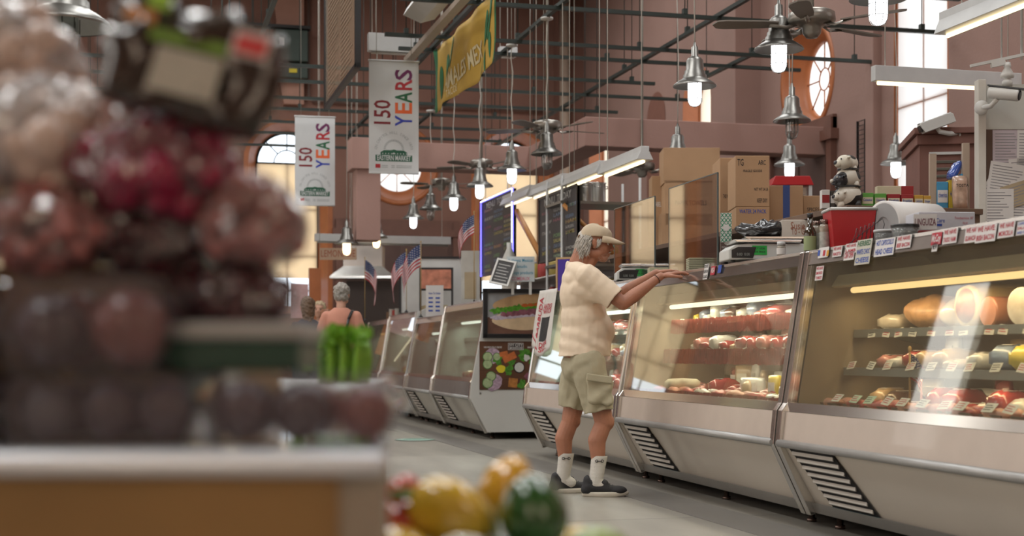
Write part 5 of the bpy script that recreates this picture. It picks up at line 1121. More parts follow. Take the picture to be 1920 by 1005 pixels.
# short tan ledge bits between post & booth: leaning board
q = at(1812, 400, 8.75); t = thing('leaning_board', 'narrow tan board leaning upright between cereal boxes and white post', 'board', (q.x, q.y, BSZ+.0), FACE); m = MB(); m.b2(-.02, .02, 0, .03, 0, .42); m.build('plank', M('tan_ply', (.40, .32, .25), rough=.6), t)
q = at(1750, 400, 8.8); t = thing('leaning_board', 'narrow tan board leaning upright beside the blue cereal box', 'board', (q.x, q.y, BSZ+.0), FACE); m = MB(); m.b2(-.02, .02, 0, .03, 0, .36); m.build('plank', M('tan_ply', ()), t)
def camera_(loc, rz, pitch, label, plate):
    t = thing('security_camera', label, 'security camera', loc, rz); m = MB(); X = Matrix.Rotation(PI/2, 3, 'Y')
    RT = Matrix.Rotation(pitch, 4, 'Y'); m.T = RT
    m.lathe([(0, -.11), (.036, -.11), (.042, -.10), (.042, .09), (.036, .10), (0, .10)], seg=20, rot=X) if plate else m.prism([(-.13, -.035), (-.13, .03), (-.11, .045), (.13, .045), (.14, .03), (.12, -.035)], -.045, .045, 'y')
    m.build('housing', WHITE, t, bevel=.004)
    m = MB(); m.T = RT; m.lathe([(0, .104), (.034, .104), (.034, .1), (0, .1)], seg=20, rot=X) if plate else m.b2(.122, .142, -.035, .035, -.02, .03); l_ = m.build('lens', BLACK, t)
    m = MB(); m.T = RT; (m.prism([(-.12, .038), (.13, .038), (.14, .048), (-.12, .048)], -.03, .03, 'y')); m.build('sun_hood', BLACK if plate else LWHITE, t)
    m = MB(); m.tube([(-.05, 0, -.03), (-.10, .02, -.07), (-.16, .05, -.07)] if plate else [(.0, 0, -.03), (-.02, 0, -.06), (-.10, -.03, -.07), (-.20, -.09, -.06)], .018, 8); m.build('bracket', WHITE, t)
    m = MB(); e_ = (-.17, .05, -.07) if plate else (-.20, -.10, -.06); m.lathe([(0, 0), (.05, 0), (.05, .012), (0, .012)], e_, 16, rot=Matrix.Rotation(PI/2, 3, 'X' if plate else 'Y')); m.build('mount_plate', WHITE, t)
    return t
q = at(1884, 176, 9.7); camera_(q, FACE+R(-35), R(12), 'white bullet security camera with black lens on the partition top', True)
q = at(1757, 232, 10.9); camera_(q, FACE+R(180), R(20), 'boxy grey security camera tilted down in front of the tall window', False)
q = at(1878, 112, 9.9)
t = thing('track_light', 'white track with a bulb-shaped spotlight above the partition', 'track light', q, FACE); m = MB(); m.T = Matrix.Rotation(R(-12), 4, 'Y')
m.b2(-.22, .32, -.015, .015, -.008, .012); m.b2(-.08, .02, -.015, .015, -.04, -.008); m.build('track', WHITE, t)
m = MB(); m.lathe([(0, -.02), (.022, -.02), (.026, -.05), (.02, -.055), (.045, -.10), (.045, -.125), (.02, -.13), (.035, -.15), (.035, -.18), (0, -.185)], (.04, 0, 0), 16); m.build('spot_bulb', WHITE, t)
m = MB(); m.tube([(0, 0, 0), (0, 0, CZ-q.z)], .006, 6); m.tube([(.14, 0, 0), (.14, 0, CZ-q.z)], .009, 6); m.build('hanging_rod', WHITE, t)
# popcorn cart (red roof, clear body)
q = at(1479, 360, 14.2); t = thing('popcorn_cart', 'clear-sided vending cart with a red roof behind the blue-taped box', 'cart', (q.x, q.y, 0), FACE)
zt_ = EYE+(HOR-340)*14.2/FOC; m = MB(); m.prism([(-.21, zt_-.06), (-.17, zt_+.03), (.17, zt_+.03), (.21, zt_-.06)], -.2, .2, 'y'); m.build('roof', RB, t, bevel=.005)
m = MB()
for x in (-.18, .18):
    for y in (-.17, .17): m.b2(x-.015, x+.015, y-.015, y+.015, .9, zt_-.06)
m.build('corner_post', LWHITE, t); m = MB(); m.b2(-.17, .17, -.165, -.16, 1.5, zt_-.06); m.build('clear_side', PLEX, t); m = MB(); m.b2(-.2, .2, -.2, .2, 0, 1.5); m.build('base', BROWN, t)
m = MB(); m.b2(-.165, .165, -.1, .1, zt_-.2, zt_-.07); m.build('kettle_box', STEEL, t)
# black wire grid panel on the side wall
t = thing('wire_display_rack', 'tall narrow black wire grid panel leaning on the side wall', 'wire panel', (WX-.05, 16.5, 0)); m = MB(); m.T = Matrix.Translation((-WX+.05, -16.5, 0))
m.b2(WX-.055, WX-.045, 16.27, 16.29, 0, 2.4); m.b2(WX-.055, WX-.045, 16.67, 16.69, 0, 2.4)
for y in (16.28, 16.48, 16.68): m.b2(WX-.06, WX-.03, y-.008, y+.008, 2.4, 3.93)
for k in range(26): m.b2(WX-.05, WX-.04, 16.28, 16.68, 2.42+k*.06, 2.428+k*.06)
m.build('grid', BLACK, t)
# ------------------------------------------------------------------ pictures on the white end wall of case D
def on_wall(root, y):  # local frame on the end wall of a case: x across, z up, facing -Y
    return root
def pic_text(m, s_, h, x, y, z, w, mi=0, bold=.02):
    m.text(s_, h, Matrix.Translation((x, y, z)) @ Matrix.Rotation(PI/2, 4, 'X'), bold=bold, xs=fit_xs(s_, h, w, bold), mi=mi)
def px_case(cs, px, py, yl):
    """local x,z on a plane local y=yl of a case"""
    inv = cs.matrix_basis.inverted(); w0 = cs.matrix_basis @ Vector((.3, yl, 1)); q = at_y(px, py, w0.y); l = inv @ q; return l.x, l.z
t = thing('framed_picture', 'black framed photograph of a sandwich with lettuce and sliced meat on the white end wall', 'picture', caseD.location, -ROWA)
t.matrix_basis = caseD.matrix_basis.copy()
Y0 = -.040
x0, z1 = px_case(caseD, 905, 541, Y0); x1, z0 = px_case(caseD, 1030, 634, Y0)
m = MB(); fw = .045
for a in ((x0, x0+fw, z0, z1), (x1-fw, x1, z0, z1), (x0, x1, z0, z0+fw), (x0, x1, z1-fw, z1)): m.b2(a[0], a[1], Y0-.045, Y0, a[2], a[3])
m.build('frame', BLACK, t, bevel=.003)
m = MB(); m.b2(x0+fw-.005, x1-fw+.005, Y0-.012, Y0-.002, z0+fw-.005, z1-fw+.005); m.build('print_background', M('print_table', (.17, .085, .06), rough=.25, var=.3, scale=6, coat=.5), t)
m = MB(); m.b2(x0+fw, x1-fw, Y0-.0135, Y0-.012, z0+(z1-z0)*.42, z1-fw); m.build('print_wall', M('print_grey_wall', (.36, .37, .38), rough=.25, var=.2, scale=3), t)
W_, H_ = x1-x0, z1-z0
def blob2(m, cx, cz, rx, rz, y, n=22, seed=0, amp=.12, mi=0, ang=0):
    rr = random.Random(seed); ph = [rr.uniform(0, 6) for _ in range(4)]
    V = []
    for k in range(n):
        a = 2*PI*k/n; f = 1+amp*(math.sin(3*a+ph[0])+.7*math.sin(5*a+ph[1])+.5*math.sin(9*a+ph[2]))/2
        X, Z = rx*f*math.cos(a), rz*f*math.sin(a); V.append(m._v((cx+X*math.cos(ang)-Z*math.sin(ang), y, cz+X*math.sin(ang)+Z*math.cos(ang))))
    m.face(V, mi)
def U(u, v): return x0+W_*u, z0+H_*v
BREAD = M('bread_print', (.52, .33, .17), rough=.3, var=.2, scale=8); BREADL = M('bread_crumb_print', (.62, .46, .29), rough=.3, var=.12, scale=12)
m = MB(); c = U(.60, .36); blob2(m, c[0], c[1], W_*.46, H_*.20, Y0-.015, amp=.03, n=30); m.build('lower_bun', BREADL, t)
m = MB(); c = U(.62, .72); blob2(m, c[0], c[1], W_*.47, H_*.17, Y0-.0155, amp=.03, n=30, ang=.10); m.build('upper_bun', BREAD, t)
ONI = M('onion_print', (.50, .44, .52), rough=.3, var=.25, scale=30); BEEF = M('beef_print', (.24, .09, .12), rough=.3, var=.4, scale=20); LET = M('lettuce_print', (.08, .25, .025), rough=.3, var=.6, scale=30)
m = MB()
for k in range(9): c = U(.20+.09*k, .41+.012*k); blob2(m, c[0], c[1], W_*.085, H_*.045, Y0-.0165-.0001*k, seed=k, amp=.25)
m.build('onion_print', ONI, t); m = MB()
for k in range(8): c = U(.34+.09*k, .50+.012*k); blob2(m, c[0], c[1], W_*.075, H_*.075, Y0-.0175-.0001*k, seed=k+9, amp=.25)
m.build('meat_print', BEEF, t); m = MB()
for k in range(11): c = U(.17+.075*k, .55+.014*k); blob2(m, c[0], c[1], W_*.06, H_*.055, Y0-.0185-.0001*k, seed=k+20, amp=.45)
m.build('lettuce_print', LET, t); m = MB()
for k in range(3): c = U(.62+.09*k, .665+.01*k); blob2(m, c[0], c[1], W_*.05, H_*.035, Y0-.0195, seed=k+33)
m.build('tomato_print', M('tomato_print', (.50, .12, .03), rough=.3), t)
# second poster
t = thing('food_poster', 'unframed poster of vegetables, fish and sauce cups reading IVY CITY under the sandwich picture', 'poster', caseD.location, -ROWA); t.matrix_basis = caseD.matrix_basis.copy()
x0, z1 = px_case(caseD, 899, 640, Y0); x1, z0 = px_case(caseD, 1006, 730, Y0); W_, H_ = x1-x0, z1-z0
m = MB(); m.b2(x0, x1, Y0-.005, Y0-.0, z0, z1); pm = M('poster_wood', (.11, .05, .028), rough=.35, var=.35, scale=3); m.build('sheet', pm, t)
m = MB()
for k in range(5): m.b2(x0, x1, Y0-.0056, Y0-.005, z0+H_*k/5, z0+H_*k/5+.003)
m.build('plank_lines', M('plank_line', (.04, .02, .012)), t)
CU = M('cucumber_print', (.36, .45, .24), rough=.35, var=.2, scale=30); CUD = M('cucumber_rim', (.05, .14, .03)); SAL = M('salmon_print', (.55, .16, .05), rough=.35, var=.25, scale=25); HERB = M('herb_print', (.06, .20, .02), var=.6, scale=40); ONR = M('onion_ring_print', (.42, .30, .38), var=.4, scale=40); SAU = M('sauce_print', (.58, .58, .54), var=.08, scale=40); LEM = M('lemon_print', (.70, .58, .03)); TRAYB = M('smoked_fish', (.42, .17, .04), var=.4, scale=25)
def disc(u, v, r, y, mat, nm, seed=0, amp=.05, fx=1.):
    m = MB(); c = U(u, v); blob2(m, c[0], c[1], r*fx, r, Y0-y, seed=seed, amp=amp); return m.build(nm, mat, t)
for k, (u, v, r) in enumerate(((.22, .70, .085), (.24, .16, .095))): disc(u, v, r, .006, ONR, 'onion_print', k, .1)
for k, (u, v, r) in enumerate(((.14, .68, .055), (.14, .53, .055), (.30, .68, .045), (.14, .14, .06), (.20, .28, .055))): disc(u, v, r, .0070, CUD, 'cucumber_rim', k, .03); disc(u, v, r*.86, .0078, CU, 'cucumber_slice', k, .03)
for k, (u, v, r) in enumerate(((.32, .60, .045), (.55, .56, .04), (.50, .40, .05), (.78, .74, .07), (.94, .66, .06), (.74, .10, .05))): disc(u, v, r, .0074, HERB, 'herb_print', k, .5)
m = MB(); c = U(.52, .67); m.box((c[0], Y0-.008, c[1]), (.15, .001, .075), Matrix.Rotation(-.45, 3, 'Y')); c = U(.42, .74); m.box((c[0], Y0-.0076, c[1]), (.09, .001, .05), Matrix.Rotation(-.2, 3, 'Y')); m.build('salmon_print', SAL, t)
m = MB(); c = U(.58, .14); m.box((c[0], Y0-.008, c[1]), (.10, .001, .10), Matrix.Rotation(.1, 3, 'Y')); m.build('smoked_fish_print', TRAYB, t)
m = MB(); c = U(.86, .25); m.box((c[0], Y0-.008, c[1]), (.10, .001, .06), Matrix.Rotation(.7, 3, 'Y')); m.build('ham_print', BEEF, t)
for u, v in ((.69, .46), (.99, .46)): disc(u, v, .062, .0074, BLACK, 'cup_rim', 0, .0); disc(u, v, .052, .0082, SAU, 'sauce_print', 0, .0)
disc(.37, .43, .042, .008, LEM, 'lemon_print', 2, .1, 1.2); disc(.82, .66, .035, .008, SAU, 'cauliflower_print', 3, .3)
m = MB(); c = U(.63, .90); m.b2(c[0]-.085, c[0]+.085, Y0-.0075, Y0-.006, c[1]-.04, c[1]+.035); m.build('name_plate', PAPER, t)
m = MB(); m.b2(c[0]-.081, c[0]+.081, Y0-.0083, Y0-.0075, c[1]-.036, c[1]+.031); m.build('plate_inner', M('plate_dark', (.05, .04, .04)), t)
m = MB(); pic_text(m, 'IVY CITY', .034, c[0], Y0-.0088, c[1]+.010, .15); pic_text(m, 'SMOKEHOUSE', .022, c[0], Y0-.0088, c[1]-.021, .15)
pic_text(m, 'WE PROUDLY SERVE', .020, U(.23, .875)[0], Y0-.0065, U(.23, .875)[1], .20); pic_text(m, 'SMOKED', .020, U(.90, .875)[0], Y0-.0065, U(.9, .875)[1], .085); m.build('lettering', PAPER, t)
# white BARBUDA cloth banner draped over end of case C
t = thing('cloth_banner', 'white cloth banner with red BARBUDA lettering draped over the case end behind the man', 'banner', caseC.location, -ROWA); t.matrix_basis = caseC.matrix_basis.copy()
Lc = 2.76; gx = lambda z: .03+(z-.65)*(.12/.75)
def bb(s, v):  # s 0 (far end) .. 1 towards the near end, v 0 top .. 1 bottom
    z = 1.52-.56*v-.16*max(0, s-.25)*v if v < 1 else 0
    z = 1.50-(.50+.10*math.sin(s*2.8))*v; u = Lc+.02-s*.62
    return (gx(z)-.022-.008*math.sin(s*14+v*3)-.004*math.sin(s*31), u, z)
m = MB(); N1, N2 = 40, 16; V = [[m._v(bb(i/N1, j/N2)) for i in range(N1+1)] for j in range(N2+1)]
for j in range(N2):
    for i in range(N1): m.face([V[j][i], V[j][i+1], V[j+1][i+1], V[j+1][i]], smooth=True)
o = m.build('cloth', M('banner_white', (.60, .57, .53), rough=.7, var=.04), t); md = o.modifiers.new('t', 'SOLIDIFY'); md.thickness = .002
def wrap(m, s_, h, sc, vc, rot90, width, bold=.02):
    vv, ff_, w = text_geo(s_, bold, 'CENTER', 1.0); xs_ = width/(w*h); pts = []
    for a, b in vv:
        A, B = a*h*xs_, b*h
        ds, dv = ((-B)/.62, -A/.55) if rot90 else (A/.62, -B/.55)
        p = bb(min(1, max(0, sc+ds)), min(1, max(0, vc+dv))); pts.append(m._v((p[0]-.004, p[1], p[2])))
    for f in ff_: m.face([pts[i] for i in f])
m = MB(); wrap(m, 'BARBUDA', .105, .215, .45, True, .36); m.build('lettering', REDINK, t)
m = MB()
for k in range(20):
    v0, v1 = k/20*.92, (k+1)/20*.92
    a = [bb(.375, v0), bb(.395, v0), bb(.395, v1), bb(.375, v1)]; m.quad([(p[0]-.004, p[1], p[2]) for p in a])
for k in range(12):
    s0, s1 = k/12*.385, (k+1)/12*.385; f = lambda s: .92-.12*(1-s/.385)**2
    a = [bb(s0, f(s0)-.02), bb(s1, f(s1)-.02), bb(s1, f(s1)+.005), bb(s0, f(s0)+.005)]; m.quad([(p[0]-.004, p[1], p[2]) for p in a])
m.build('red_line', REDINK, t)
m = MB()
for s_, v in (('ANTIGUA', .26), ('NATIONAL', .33), ('DIVE &', .84), ('SAIL', .91)): wrap(m, s_, .042, .68, v, False, .26)
m.build('small_lettering', REDINK, t)
m = MB()
for i in range(10):
    for j in range(6):
        s0, s1, v0, v1 = .46+.04*i, .50+.04*i, .42+.06*j, .48+.06*j; a = [bb(s0, v0), bb(s1, v0), bb(s1, v1), bb(s0, v1)]; m.quad([(p[0]-.003, p[1], p[2]) for p in a])
m.build('black_panel', BLKINK, t)
# handwritten sign and small white framed chalkboard, other bits on case D top
def board(loc, rz, w, h, label, mat, frame=None, fw=.02, name='paper_sign', cat='sign', lean=0., legs=False):
    t = thing(name, label, cat, loc, rz); m = MB(); m.T = Matrix.Rotation(-lean, 4, 'X'); m.b2(-w/2, w/2, 0, .006, 0, h); m.build('sheet' if not frame else 'slate', mat, t)
    if frame:
        m = MB(); m.T = Matrix.Rotation(-lean, 4, 'X')
        for a in ((-w/2-fw, -w/2, -fw, h+fw), (w/2, w/2+fw, -fw, h+fw), (-w/2, w/2, -fw, 0), (-w/2, w/2, h, h+fw)): m.b2(a[0], a[1], -.01, .012, a[2], a[3])
        m.build('frame', frame, t, bevel=.002)
    return t
SLATE = M('slate_black', (.035, .033, .035), rough=.5, var=.1); CYANINK = M('teal_marker', (.05, .28, .42)); PINKINK = M('pink_marker', (.65, .16, .25)); CHALK = M('chalk_white', (.42, .42, .40)); 
TD = 1.513
q = at(976, 528, 15.3); t = board((q.x, q.y, q.z), FACE, .30, .27, 'square white hand-lettered sign with blue and pink lines standing above the sandwich picture', M('sign_white_blue', (.56, .62, .64), rough=.6))
m = MB()
for s_, v, ink, w in (('Authentic Mexican', .84, 0, .27), ('cajun boudin', .60, 0, .20), ('Sausage products', .35, 0, .27)): pic_text(m, s_, .036, -.0 if w > .25 else -.03, -.001, .27*v, w, 0, .01)
m.build('blue_lettering', CYANINK, t); m = MB(); pic_text(m, 'COMEAUX', .04, 0, -.001, .03, .2, 0, .01); m.build('pink_lettering', PINKINK, t)
m = MB(); m.b2(-.10, -.07, .01, .02, -.14, .02); m.b2(.09, .12, .01, .02, -.14, .02); m.build('white_leg', WHITE, t)
q = at(936, 533, 15.2); t = board((q.x, q.y, q.z+.015), FACE+R(-25), .19, .25, 'small white framed chalkboard leaning beside the hand-lettered sign', SLATE, WHITE, .022, 'small_chalkboard', 'chalkboard', lean=.35)
t.rotation_euler = (0, R(12), FACE+R(-25))
m = MB(); m.T = Matrix.Rotation(-.35, 4, 'X')
for k in range(6): m.b2(-.08, rnd.uniform(.02, .08), -.002, -.001, .03+k*.035, .038+k*.035)
m.build('chalk_writing', CHALK, t)
# menu boards -----------------------------------------------------
def menu(x, y0, y1, z0, z1, label, led=None, seed=1, mat=SLATE):
    t = thing('menu_board', label, 'menu board', (x, (y0+y1)/2, z0), 0); a, b = (y0-y1)/2, (y1-y0)/2; h = z1-z0
    m = MB(); m.b2(-.012, .012, a, b, 0, h); m.build('slate', mat, t)
    m = MB()
    for q_ in ((a, a+.025, 0, h), (b-.025, b, 0, h), (a, b, 0, .025), (a, b, h-.025, h)): m.b2(-.02, .02, q_[0], q_[1], q_[2], q_[3])
    m.build('frame', BLACK, t)
    m = MB()
    for y in (a+.15, b-.15): m.tube([(0, y, h), (0, y, CZ-z0)], .004, 4)
    m.build('hanging_wire', CORD, t)
    rr = random.Random(seed); inks = [CHALK, M('chalk_green', (.18, .34, .14)), M('chalk_red', (.34, .10, .14)), M('chalk_yellow', (.45, .40, .12)), M('chalk_blue', (.16, .24, .36))]
    n = int(h/.055)
    words = ['BURGERS', 'GYRO', 'CRAB CAKE', 'BRATWURST', 'ITALIAN', 'TURKEY', 'CHORIZO', 'ANDOUILLE', 'HAM', 'SALAMI', 'PASTRAMI', 'SMOKED', 'FRESH', 'MERGUEZ', 'KIELBASA', 'BOUDIN', 'CHICKEN', 'LAMB', 'BEEF', 'PORK']
    base = Matrix(((0,0,-1,0),(-1,0,0,0),(0,1,0,0),(0,0,0,1)))
    for g in range(5):
        m = MB()
        for k in range(n-2):
            z = h-.14-k*.055
            for cc in range(3):
                if rr.randrange(5) != g: continue
                s_ = rr.choice(words); yy = b-.12-cc*(b-a-.1)/3; hh = rr.uniform(.028, .042); w = rr.uniform(.2, .32)*(b-a)
                m.text(s_, hh, Matrix.Translation((-.0135, yy-w/2, z)) @ base, xs=fit_xs(s_, hh, w*.9), bold=.005)
        if g == 0: m.text('MENU  TODAY', .08, Matrix.Translation((-.0135, 0, h-.08)) @ base, xs=fit_xs('MENU  TODAY', .08, (b-a)*.7), bold=.02)
        m.build('chalk_writing', inks[g], t)
    if led:
        m = MB(); P = [(-.024, a, 0), (-.024, a, h), (-.024, b, h), (-.024, b, 0)]; m.tube(P, .012, 6); m.build('led_strip', led, t)
        m = MB()
        for k in range(48): m.ball((-.034, a, h*(k+.5)/48), .009, 6, 4)
        for k in range(40): m.ball((-.034, a+(b-a)*(k+.5)/40, h), .007, 6, 4)
        m.build('led_dots', emis('led_white', (.75, .78, 1.), 6), t)
    return t
menu(4.30, 16.42, 18.05, 1.93, 2.90, 'chalkboard menu edged with a blue-white glowing light strip', emis('led_blue', (.16, .14, 1.0), 3.0), 2)
menu(4.30, 13.85, 15.30, 1.93, 2.66, 'dark chalkboard menu with coloured writing hanging behind the man', None, 5)
t = board(at(1060, 545, 13.6)-Vector((0, 0, .0)), FACE+R(-30), .16, .30, 'small purple-lit screen in a tan frame just behind the man\'s back', emis('screen_purple', (.07, .04, .20), .9), M('tan_frame', (.42, .27, .13)), .02, 'small_screen', 'screen'); m = MB(); m.b2(-.02, .02, .012, .03, -t.location.z, .1); m.build('stand_post', BLACK, t)
# orange wooden braces / shelves behind
for k, (p, q_) in enumerate((((968, 395, 17.0), (1014, 480, 16.2)),)):
    a, b = at(*p), at(*q_); t = thing('wooden_brace', ['slanting orange-brown timber brace between the two menu boards', 'slanting timber brace under the pot shelf'][k], 'timber', a); m = MB(); m.T = Matrix.Translation(-a); m.tube([a, b], .035, 4); m.build('beam', M('orange_timber', (.50, .22, .055), rough=.5), t)
t = None
q0 = at(1112, 381, 15.2); t = thing('pot_shelf', 'steel shelf rack holding the big stock pots', 'shelf', (q0.x, q0.y, 0)); m = MB()
for z in (q0.z, q0.z-.65): 
    m = MB(); m.b2(-.45, .45, -.3, .3, z-.04, z-.012); m.build('shelf_board', ZINC, t)
for x in (-.43, .43):
    for y in (-.28, .28): m = MB(); m.tube([(x, y, 0), (x, y, q0.z+.25)], .014, 6); m.build('post', LWHITE, t)
m = MB(); m.tube([(-.42, -.28, q0.z-.05), (.2, -.28, q0.z-.62)], .03, 4); m.build('timber_brace', M('orange_timber', ()), t)
for k, (px, r_, h_, lb) in enumerate(((1115, .115, .22, 'large steel stock pot on the high shelf, nearer one'), (1094, .10, .20, 'steel stock pot half hidden behind the large one'))):
    q = at(px, 381, 15.2-.1*k); t = thing('stock_pot', lb, 'pot', (q.x, q.y, q0.z-.0)); m = MB(); m.lathe([(0, 0), (r_, 0), (r_+.004, .01), (r_+.004, h_), (r_+.014, h_+.004), (r_, h_-.006), (r_-.004, .01), (0, .01)], (0, 0, -.011), 28); m.build('pot_body', STEEL, t)
    m = MB(); m.tube([((r_+.004)*math.cos(a), (r_+.004)*math.sin(a), h_*.75+.0) for a in (-1.9, -1.5, -1.3)], .006, 6); m.tube([(r_, 0, h_*.7), (r_+.03, 0, h_*.72), (r_+.03, 0, h_*.82), (r_, 0, h_*.84)], .006, 6); m.build('handle', STEEL, t)
q = at(1096, 420, 15.2); stk = cbox((q.x, q.y-.02, q0.z-.66), (.5, .3, .22), 'brown carton on the lower pot shelf')
# tall stall back wall behind menus
t = thing('stall_partition', 'low plywood and steel partition behind the menu boards', 'partition', (5.48, 17.5, 0)); m = MB(); m.b2(-.03, .03, -2.2, 3.0, 0, 2.2); m.build('panel', M('partition_grey', (.20, .17, .155), rough=.4, var=.2, scale=3), t)
m = MB()
for z in (1.55, 1.95): m.b2(-.33, -.03, -2.1, 2.9, z-.015, z)
m.build('shelf_board', STEEL, t)
mats6 = [M('can_white', (.55, .53, .48)), M('can_red', (.42, .05, .04)), M('can_brown', (.25, .14, .08)), M('can_green', (.10, .25, .10)), M('can_yellow', (.50, .38, .10))]
nm6 = ['white', 'red', 'brown', 'green', 'yellow']
for lv, z in enumerate((1.55, 1.95)):
    for k in range(9):
        i = rnd.randrange(5); yy = 17.5-1.9+k*.5+rnd.uniform(-.1, .1); hh = rnd.uniform(.14, .3)
        t = thing('storage_jar', '%s container, %s along the %s partition shelf behind the menu boards' % (nm6[i], ORD[k], ['lower', 'upper'][lv]), 'container', (5.28, yy, z)); m = MB(); m.lathe([(0, 0), (.07, 0), (.075, .02), (.075, hh*.8), (.05, hh*.9), (0, hh*.9)], seg=16); m.build('jar_body', mats6[i], t)
        m = MB(); m.lathe([(0, hh*.9), (.052, hh*.9), (.052, hh), (0, hh)], seg=16); m.build('lid', LWHITE, t)
# ------------------------------------------------------------------ flags
FR = M('flag_red', (.42, .025, .04), rough=.7); FW = M('flag_white', (.62, .60, .60), rough=.7); FB = M('flag_navy', (.03, .05, .15), rough=.7)
def flag(loc, label, h_stick, w, h, rz=0., droop=.5, seed=0, lean=.0, canton_side=1, stand=True):
    """small cloth flag on a stick; cloth hangs from its upper corner in soft folds"""
    t = thing('hand_flag', label, 'flag', loc, rz, 'small American flags on the cases')
    tip = Vector((lean*h_stick, 0, h_stick)); m = MB(); m.tube([(0, 0, 0), tip], .005, 6); m.ball(tip+Vector((0, 0, .012)), (.010, .010, .016), 8, 6); m.build('stick', M('gold_stick', (.40, .27, .10), rough=.4), t)
    top = tip*.985; hoist = (tip*.985-tip*(1-h/h_stick*.8)).length
    NX, NY = 39, 26; m = MB(); m2v = {}
    def P(i, j):
        s, v = i/NX, j/NY      # s along the stripes from hoist to fly, v down the hoist
        p = top-tip.normalized()*(hoist*v)
        dx = w*s*math.cos(droop*(.35+.65*s)); dz = -w*s*math.sin(droop*(.35+.65*s))*1.0
        fold = .022*math.sin(s*11+v*2.2+seed)*s**.5+.01*math.sin(s*23+seed)
        return p+Vector((dx*canton_side*(1-.12*v), fold, dz*(1-.1*v)))
    V = [[m._v(P(i, j)) for i in range(NX+1)] for j in range(NY+1)]
    for j in range(NY):
        for i in range(NX):
            st = (j*13)//NY; mi = 2 if (i/NX < .4 and st < 7) else (0 if st % 2 == 0 else 1)
            m.face([V[j][i], V[j][i+1], V[j+1][i+1], V[j+1][i]], mi, True)
    for v in m.bm.verts: pass
    o = m.build('cloth', [FR, FW, FB], t, recalc=False)
    m = MB()
    for a in range(5):
        for b in range(6):
            for sgn in (-1, 1):
                s, v = .4*(b+.5)/6, (7/13)*(a+.5)/5; i, j = s*NX, v*NY; c = P(i, j); c.y += sgn*.003
                r_ = w*.016; m.face([m._v((c.x+r_*math.cos(q)*(1 if k % 2 else .45), c.y, c.z+r_*math.sin(q)*(1 if k % 2 else .45))) for k, q in ((k, PI*k/5+.3) for k in range(10))])
    m.build('stars', FW, o, recalc=False)
    if stand: m = MB(); m.lathe([(0, 0), (.03, 0), (.03, .012), (.012, .02), (.01, .04), (0, .04)], seg=12); m.build('base', BLACK, t)
    return t
def fl_on(px, pytop, cs, d, T, label, **k):
    q = at_x(px, pytop, cs.matrix_basis.to_translation().x+d); loc = Vector((q.x, q.y, T+.012)); return flag(loc, label, q.z-T-.012, rz=FACE, **k)
fl_on(789, 455, caseE, .12, 1.40, 'tallest of the three hand flags, its stripes falling toward a smaller flag', w=.58, h=.40, droop=1.15, seed=1, canton_side=-1, lean=-.0)
fl_on(762, 470, caseF, .12, 1.50, 'middle hand flag, its fly falling low beside the tallest flag', w=.54, h=.38, droop=1.2, seed=2, canton_side=-1)
fl_on(684, 485, caseG, .02, 1.46, 'hand flag hanging before the steel hood, farthest of the small flags', w=.54, h=.42, droop=1.25, seed=3, canton_side=1)
q = at(889, 400, 16.6); flag(Vector((q.x, q.y, 1.513)), 'hand flag held on a clear stand beside the glowing menu board', q.z-1.513, .44, .3, FACE, 1.15, 5, 0, -1)
t = flag(inrow(caseA, .34, 2.02, DK), 'small flag hanging inside the warm-lit case among the meat packs', .30, .20, .16, FACE, 1.35, 6, 0, 1)
del t['group']
# ------------------------------------------------------------------ far stall: hood, sign, framed picture, cups
Yh = 25.0
q = at(683, 524, Yh); t = thing('range_hood', 'stainless range hood with flared canopy behind the woman', 'range hood', (q.x, q.y, q.z), FACE)
def pxw(px0, px1, Y): return (px1-px0)/FOC*Y
w = pxw(625, 744, Yh); zc_ = (524-505)/FOC*Yh; zt_ = (524-463)/FOC*Yh; wu = pxw(655, 727, Yh)
m = MB()
def frus(m, w0, d0, z0, w1, d1, z1):
    A = [m._v((sx*w0/2, sy*d0/2, z0)) for sx, sy in ((-1,-1),(1,-1),(1,1),(-1,1))]; B = [m._v((sx*w1/2, sy*d1/2, z1)) for sx, sy in ((-1,-1),(1,-1),(1,1),(-1,1))]
    for k in range(4): m.face([A[k], A[(k+1) % 4], B[(k+1) % 4], B[k]])
    m.face(B); m.face(A[::-1])
frus(m, w, .9, 0, w*.98, .88, .04); frus(m, w*.98, .88, .04, wu, .55, zc_+.04); m.build('canopy', STEEL, t)
m = MB(); m.b2(-wu/2, wu/2, -.27, .27, zc_+.04, zt_); m.tube([(-.25, 0, zt_), (-.25, 0, CZ-q.z)], .006, 4); m.build('stack', STEEL, t)
q = at(700, 560, 24.5); t = thing('cook_station', 'dark cooking station under the steel hood', 'counter', (q.x, q.y, 0), FACE); m = MB(); m.b2(-.5, .75, 0, .7, 0, 1.0); m.b2(-.5, .7, .3, .7, 1.0, 2.2); m.build('body', M('station_dark', (.04, .025, .02), rough=.5), t)
q = at(624, 487, 21.5); t = thing('wooden_sign', 'pale wooden sign reading LEMONADE hanging at the far stall', 'sign', q, FACE); w = pxw(599, 668, 21.5); h = pxw(465, 487, 21.5); m = MB(); m.b2(-w*.36, w*.64, 0, .03, 0, h); m.build('plank', M('sign_wood', (.42, .29, .20), rough=.6), t)
m = MB(); m.text('LEMONADE', h*.62, Matrix.Translation((w*.14, -.002, h/2)) @ Matrix.Rotation(PI/2, 4, 'X'), bold=.0, xs=fit_xs('LEMONADE', h*.62, w*.93)); m.build('lettering', M('sign_brown', (.30, .07, .03)), t); m = MB(); m.tube([(-.2, 0, h), (-.2, 0, CZ-q.z)], .005, 4); m.tube([(.35, 0, h), (.35, 0, CZ-q.z)], .005, 4); m.build('chain', CORD, t)
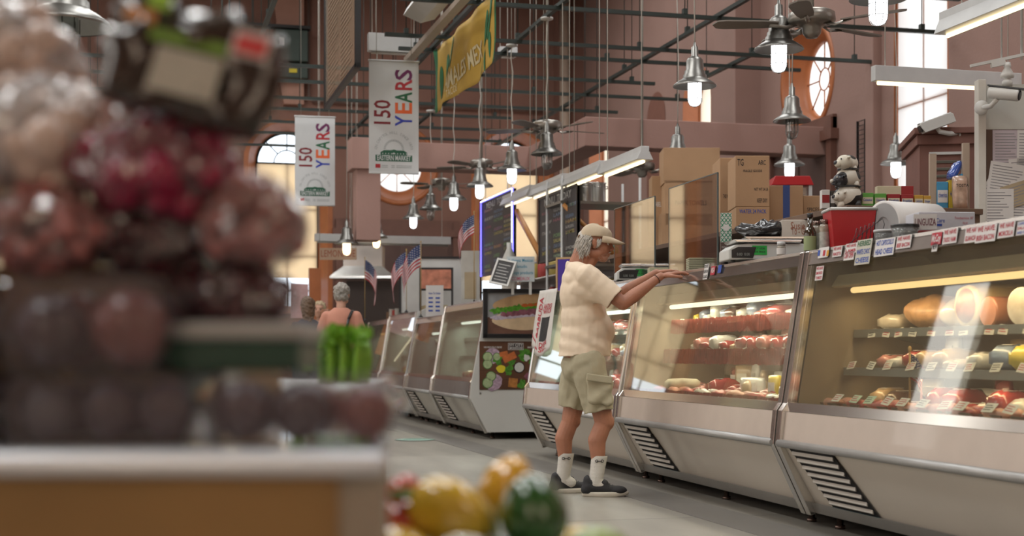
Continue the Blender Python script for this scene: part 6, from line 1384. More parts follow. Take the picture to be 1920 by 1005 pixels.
t = thing('pink_doorway', 'orange wood door frame with a pink notice beside the LEMONADE sign', 'door frame', (at_y(590, 560, 27).x, 27, 0)); m = MB(); m.b2(-.1, .12, 0, .15, 0, 2.55); m.build('post', RUST, t); m = MB(); m.b2(-.45, -.12, .02, .06, 1.6, 2.25); m.build('notice', M('notice_pink', (.58, .36, .36)), t)
# wide white board and framed pictures behind far cases
Yf = 20.5
q = at(815, 545, Yf); t = thing('white_board', 'large white sheet of board with dark top edge behind the far flags', 'board', (q.x, q.y, 1.52), FACE); w = pxw(747, 875, Yf); z1 = EYE+(HOR-484)*Yf/FOC
m = MB(); m.b2(-w/2, w/2, .1, .13, 0, z1-1.52); m.build('sheet', WHITE, t); m = MB(); m.b2(-w/2-.02, w/2+.02, .08, .15, z1-1.52, z1-1.49); m.b2(-w/2-.03, -w/2, .08, .15, 0, z1-1.49); m.build('dark_edge', BLACK, t)
q = at(818, 545, Yf-.2); t = thing('framed_picture', 'black framed food photograph leaning on the white board behind the far flags', 'picture', (q.x, q.y, q.z), FACE); w = pxw(785, 848, Yf); h = pxw(517, 560, Yf)
m = MB(); m.b2(-w/2, w/2, -.01, .02, 0, h); m.build('frame', BLACK, t); m = MB(); m.b2(-w/2+.03, w/2-.03, -.014, -.01, .03, h-.03); m.build('print', M('food_print', (.42, .16, .10), rough=.4, var=.7, scale=9), t)
m = MB(); m.b2(-w/2, -w/2+.03, .0, .02, -.4, 0); m.b2(w/2-.03, w/2, .0, .02, -.4, 0); m.build('prop', BLACK, t)
q = row_pt(11.9, .55, 1.413); q = at(815, 583, 18.6); t = thing('paper_notice', 'white printed notice in a clear stand on the low dark case', 'notice', (q.x, q.y, 1.413), FACE); m = MB(); w = pxw(800, 833, 18.6); h = pxw(539, 583, 18.6); m.b2(-w/2, w/2, 0, .004, 0, h+.1); m.build('sheet', PAPER, t)
m = MB(); m.text('How To Order', .03, Matrix.Translation((0, -.002, h*.98)) @ Matrix.Rotation(PI/2, 4, 'X'), xs=.6, bold=.02)
for k in range(8): m.b2(-w*.35+w*.4*(k % 2), -w*.1+w*.4*(k % 2), -.002, -.001, h*(.75-.18*(k//2)), h*(.82-.18*(k//2)))
m.build('print', BLUEINK, t)
# cups and tubs behind the farthest case
for k, (px, py, hh, mt, lb) in enumerate(((688, 570, .17, 0, 'stack of white and red paper cups, first beside the hood'), (697, 572, .15, 1, 'stack of red-banded paper cups, second beside the hood'), (708, 570, .18, 0, 'stack of pale cups in front of the dark cooking station'), (718, 573, .14, 2, 'short stack of brown cups in front of the cooking station'))):
    q = at(px, 585, 23.0); t = thing('cup_stack', lb, 'cups', (q.x, q.y, 1.473 if k else 1.473)); 
    t.location = Vector((*(row_pt(15.3+.3*k, .35).xy), 1.473)); m = MB()
    prof = [(0, 0)]+[(p, z) for j in range(8) for p, z in ((.035, j*hh/8+.002), (.045, (j+1)*hh/8-.004), (.048, (j+1)*hh/8))]+[(0, hh)]
    m.lathe(prof, seg=14); m.build('cups', mats6[mt], t)
# odds and ends on case tops D-F
odd = [(8.3, .5, 'tan tray', .12, CARD, 'tan tray box on the case with the sandwich picture'), (9.0, .6, 'tan tray', .09, CARD, 'second tan box on the case with the sandwich picture'), (10.6, .5, 'wood', .08, M('pale_wood2', (.42, .33, .18)), 'pale wooden ledge box on the low dark case'), (12.9, .5, 'wood', .10, M('pale_wood2', ()), 'pale wooden ledge box on the far white case')]
for u, d, _, hh, mt, lb in odd:
    T_ = {8: 1.513, 9: 1.513, 10: 1.413, 12: 1.513}[int(u)]; q = row_pt(u, d); cbox((q.x, q.y, T_), (.3, .5, hh), lb, -ROWA, mt)
q = row_pt(9.8, .45); t = thing('bell', 'small chrome service bell on the case before the low dark one', 'bell', (q.x, q.y, 1.513)); m = MB(); m.lathe([(0, .03), (.06, .03), (.06, .05), (.05, .085), (.02, .1), (0, .1)], seg=20); m.build('dome', MIRROR, t); m = MB(); m.lathe([(0, 0), (.07, 0), (.07, .01), (.03, .03), (0, .03)], seg=20); m.build('base', BLACK, t)
for k, (px, Y, pyt, pyb, lb) in enumerate(((882, 16.9, 470, 552, 'clear tall plastic holder with papers under the fourth flag'), (955, 15.8, 455, 500, 'translucent white jug behind the glowing menu board'))):
    q = at(px, pyb, Y); t = thing('clear_holder' if k == 0 else 'plastic_jug', lb, 'container', (q.x, q.y, 1.513), FACE)
    w = .22 if k == 0 else .16; h = EYE+(HOR-pyt)*Y/FOC-t.location.z
    m = MB()
    if k == 0: m.b2(-w/2, w/2, 0, .1, 0, h)
    else: m.lathe([(0, 0), (.08, 0), (.085, .03), (.085, h*.7), (.03, h*.9), (.03, h), (0, h)], seg=18)
    m.build('body', M('milky_plastic', (.50, .50, .47), rough=.3, var=.1), t)
    if k == 0: m = MB(); m.b2(-.07, .07, -.003, -.001, h*.1, h*.6); m.build('paper', M('paper_tan', ()), t)
# floor decal
q = at_z(778, 824, .005); m = MB(); m.lathe([(0, .0052), (.22, .0052), (.22, .006), (0, .006)], (0, 0, 0), 28); t = thing('floor_sticker', 'round green and white distancing sticker on the floor near the far cases', 'sticker', (q.x, q.y, 0)); m.build('disc', M('sticker_teal', (.30, .42, .36), rough=.5), t); m = MB(); m.b2(-.12, .12, -.03, .03, .0062, .0068); m.b2(-.08, .08, .06, .09, .0062, .0068); m.build('print', M('print_teal', (.03, .2, .13)), t)
# ------------------------------------------------------------------ people
class Flesh:
    """closed blobs and tapered limbs fused into one continuous skin by a voxel remesh"""
    def __init__(s): s.m = MB()
    def limb(s, p, q, r0, r1, seg=16, flat=1.0, side=None):
        p, q = Vector(p), Vector(q); d = q-p; L = d.length
        if L < 1e-6: return s
        rot = d.to_track_quat('Z', 'X').to_matrix()
        if side is not None:
            z = d.normalized(); x = Vector(side)-z*z.dot(Vector(side)); x.normalize(); y = z.cross(x); rot = Matrix((x, y, z)).transposed()
        prof = [(0, -r0)]+[(r0*math.cos(a), r0*math.sin(a)) for a in (-1.2, -.8, -.4, 0)]+[(r1*math.cos(a), L+r1*math.sin(a)) for a in (0, .4, .8, 1.2)]+[(0, L+r1)]
        t = s.m.T; s.m.T = t @ Matrix.Translation(p) @ rot.to_4x4() @ Matrix.Diagonal((1, flat, 1, 1)); s.m.lathe(prof, seg=seg); s.m.T = t; return s
    def chain(s, pts, rs, **k):
        for i in range(len(pts)-1): s.limb(pts[i], pts[i+1], rs[i], rs[i+1], **k)
        return s
    def ball(s, c, r, rot=None): s.m.ball(c, r, 20, 14, rot=rot); return s
    def mesh(s, name, mat, parent, voxel=.008, smooth=4, disp=None, keep=None):
        bmesh.ops.recalc_face_normals(s.m.bm, faces=s.m.bm.faces)
        me = bpy.data.meshes.new('f'); s.m.bm.to_mesh(me); s.m.bm.free(); o = bpy.data.objects.new('f', me); C.objects.link(o)
        r = o.modifiers.new('r', 'REMESH'); r.mode = 'VOXEL'; r.voxel_size = voxel; r.use_smooth_shade = True
        if smooth: q = o.modifiers.new('s', 'SMOOTH'); q.factor = .5; q.iterations = smooth
        dg = bpy.context.evaluated_depsgraph_get(); m2 = bpy.data.meshes.new_from_object(o.evaluated_get(dg)); bpy.data.objects.remove(o); bpy.data.meshes.remove(me)
        if keep or disp:
            bm = bmesh.new(); bm.from_mesh(m2)
            if keep:
                bad = [v for v in bm.verts if not keep(v.co)]; bmesh.ops.delete(bm, geom=bad, context='VERTS')
                nb = {v: [e.other_vert(v) for e in v.link_edges if e.is_boundary] for v in bm.verts if v.is_boundary}
                for _ in range(5):
                    new = {v: (v.co+sum((u.co for u in l), Vector())*.8)/(1+.8*len(l)) for v, l in nb.items() if l}
                    for v, c in new.items(): v.co = c
            bm.normal_update()
            if disp:
                dl = [(v, disp(v.co, v.normal)) for v in bm.verts]
                for v, d in dl: v.co += v.normal*d
            bm.to_mesh(m2); bm.free()
        m2.materials.clear(); m2.materials.append(mat); m2.name = name
        for p in m2.polygons: p.use_smooth = True
        o = bpy.data.objects.new(name, m2); C.objects.link(o); o.parent = parent; return o
SKIN = M('skin_tanned', (.40, .175, .105), rough=.5, var=.13, scale=14, bump=.15, bscale=120)
SKINL = M('skin_light', (.48, .26, .18), rough=.5, var=.08, scale=14)
def hand(F, wrist, d, up, s=1.0, curl=(.5, .5, .6, .7), spread=.10, thumb_side=1):
    """palm plus five separate bent fingers; d = pointing direction, up = back-of-hand normal"""
    d = Vector(d).normalized(); up = Vector(up); up = (up-d*up.dot(d)).normalized(); sd = d.cross(up)*thumb_side
    w = Vector(wrist)
    F.limb(w, w+d*.045*s, .027*s, .030*s, side=sd, flat=.62); F.limb(w+d*.03*s+sd*.016*s, w+d*.085*s+sd*.024*s, .021*s, .017*s, side=sd, flat=.75); F.limb(w+d*.03*s-sd*.016*s, w+d*.08*s-sd*.026*s, .021*s, .016*s, side=sd, flat=.75); F.limb(w+d*.04*s, w+d*.085*s, .024*s, .018*s, side=sd, flat=.7)
    for k, (off, L, r) in enumerate(((.031, .072, .0088), (.0105, .082, .0092), (-.0115, .076, .0088), (-.031, .060, .0078))):
        p = w+d*(.088-.004*abs(k-1))*s+sd*off*s; a = spread*(1.5-k)/1.5; dr = (d*math.cos(a)+sd*math.sin(a)); c = curl[k]; pts = [p]; ang = c*.25
        for f in (.45, .32, .25):
            q = dr*math.cos(ang)-up*math.sin(ang); pts.append(pts[-1]+q*L*f*s); ang += c*.75
        F.chain(pts, [r*s*1.05, r*s, r*s*.93, r*s*.8], seg=10)
    p = w+d*.022*s+sd*.028*s; t1 = (d*.75+sd*.62-up*.25).normalized(); t2 = (d*.92+sd*.25-up*.3).normalized()
    F.chain([p, p+t1*.040*s, p+t1*.040*s+t2*.032*s, p+t1*.040*s+t2*.056*s], [.014*s, .0115*s, .0105*s, .0085*s], seg=10)
def head(F, c, s=1.0, R3=None):
    """head centred on c, facing +x (nose, brow, chin, cheeks, ears)"""
    t = F.m.T; F.m.T = t @ Matrix.Translation(c) @ (R3.to_4x4() if R3 else Matrix.Identity(4)) @ Matrix.Scale(s, 4)
    F.ball((-.012, 0, .030), (.098, .077, .088)); F.ball((.030, 0, -.020), (.062, .062, .085)); F.ball((.052, 0, -.085), (.034, .036, .026)); F.ball((.058, 0, .034), (.036, .056, .020))
    for y in (-1, 1):
        F.ball((.052, y*.034, -.020), (.030, .024, .026)); F.ball((-.004, y*.048, -.062), (.050, .022, .030)); F.limb((.02, y*.045, -.07), (.062, y*.018, -.095), .017, .016)
        F.ball((-.008, y*.078, -.010), (.016, .007, .029), Matrix.Rotation(y*.35, 3, 'Z')); F.ball((-.016, y*.086, .002), (.012, .006, .022))
    F.limb((.084, 0, .022), (.106, 0, -.020), .008, .0125); F.ball((.098, 0, -.026), (.016, .017, .011)); F.ball((.084, 0, -.054), (.014, .022, .008)); F.ball((.081, 0, -.068), (.013, .019, .008))
    F.m.T = t
# ---- the man
MX, MY = at_z(1105, 664+EYE*FOC/9.32, 0).xy
man = thing('person', 'man in a khaki cap, cream t-shirt and olive shorts, both hands on a case', 'person', (MX, MY, 0), R(-13)); man.scale = (1.012,)*3
HC = Vector((.045, .01, 1.625)); HR = Matrix.Rotation(R(-5), 3, 'Z') @ Matrix.Rotation(R(7), 3, 'Y')
F = Flesh(); head(F, HC, 1.03, HR)
F.limb((-.075, 0, 1.46), (-.015, .005, 1.60), .064, .058); F.limb((-.03, 0, 1.46), (.035, .005, 1.56), .045, .045); F.limb((-.10, 0, 1.46), (-.045, 0, 1.58), .05, .05)
F.ball((-.055, 0, 1.30), (.115, .17, .19)); F.ball((-.015, 0, 1.08), (.135, .155, .20)); F.ball((-.045, 0, .93), (.125, .16, .14))
RS, RE, RW = Vector((-.025, -.185, 1.405)), Vector((.195, -.225, 1.228)), Vector((.442, -.165, 1.405))
LS, LE, LW = Vector((-.01, .19, 1.41)), Vector((.215, .235, 1.295)), Vector((.458, .17, 1.446))
F.limb(RS, RE, .055, .043); F.chain([RE, RE.lerp(RW, .3), RE.lerp(RW, .75), RW], [.042, .045, .031, .026]); F.limb(LS, LE, .055, .043); F.chain([LE, LE.lerp(LW, .3), LE.lerp(LW, .75), LW], [.041, .044, .031, .026])
hand(F, RW+Vector((.008, 0, 0)), (1, .18, .24), (-.15, -.1, 1), 1.03, (.35, .35, .4, .5), .16, 1)
hand(F, LW+Vector((.008, 0, 0)), (1, -.15, .10), (0, .1, 1), 1.03, (.35, .4, .4, .5), .14, -1)
RH, RK, RA = Vector((.0, -.095, .86)), Vector((.085, -.115, .475)), Vector((.030, -.125, .085))
LH, LK, LAn = Vector((-.03, .095, .86)), Vector((-.115, .105, .475)), Vector((-.165, .115, .085))
for Hh, K, A in ((RH, RK, RA), (LH, LK, LAn)):
    F.limb(Hh, K, .088, .060); F.ball(K+Vector((.022, 0, .0)), (.045, .048, .055)); calf = K.lerp(A, .30)+Vector((-.030, 0, 0)); F.chain([K, calf, K.lerp(A, .68), A], [.056, .058, .042, .036]); F.limb(A, A+Vector((.06, -.005, -.03)), .030, .022)
F.mesh('body', SKIN, man, .0045, 3)
# eyes, moustache, stubble, brows
def hp(v): return HC+HR @ (Vector(v)*1.03)
for y in (-1, 1):
    m = MB(); m.ball(hp((.070, y*.032, .004)), .0125, 12, 8); e = m.build('eyeball', M('eye_white', (.55, .52, .48), rough=.2), man)
    m = MB(); m.ball(hp((.0795, y*.032, .003)), (.0045, .006, .006), 10, 6); m.build('iris', BLKINK, e)
    m = MB(); m.tube([hp((.086, y*.014, .026)), hp((.088, y*.034, .031)), hp((.072, y*.055, .026))], [.004, .0055, .003], 6); m.build('eyebrow', M('brow_grey', (.40, .37, .33)), man)
HAIRM = M('hair_silver', (.50, .47, .42), rough=.55, var=.3, scale=40)
m = MB(); m.tube([hp((.086, -.028, -.052)), hp((.094, -.010, -.045)), hp((.096, 0, -.044)), hp((.094, .010, -.045)), hp((.086, .028, -.054))], [.002, .005, .006, .005, .002], 8); m.build('moustache', HAIRM, man)
m = MB(); rr = random.Random(4)
for k in range(500):
    a = rr.uniform(-1.5, 1.5); z = rr.uniform(-.108, -.055); b = Vector((.02+(.066+.3*(z+.055)*.3)*math.cos(a), .057*math.sin(a), z)); b.x += .018*max(0, -(z+.07))/.03*math.cos(a)
    p = hp(b); m.box(p, (.0011, .0011, .002))
m.build('stubble', M('stubble_white', (.42, .32, .26)), man)
# hair: locks from under the cap down over ear and nape
H = Flesh()
t_ = H.m.T; H.m.T = Matrix.Translation(HC) @ HR.to_4x4() @ Matrix.Scale(1.03, 4)
H.ball((-.050, 0, .015), (.074, .080, .070)); H.ball((-.070, 0, -.035), (.046, .070, .060))
H.m.T = t_
H.mesh('hair', HAIRM, man, .006, 2, disp=lambda c, n: noise.noise(Vector((c.x*60, c.y*60, c.z*18)))*.012, keep=lambda c: (HR.transposed() @ (c-HC)).x < -.022)
m = MB(); m.T = Matrix.Translation(HC) @ HR.to_4x4() @ Matrix.Scale(1.03, 4)
for k in range(780):
    a = rr.uniform(R(97), R(263)); ca, sa = math.cos(a), math.sin(a); z0 = rr.uniform(-.03, .045); R0 = (.086, .080); L = rr.uniform(.06, .115)*(1.0 if abs(a-PI) < 1.1 else .75)
    p0 = Vector((-.022+R0[0]*ca, R0[1]*sa, z0)); wv = rr.uniform(0, 6); pts = []; kick = rr.uniform(.0, .35) if k % 4 == 0 else rr.uniform(0, .1)
    for j in range(7):
        f = j/6; out = 1.03+.13*math.sin(f*PI*.9)+kick*f*f; pts.append(Vector((-.022+R0[0]*ca*out+.006*math.sin(wv+f*7), R0[1]*sa*out+.006*math.cos(wv+f*6), z0-L*f*(1-.25*kick))))
    m.tube(pts, [.0018, .0022, .0024, .0024, .002, .0016, .0006], 4)
for k in range(60):
    y = -1 if k % 2 else 1; p = Vector((.02+rr.uniform(-.012, .012), y*.074, rr.uniform(.0, .03))); m.tube([p, p+Vector((-.004, y*.005, -.018)), p+Vector((-.012, y*.001, -.038))], [.0028, .003, .001], 5)
m.build('hair_locks', HAIRM, man)
# cap
CAPM = M('cap_khaki', (.52, .42, .295), rough=.8, var=.06, scale=10, bump=.08, bscale=200)
CT = Matrix.Translation(HC) @ HR.to_4x4() @ Matrix.Rotation(R(4), 4, 'Y')
def capprof(N=36, rows=12):
    m = MB(); m.T = CT; rings = []
    for j in range(rows+1):
        f = j/rows; ring = []
        for k in range(N):
            a = 2*PI*k/N; cx, cy = math.cos(a), math.sin(a); z = .040+.082*math.sin(f*PI/2); r = math.cos(f*PI/2)**.62 if f < 1 else 0
            X = -.012+.108*cx*r; Y = .090*cy*r; lift = .012*max(0, cx)*(1-f)+(-.022*max(0, -cx)*(1-f)); wr = .0018*math.sin(a*6)*r
            ring.append(m._v((X+wr, Y+wr, z+lift-.008*f*cx)))
        rings.append(ring)
    for A, B in zip(rings, rings[1:]):
        for k in range(N): m.face([A[k], A[(k+1) % N], B[(k+1) % N], B[k]], smooth=True)
    return m
m = capprof(); c_ = m.build('cap', CAPM, man); md = c_.modifiers.new('s', 'SOLIDIFY'); md.thickness = .004
m = MB(); m.T = CT; A = []; B = []; Cc = []
for k in range(17):
    a = -1.12+2.24*k/16; x0, y0 = -.012+.104*math.cos(a), .088*math.sin(a); ext = .092*math.cos(a/1.12*PI/2)**.55 if abs(a) < 1.119 else 0
    A.append(m._v((x0, y0, .050+.004*math.cos(a)))); B.append(m._v((x0+ext*.55, y0*(1-.0*ext), .052-.012*(y0/.08)**2-.010))); Cc.append(m._v((x0+ext, y0*.97, .032-.022*(y0/.08)**2)))
for k in range(16): m.face([A[k], A[k+1], B[k+1], B[k]], smooth=True); m.face([B[k], B[k+1], Cc[k+1], Cc[k]], smooth=True)
o = m.build('brim', CAPM, c_); md = o.modifiers.new('s', 'SOLIDIFY'); md.thickness = .005
m = MB(); m.T = CT; m.ball((-.012, 0, .123), (.008, .008, .004), 10, 6); m.build('button', CAPM, c_)
m = MB(); m.T = CT; m.tube([(-.110+.006*abs(k-4)**1.2*.3, -.05+.0125*k, .030) for k in range(9)], .006, 6); m.tube([(-.113, -.045, .03), (-.122, -.05, .026), (-.12, -.055, .015)], .004, 5); m.build('strap', M('strap_brown', (.22, .13, .07)), c_)
# t-shirt
SH = M('tshirt_cream', (.80, .66, .50), rough=.85, var=.04, scale=6, bump=.15, bscale=300)
F = Flesh()
F.ball((-.070, 0, 1.385), (.112, .185, .105)); F.ball((-.060, 0, 1.30), (.135, .185, .17)); F.ball((-.035, 0, 1.14), (.150, .180, .19)); F.ball((.005, 0, 1.06), (.158, .165, .15)); F.ball((-.025, 0, .97), (.172, .192, .13))
F.limb((-.025, 0, 1.05), (-.040, 0, .80), .160, .172, side=(1, 0, 0), flat=1.17)
F.limb((-.09, -.06, 1.44), RS, .07, .068); F.limb((-.09, .06, 1.44), LS, .07, .068); F.limb((-.08, 0, 1.47), (-.06, 0, 1.40), .078, .10)
sr, sl = RS.lerp(RE, .80), LS.lerp(LE, .72)
F.limb(RS, sr+Vector((0, 0, -.012)), .076, .078); F.limb(LS, sl, .074, .075); F.limb(RS+Vector((-.04, .06, -.08)), RS.lerp(RE, .5)+Vector((-.02, .02, -.03)), .08, .06)
def folds(c, n):
    d = 0.
    low = max(0, min(1, (1.3-c.z)/.35)); tw = c.z*1.0
    d += .008*low*noise.noise(Vector((c.x*4+3, c.y*4, c.z*15+c.x*9))); d += .0035*low*math.sin((c.z*1.0+.55*c.x)*46+4*noise.noise(c*5))
    d += .0028*noise.noise(Vector((c.x*7+c.z*5, c.y*8, c.z*4)))+.0012*noise.noise(c*30)
    a = (c-RS).length; d += .0018*math.exp(-(a/.16)**2)*math.sin((c.z-c.x*1.3)*60)
    return d
dR, dL = (RE-RS).normalized(), (LE-LS).normalized()
def keep(c):
    if c.z < .895+.006*math.sin(c.y*20): return False
    for a_, d_ in ((sr, dR), (sl, dL)):
        q_ = (c-a_).dot(d_)
        if 0 < q_ < .2 and (c-a_-d_*q_).length < .115 and abs(c.y) > .125: return False
    if (c-Vector((-.060, 0, 1.51))).length < .082 or (Vector((c.x+.03, c.y, c.z-1.52)).length < .075): return False
    return True
o = F.mesh('t_shirt', SH, man, .0075, 6, folds, keep); md = o.modifiers.new('s', 'SOLIDIFY'); md.thickness = .004; md.offset = -1
m = MB(); m.tube([(-.052+.074*math.cos(2*PI*k/28), .074*math.sin(2*PI*k/28), 1.475+.022*-math.cos(2*PI*k/28)+.004) for k in range(29)], .0065, 6, flat=1.4); m.build('collar', SH, o)
# cargo shorts
SO = M('shorts_olive', (.43, .39, .27), rough=.85, var=.06, scale=8, bump=.2, bscale=250)
F = Flesh(); F.ball((-.04, 0, .93), (.130, .160, .12)); F.ball((-.045, 0, .83), (.142, .168, .12))
F.limb(RH+Vector((-.02, 0, .0)), RK+Vector((-.025, -.005, .04)), .115, .098); F.limb(LH+Vector((-.02, 0, .0)), LK+Vector((.0, .005, .04)), .115, .094)
dRr, dLl = (RK-RH).normalized(), (LK-LH).normalized()
def keep2(c):
    if c.z > .945: return False
    if c.y < 0: return (c-(RH+dRr*.325)).dot(dRr) < .004*math.sin(c.x*60)
    return (c-(LH+dLl*.315)).dot(dLl) < .004*math.sin(c.x*60)
def folds2(c, n): return .009*noise.noise(Vector((c.x*9, c.y*9, c.z*7)))+.006*math.sin((c.z*.8-c.x*1.2)*42+5*noise.noise(c*4))*max(0, min(1, (.9-c.z)/.2))+.003*noise.noise(c*28)
o = F.mesh('shorts', SO, man, .0075, 6, folds2, keep2); md = o.modifiers.new('s', 'SOLIDIFY'); md.thickness = .005; md.offset = -1
F = Flesh(); pc = RH.lerp(RK, .52)+Vector((-.005, -.118, .02))
for a in range(9): F.limb(pc+Vector((-.055, .012, .060-.015*a)), pc+Vector((.07, -.0, .045-.015*a)), .022, .022)
F.mesh('cargo_pocket', SO, man, .006, 5, folds2)
m = MB(); Rt = Matrix.Rotation(R(8), 3, 'Y'); m.box(pc+Vector((.004, -.028, .075)), (.165, .014, .045), Rt); m.build('pocket_flap', SO, man, bevel=.006)
# socks, shoes, bracelet
SK = M('sock_white', (.62, .60, .55), rough=.9, bump=.3, bscale=150)
for nm_, K, A in (('near', RK, RA), ('far', LK, LAn)):
    F = Flesh(); top = K.lerp(A, .54); F.chain([top, K.lerp(A, .75), A], [.053, .048, .045]); F.limb(A, A+Vector((.05, 0, -.02)), .044, .040)
    o = F.mesh('sock', SK, man, .006, 3, lambda c, n: .0004*math.sin(c.z*260), lambda c: c.z < top.z)
    if nm_ == 'far' or True:
        m = MB(); c0 = K.lerp(A, .63)
        for dx in (-.018, .018):
            m.tube([(c0.x+dx+.010*math.cos(a), c0.y-.0525, c0.z+.008*math.sin(a)*1.) for a in ([.6, 1.6, 2.6, 3.7, 4.7, 5.7] if dx < 0 else [2.5, 1.5, .5, -.6, -1.6, -2.5])], .0022, 5)
        m.tube([(c0.x-.016, c0.y-.0535, c0.z), (c0.x+.016, c0.y-.0535, c0.z)], .0022, 5); m.build('sock_emblem', BLKINK, o)
SHB = M('shoe_black', (.022, .022, .025), rough=.75, var=.2, scale=30); SOLE = M('shoe_sole', (.58, .54, .46), rough=.6)
def shoe(A, yaw, label=None):
    T_ = Matrix.Translation((A.x, A.y, 0)) @ Matrix.Rotation(yaw, 4, 'Z'); F = Flesh(); F.m.T = T_
    F.limb((-.045, 0, .062), (.06, 0, .052), .042, .040, side=(0, 1, 0), flat=1.0); F.limb((.05, 0, .048), (.165, .004, .040), .042, .030, side=(0, 1, 0), flat=.8); F.limb((-.05, 0, .05), (-.045, 0, .105), .036, .034); F.limb((-.02, 0, .09), (.05, 0, .075), .040, .036)
    F.ball((.14, .004, .040), (.062, .048, .030)); F.ball((-.05, 0, .045), (.045, .040, .040))
    T2 = T_.inverted()
    o = F.mesh('shoe', SHB, man, .005, 4, None, lambda c: c.z > .018 and not ((Vector(((T2 @ c).x+.012, (T2 @ c).y, 0)).length < .036) and c.z > .112))
    m = MB(); m.T = T_; outl = []
    for k in range(36):
        a = 2*PI*k/36; x = .062+.145*math.cos(a); w = .047*(1-.10*math.cos(2*a))*(1.0 if x > .05 else .90); outl.append((x, w*math.sin(a)*(1-.12*math.cos(a))+.002))
    rings = [[m._v((x*1.0+(x-.06)*g, y*(1+g), z+(.012*max(0, x-.14)/.07 if z < .01 else .006*max(0, x-.14)/.07))) for x, y in outl] for z, g in ((0, -.03), (.004, .02), (.022, .035), (.030, .0))]
    m.face(rings[0][::-1]); m.face(rings[-1])
    for a, b in zip(rings, rings[1:]):
        for k in range(36): m.face([a[k], a[(k+1) % 36], b[(k+1) % 36], b[k]], smooth=True)
    m.build('sole', SOLE, o)
    m = MB(); m.T = T_
    for k in range(5): x = .03+.018*k; zt_ = .108-.0085*k; m.tube([(x, -.028, zt_-.018), (x+.006, 0, zt_), (x, .028, zt_-.018)], .003, 5)
    m.build('laces', SHB, o)
shoe(RA, R(-4)); shoe(LAn, R(12))
m = MB(); bc = RE.lerp(RW, .90); ax = (RW-RE).normalized(); u1 = ax.orthogonal().normalized(); u2 = ax.cross(u1); m.tube([bc+(u1*math.cos(2*PI*k/20)+u2*math.sin(2*PI*k/20))*.0305 for k in range(21)], .003, 6); m.build('bracelet', M('bracelet_brown', (.12, .05, .03)), man)
# ---- other shoppers
def shopper(loc, rz, label, top, hairc, skin, hgt=1.66, trouser=None, sling=False, hair='short', lean=0.):
    t = thing('person', label, 'person', loc, rz); k = hgt/1.70; S = Matrix.Scale(k, 4)
    F = Flesh(); F.m.T = S; head(F, Vector((.03, 0, 1.56)), .98)
    F.limb((-.03, 0, 1.38), (.0, 0, 1.50), .052, .05); F.ball((-.01, 0, 1.25), (.10, .15, .17)); F.ball((0, 0, 1.02), (.11, .14, .15)); F.ball((0, 0, .90), (.12, .16, .13))
    for s_ in (-1, 1):
        a, b, c = Vector((-.01, s_*.17, 1.33)), Vector((.0, s_*.225, 1.06)), Vector((.16, s_*.20, .90)); F.limb(a, b, .046, .037); F.chain([b, b.lerp(c, .3), c], [.036, .036, .023]); hand(F, c, (1, -.1*s_, -.1), (0, s_, .3), .92, (.8, .8, .9, 1.), .1, 1 if s_ < 0 else -1)
        h, kn, an = Vector((0, s_*.09, .86)), Vector((.02, s_*.095, .47)), Vector((0, s_*.10, .08)); F.limb(h, kn, .085, .056); F.chain([kn, kn.lerp(an, .3)+Vector((-.02, 0, 0)), an], [.055, .055, .035]); F.limb(an, an+Vector((.12, 0, -.04)), .036, .03)
    F.mesh('body', skin, t, .009, 3)
    F = Flesh(); F.m.T = S; F.ball((-.01, 0, 1.27), (.115, .165, .17)); F.ball((0, 0, 1.05), (.13, .165, .18)); F.ball((0, 0, .93), (.14, .185, .12)); F.limb((-.02, -.05, 1.36), (-.02, .05, 1.36), .06, .06)
    for s_ in (-1, 1): F.limb((-.01, s_*.155, 1.33), (-.002, s_*.215, 1.15), .062, .064)
    F.mesh('shirt', top, t, .010, 5, lambda c, n: .008*noise.noise(Vector((c.x*8, c.y*8, c.z*9))), lambda c: c.z > .86*k and Vector((c.x-.0, c.y, c.z-1.42*k)).length > .065)
    F = Flesh(); F.m.T = S; F.ball((0, 0, .90), (.13, .17, .13))
    for s_ in (-1, 1): F.chain([(0, s_*.09, .86), (.02, s_*.095, .47), (0, s_*.10, .10)], [.10, .075, .06])
    F.mesh('trousers', trouser or M('denim_dark', (.04, .05, .09), rough=.8), t, .011, 4, None, lambda c: c.z > .07)
    for s_ in (-1, 1): F = Flesh(); F.m.T = S; F.limb((-.03, s_*.10, .045), (.16, s_*.10, .035), .045, .035); F.mesh('shoe', SHB, t, .009, 3, None, lambda c: c.z > .0)
    F = Flesh(); F.m.T = S @ Matrix.Translation((.03, 0, 1.56)); F.ball((-.022, 0, .042), (.105, .086, .088))
    if hair == 'short': F.ball((-.045, 0, -.01), (.07, .078, .07))
    else: F.limb((-.05, 0, .0), (-.06, 0, -.16), .085, .06)
    F.mesh('hair', M(*hairc, rough=.6, var=.35, scale=30), t, .008, 2, lambda c, n: .014*noise.noise(c*38)+.006*noise.noise(c*90), lambda c: (c.x/k-.03) < .045 or c.z/k > 1.63)
    for s_ in (-1, 1): m = MB(); m.T = S @ Matrix.Translation((.03, 0, 1.56)); m.ball((.076, s_*.031, .006), (.010, .011, .009), 8, 6); m.build('eye', BLKINK, t)
    if sling:
        m = MB(); m.T = S; pts = [(-.135, -.06, 1.02), (-.145, -.08, 1.16), (-.125, -.105, 1.30), (-.07, -.125, 1.375), (0, -.125, 1.385), (.07, -.11, 1.34), (.12, -.08, 1.2)]
        for a, b in zip(pts, pts[1:]): a, b = Vector(a), Vector(b); m.tube([a, b], .016, 4)
        m.build('bag_strap', BLACK, t); m = MB(); m.T = S; puff(m, (.26, .2, .09), 6, 2, .2, Matrix.Translation((-.19, -.02, .88)) @ Matrix.Rotation(PI/2, 4, 'Y')); m.build('shoulder_bag', BLACK, t)
    return t
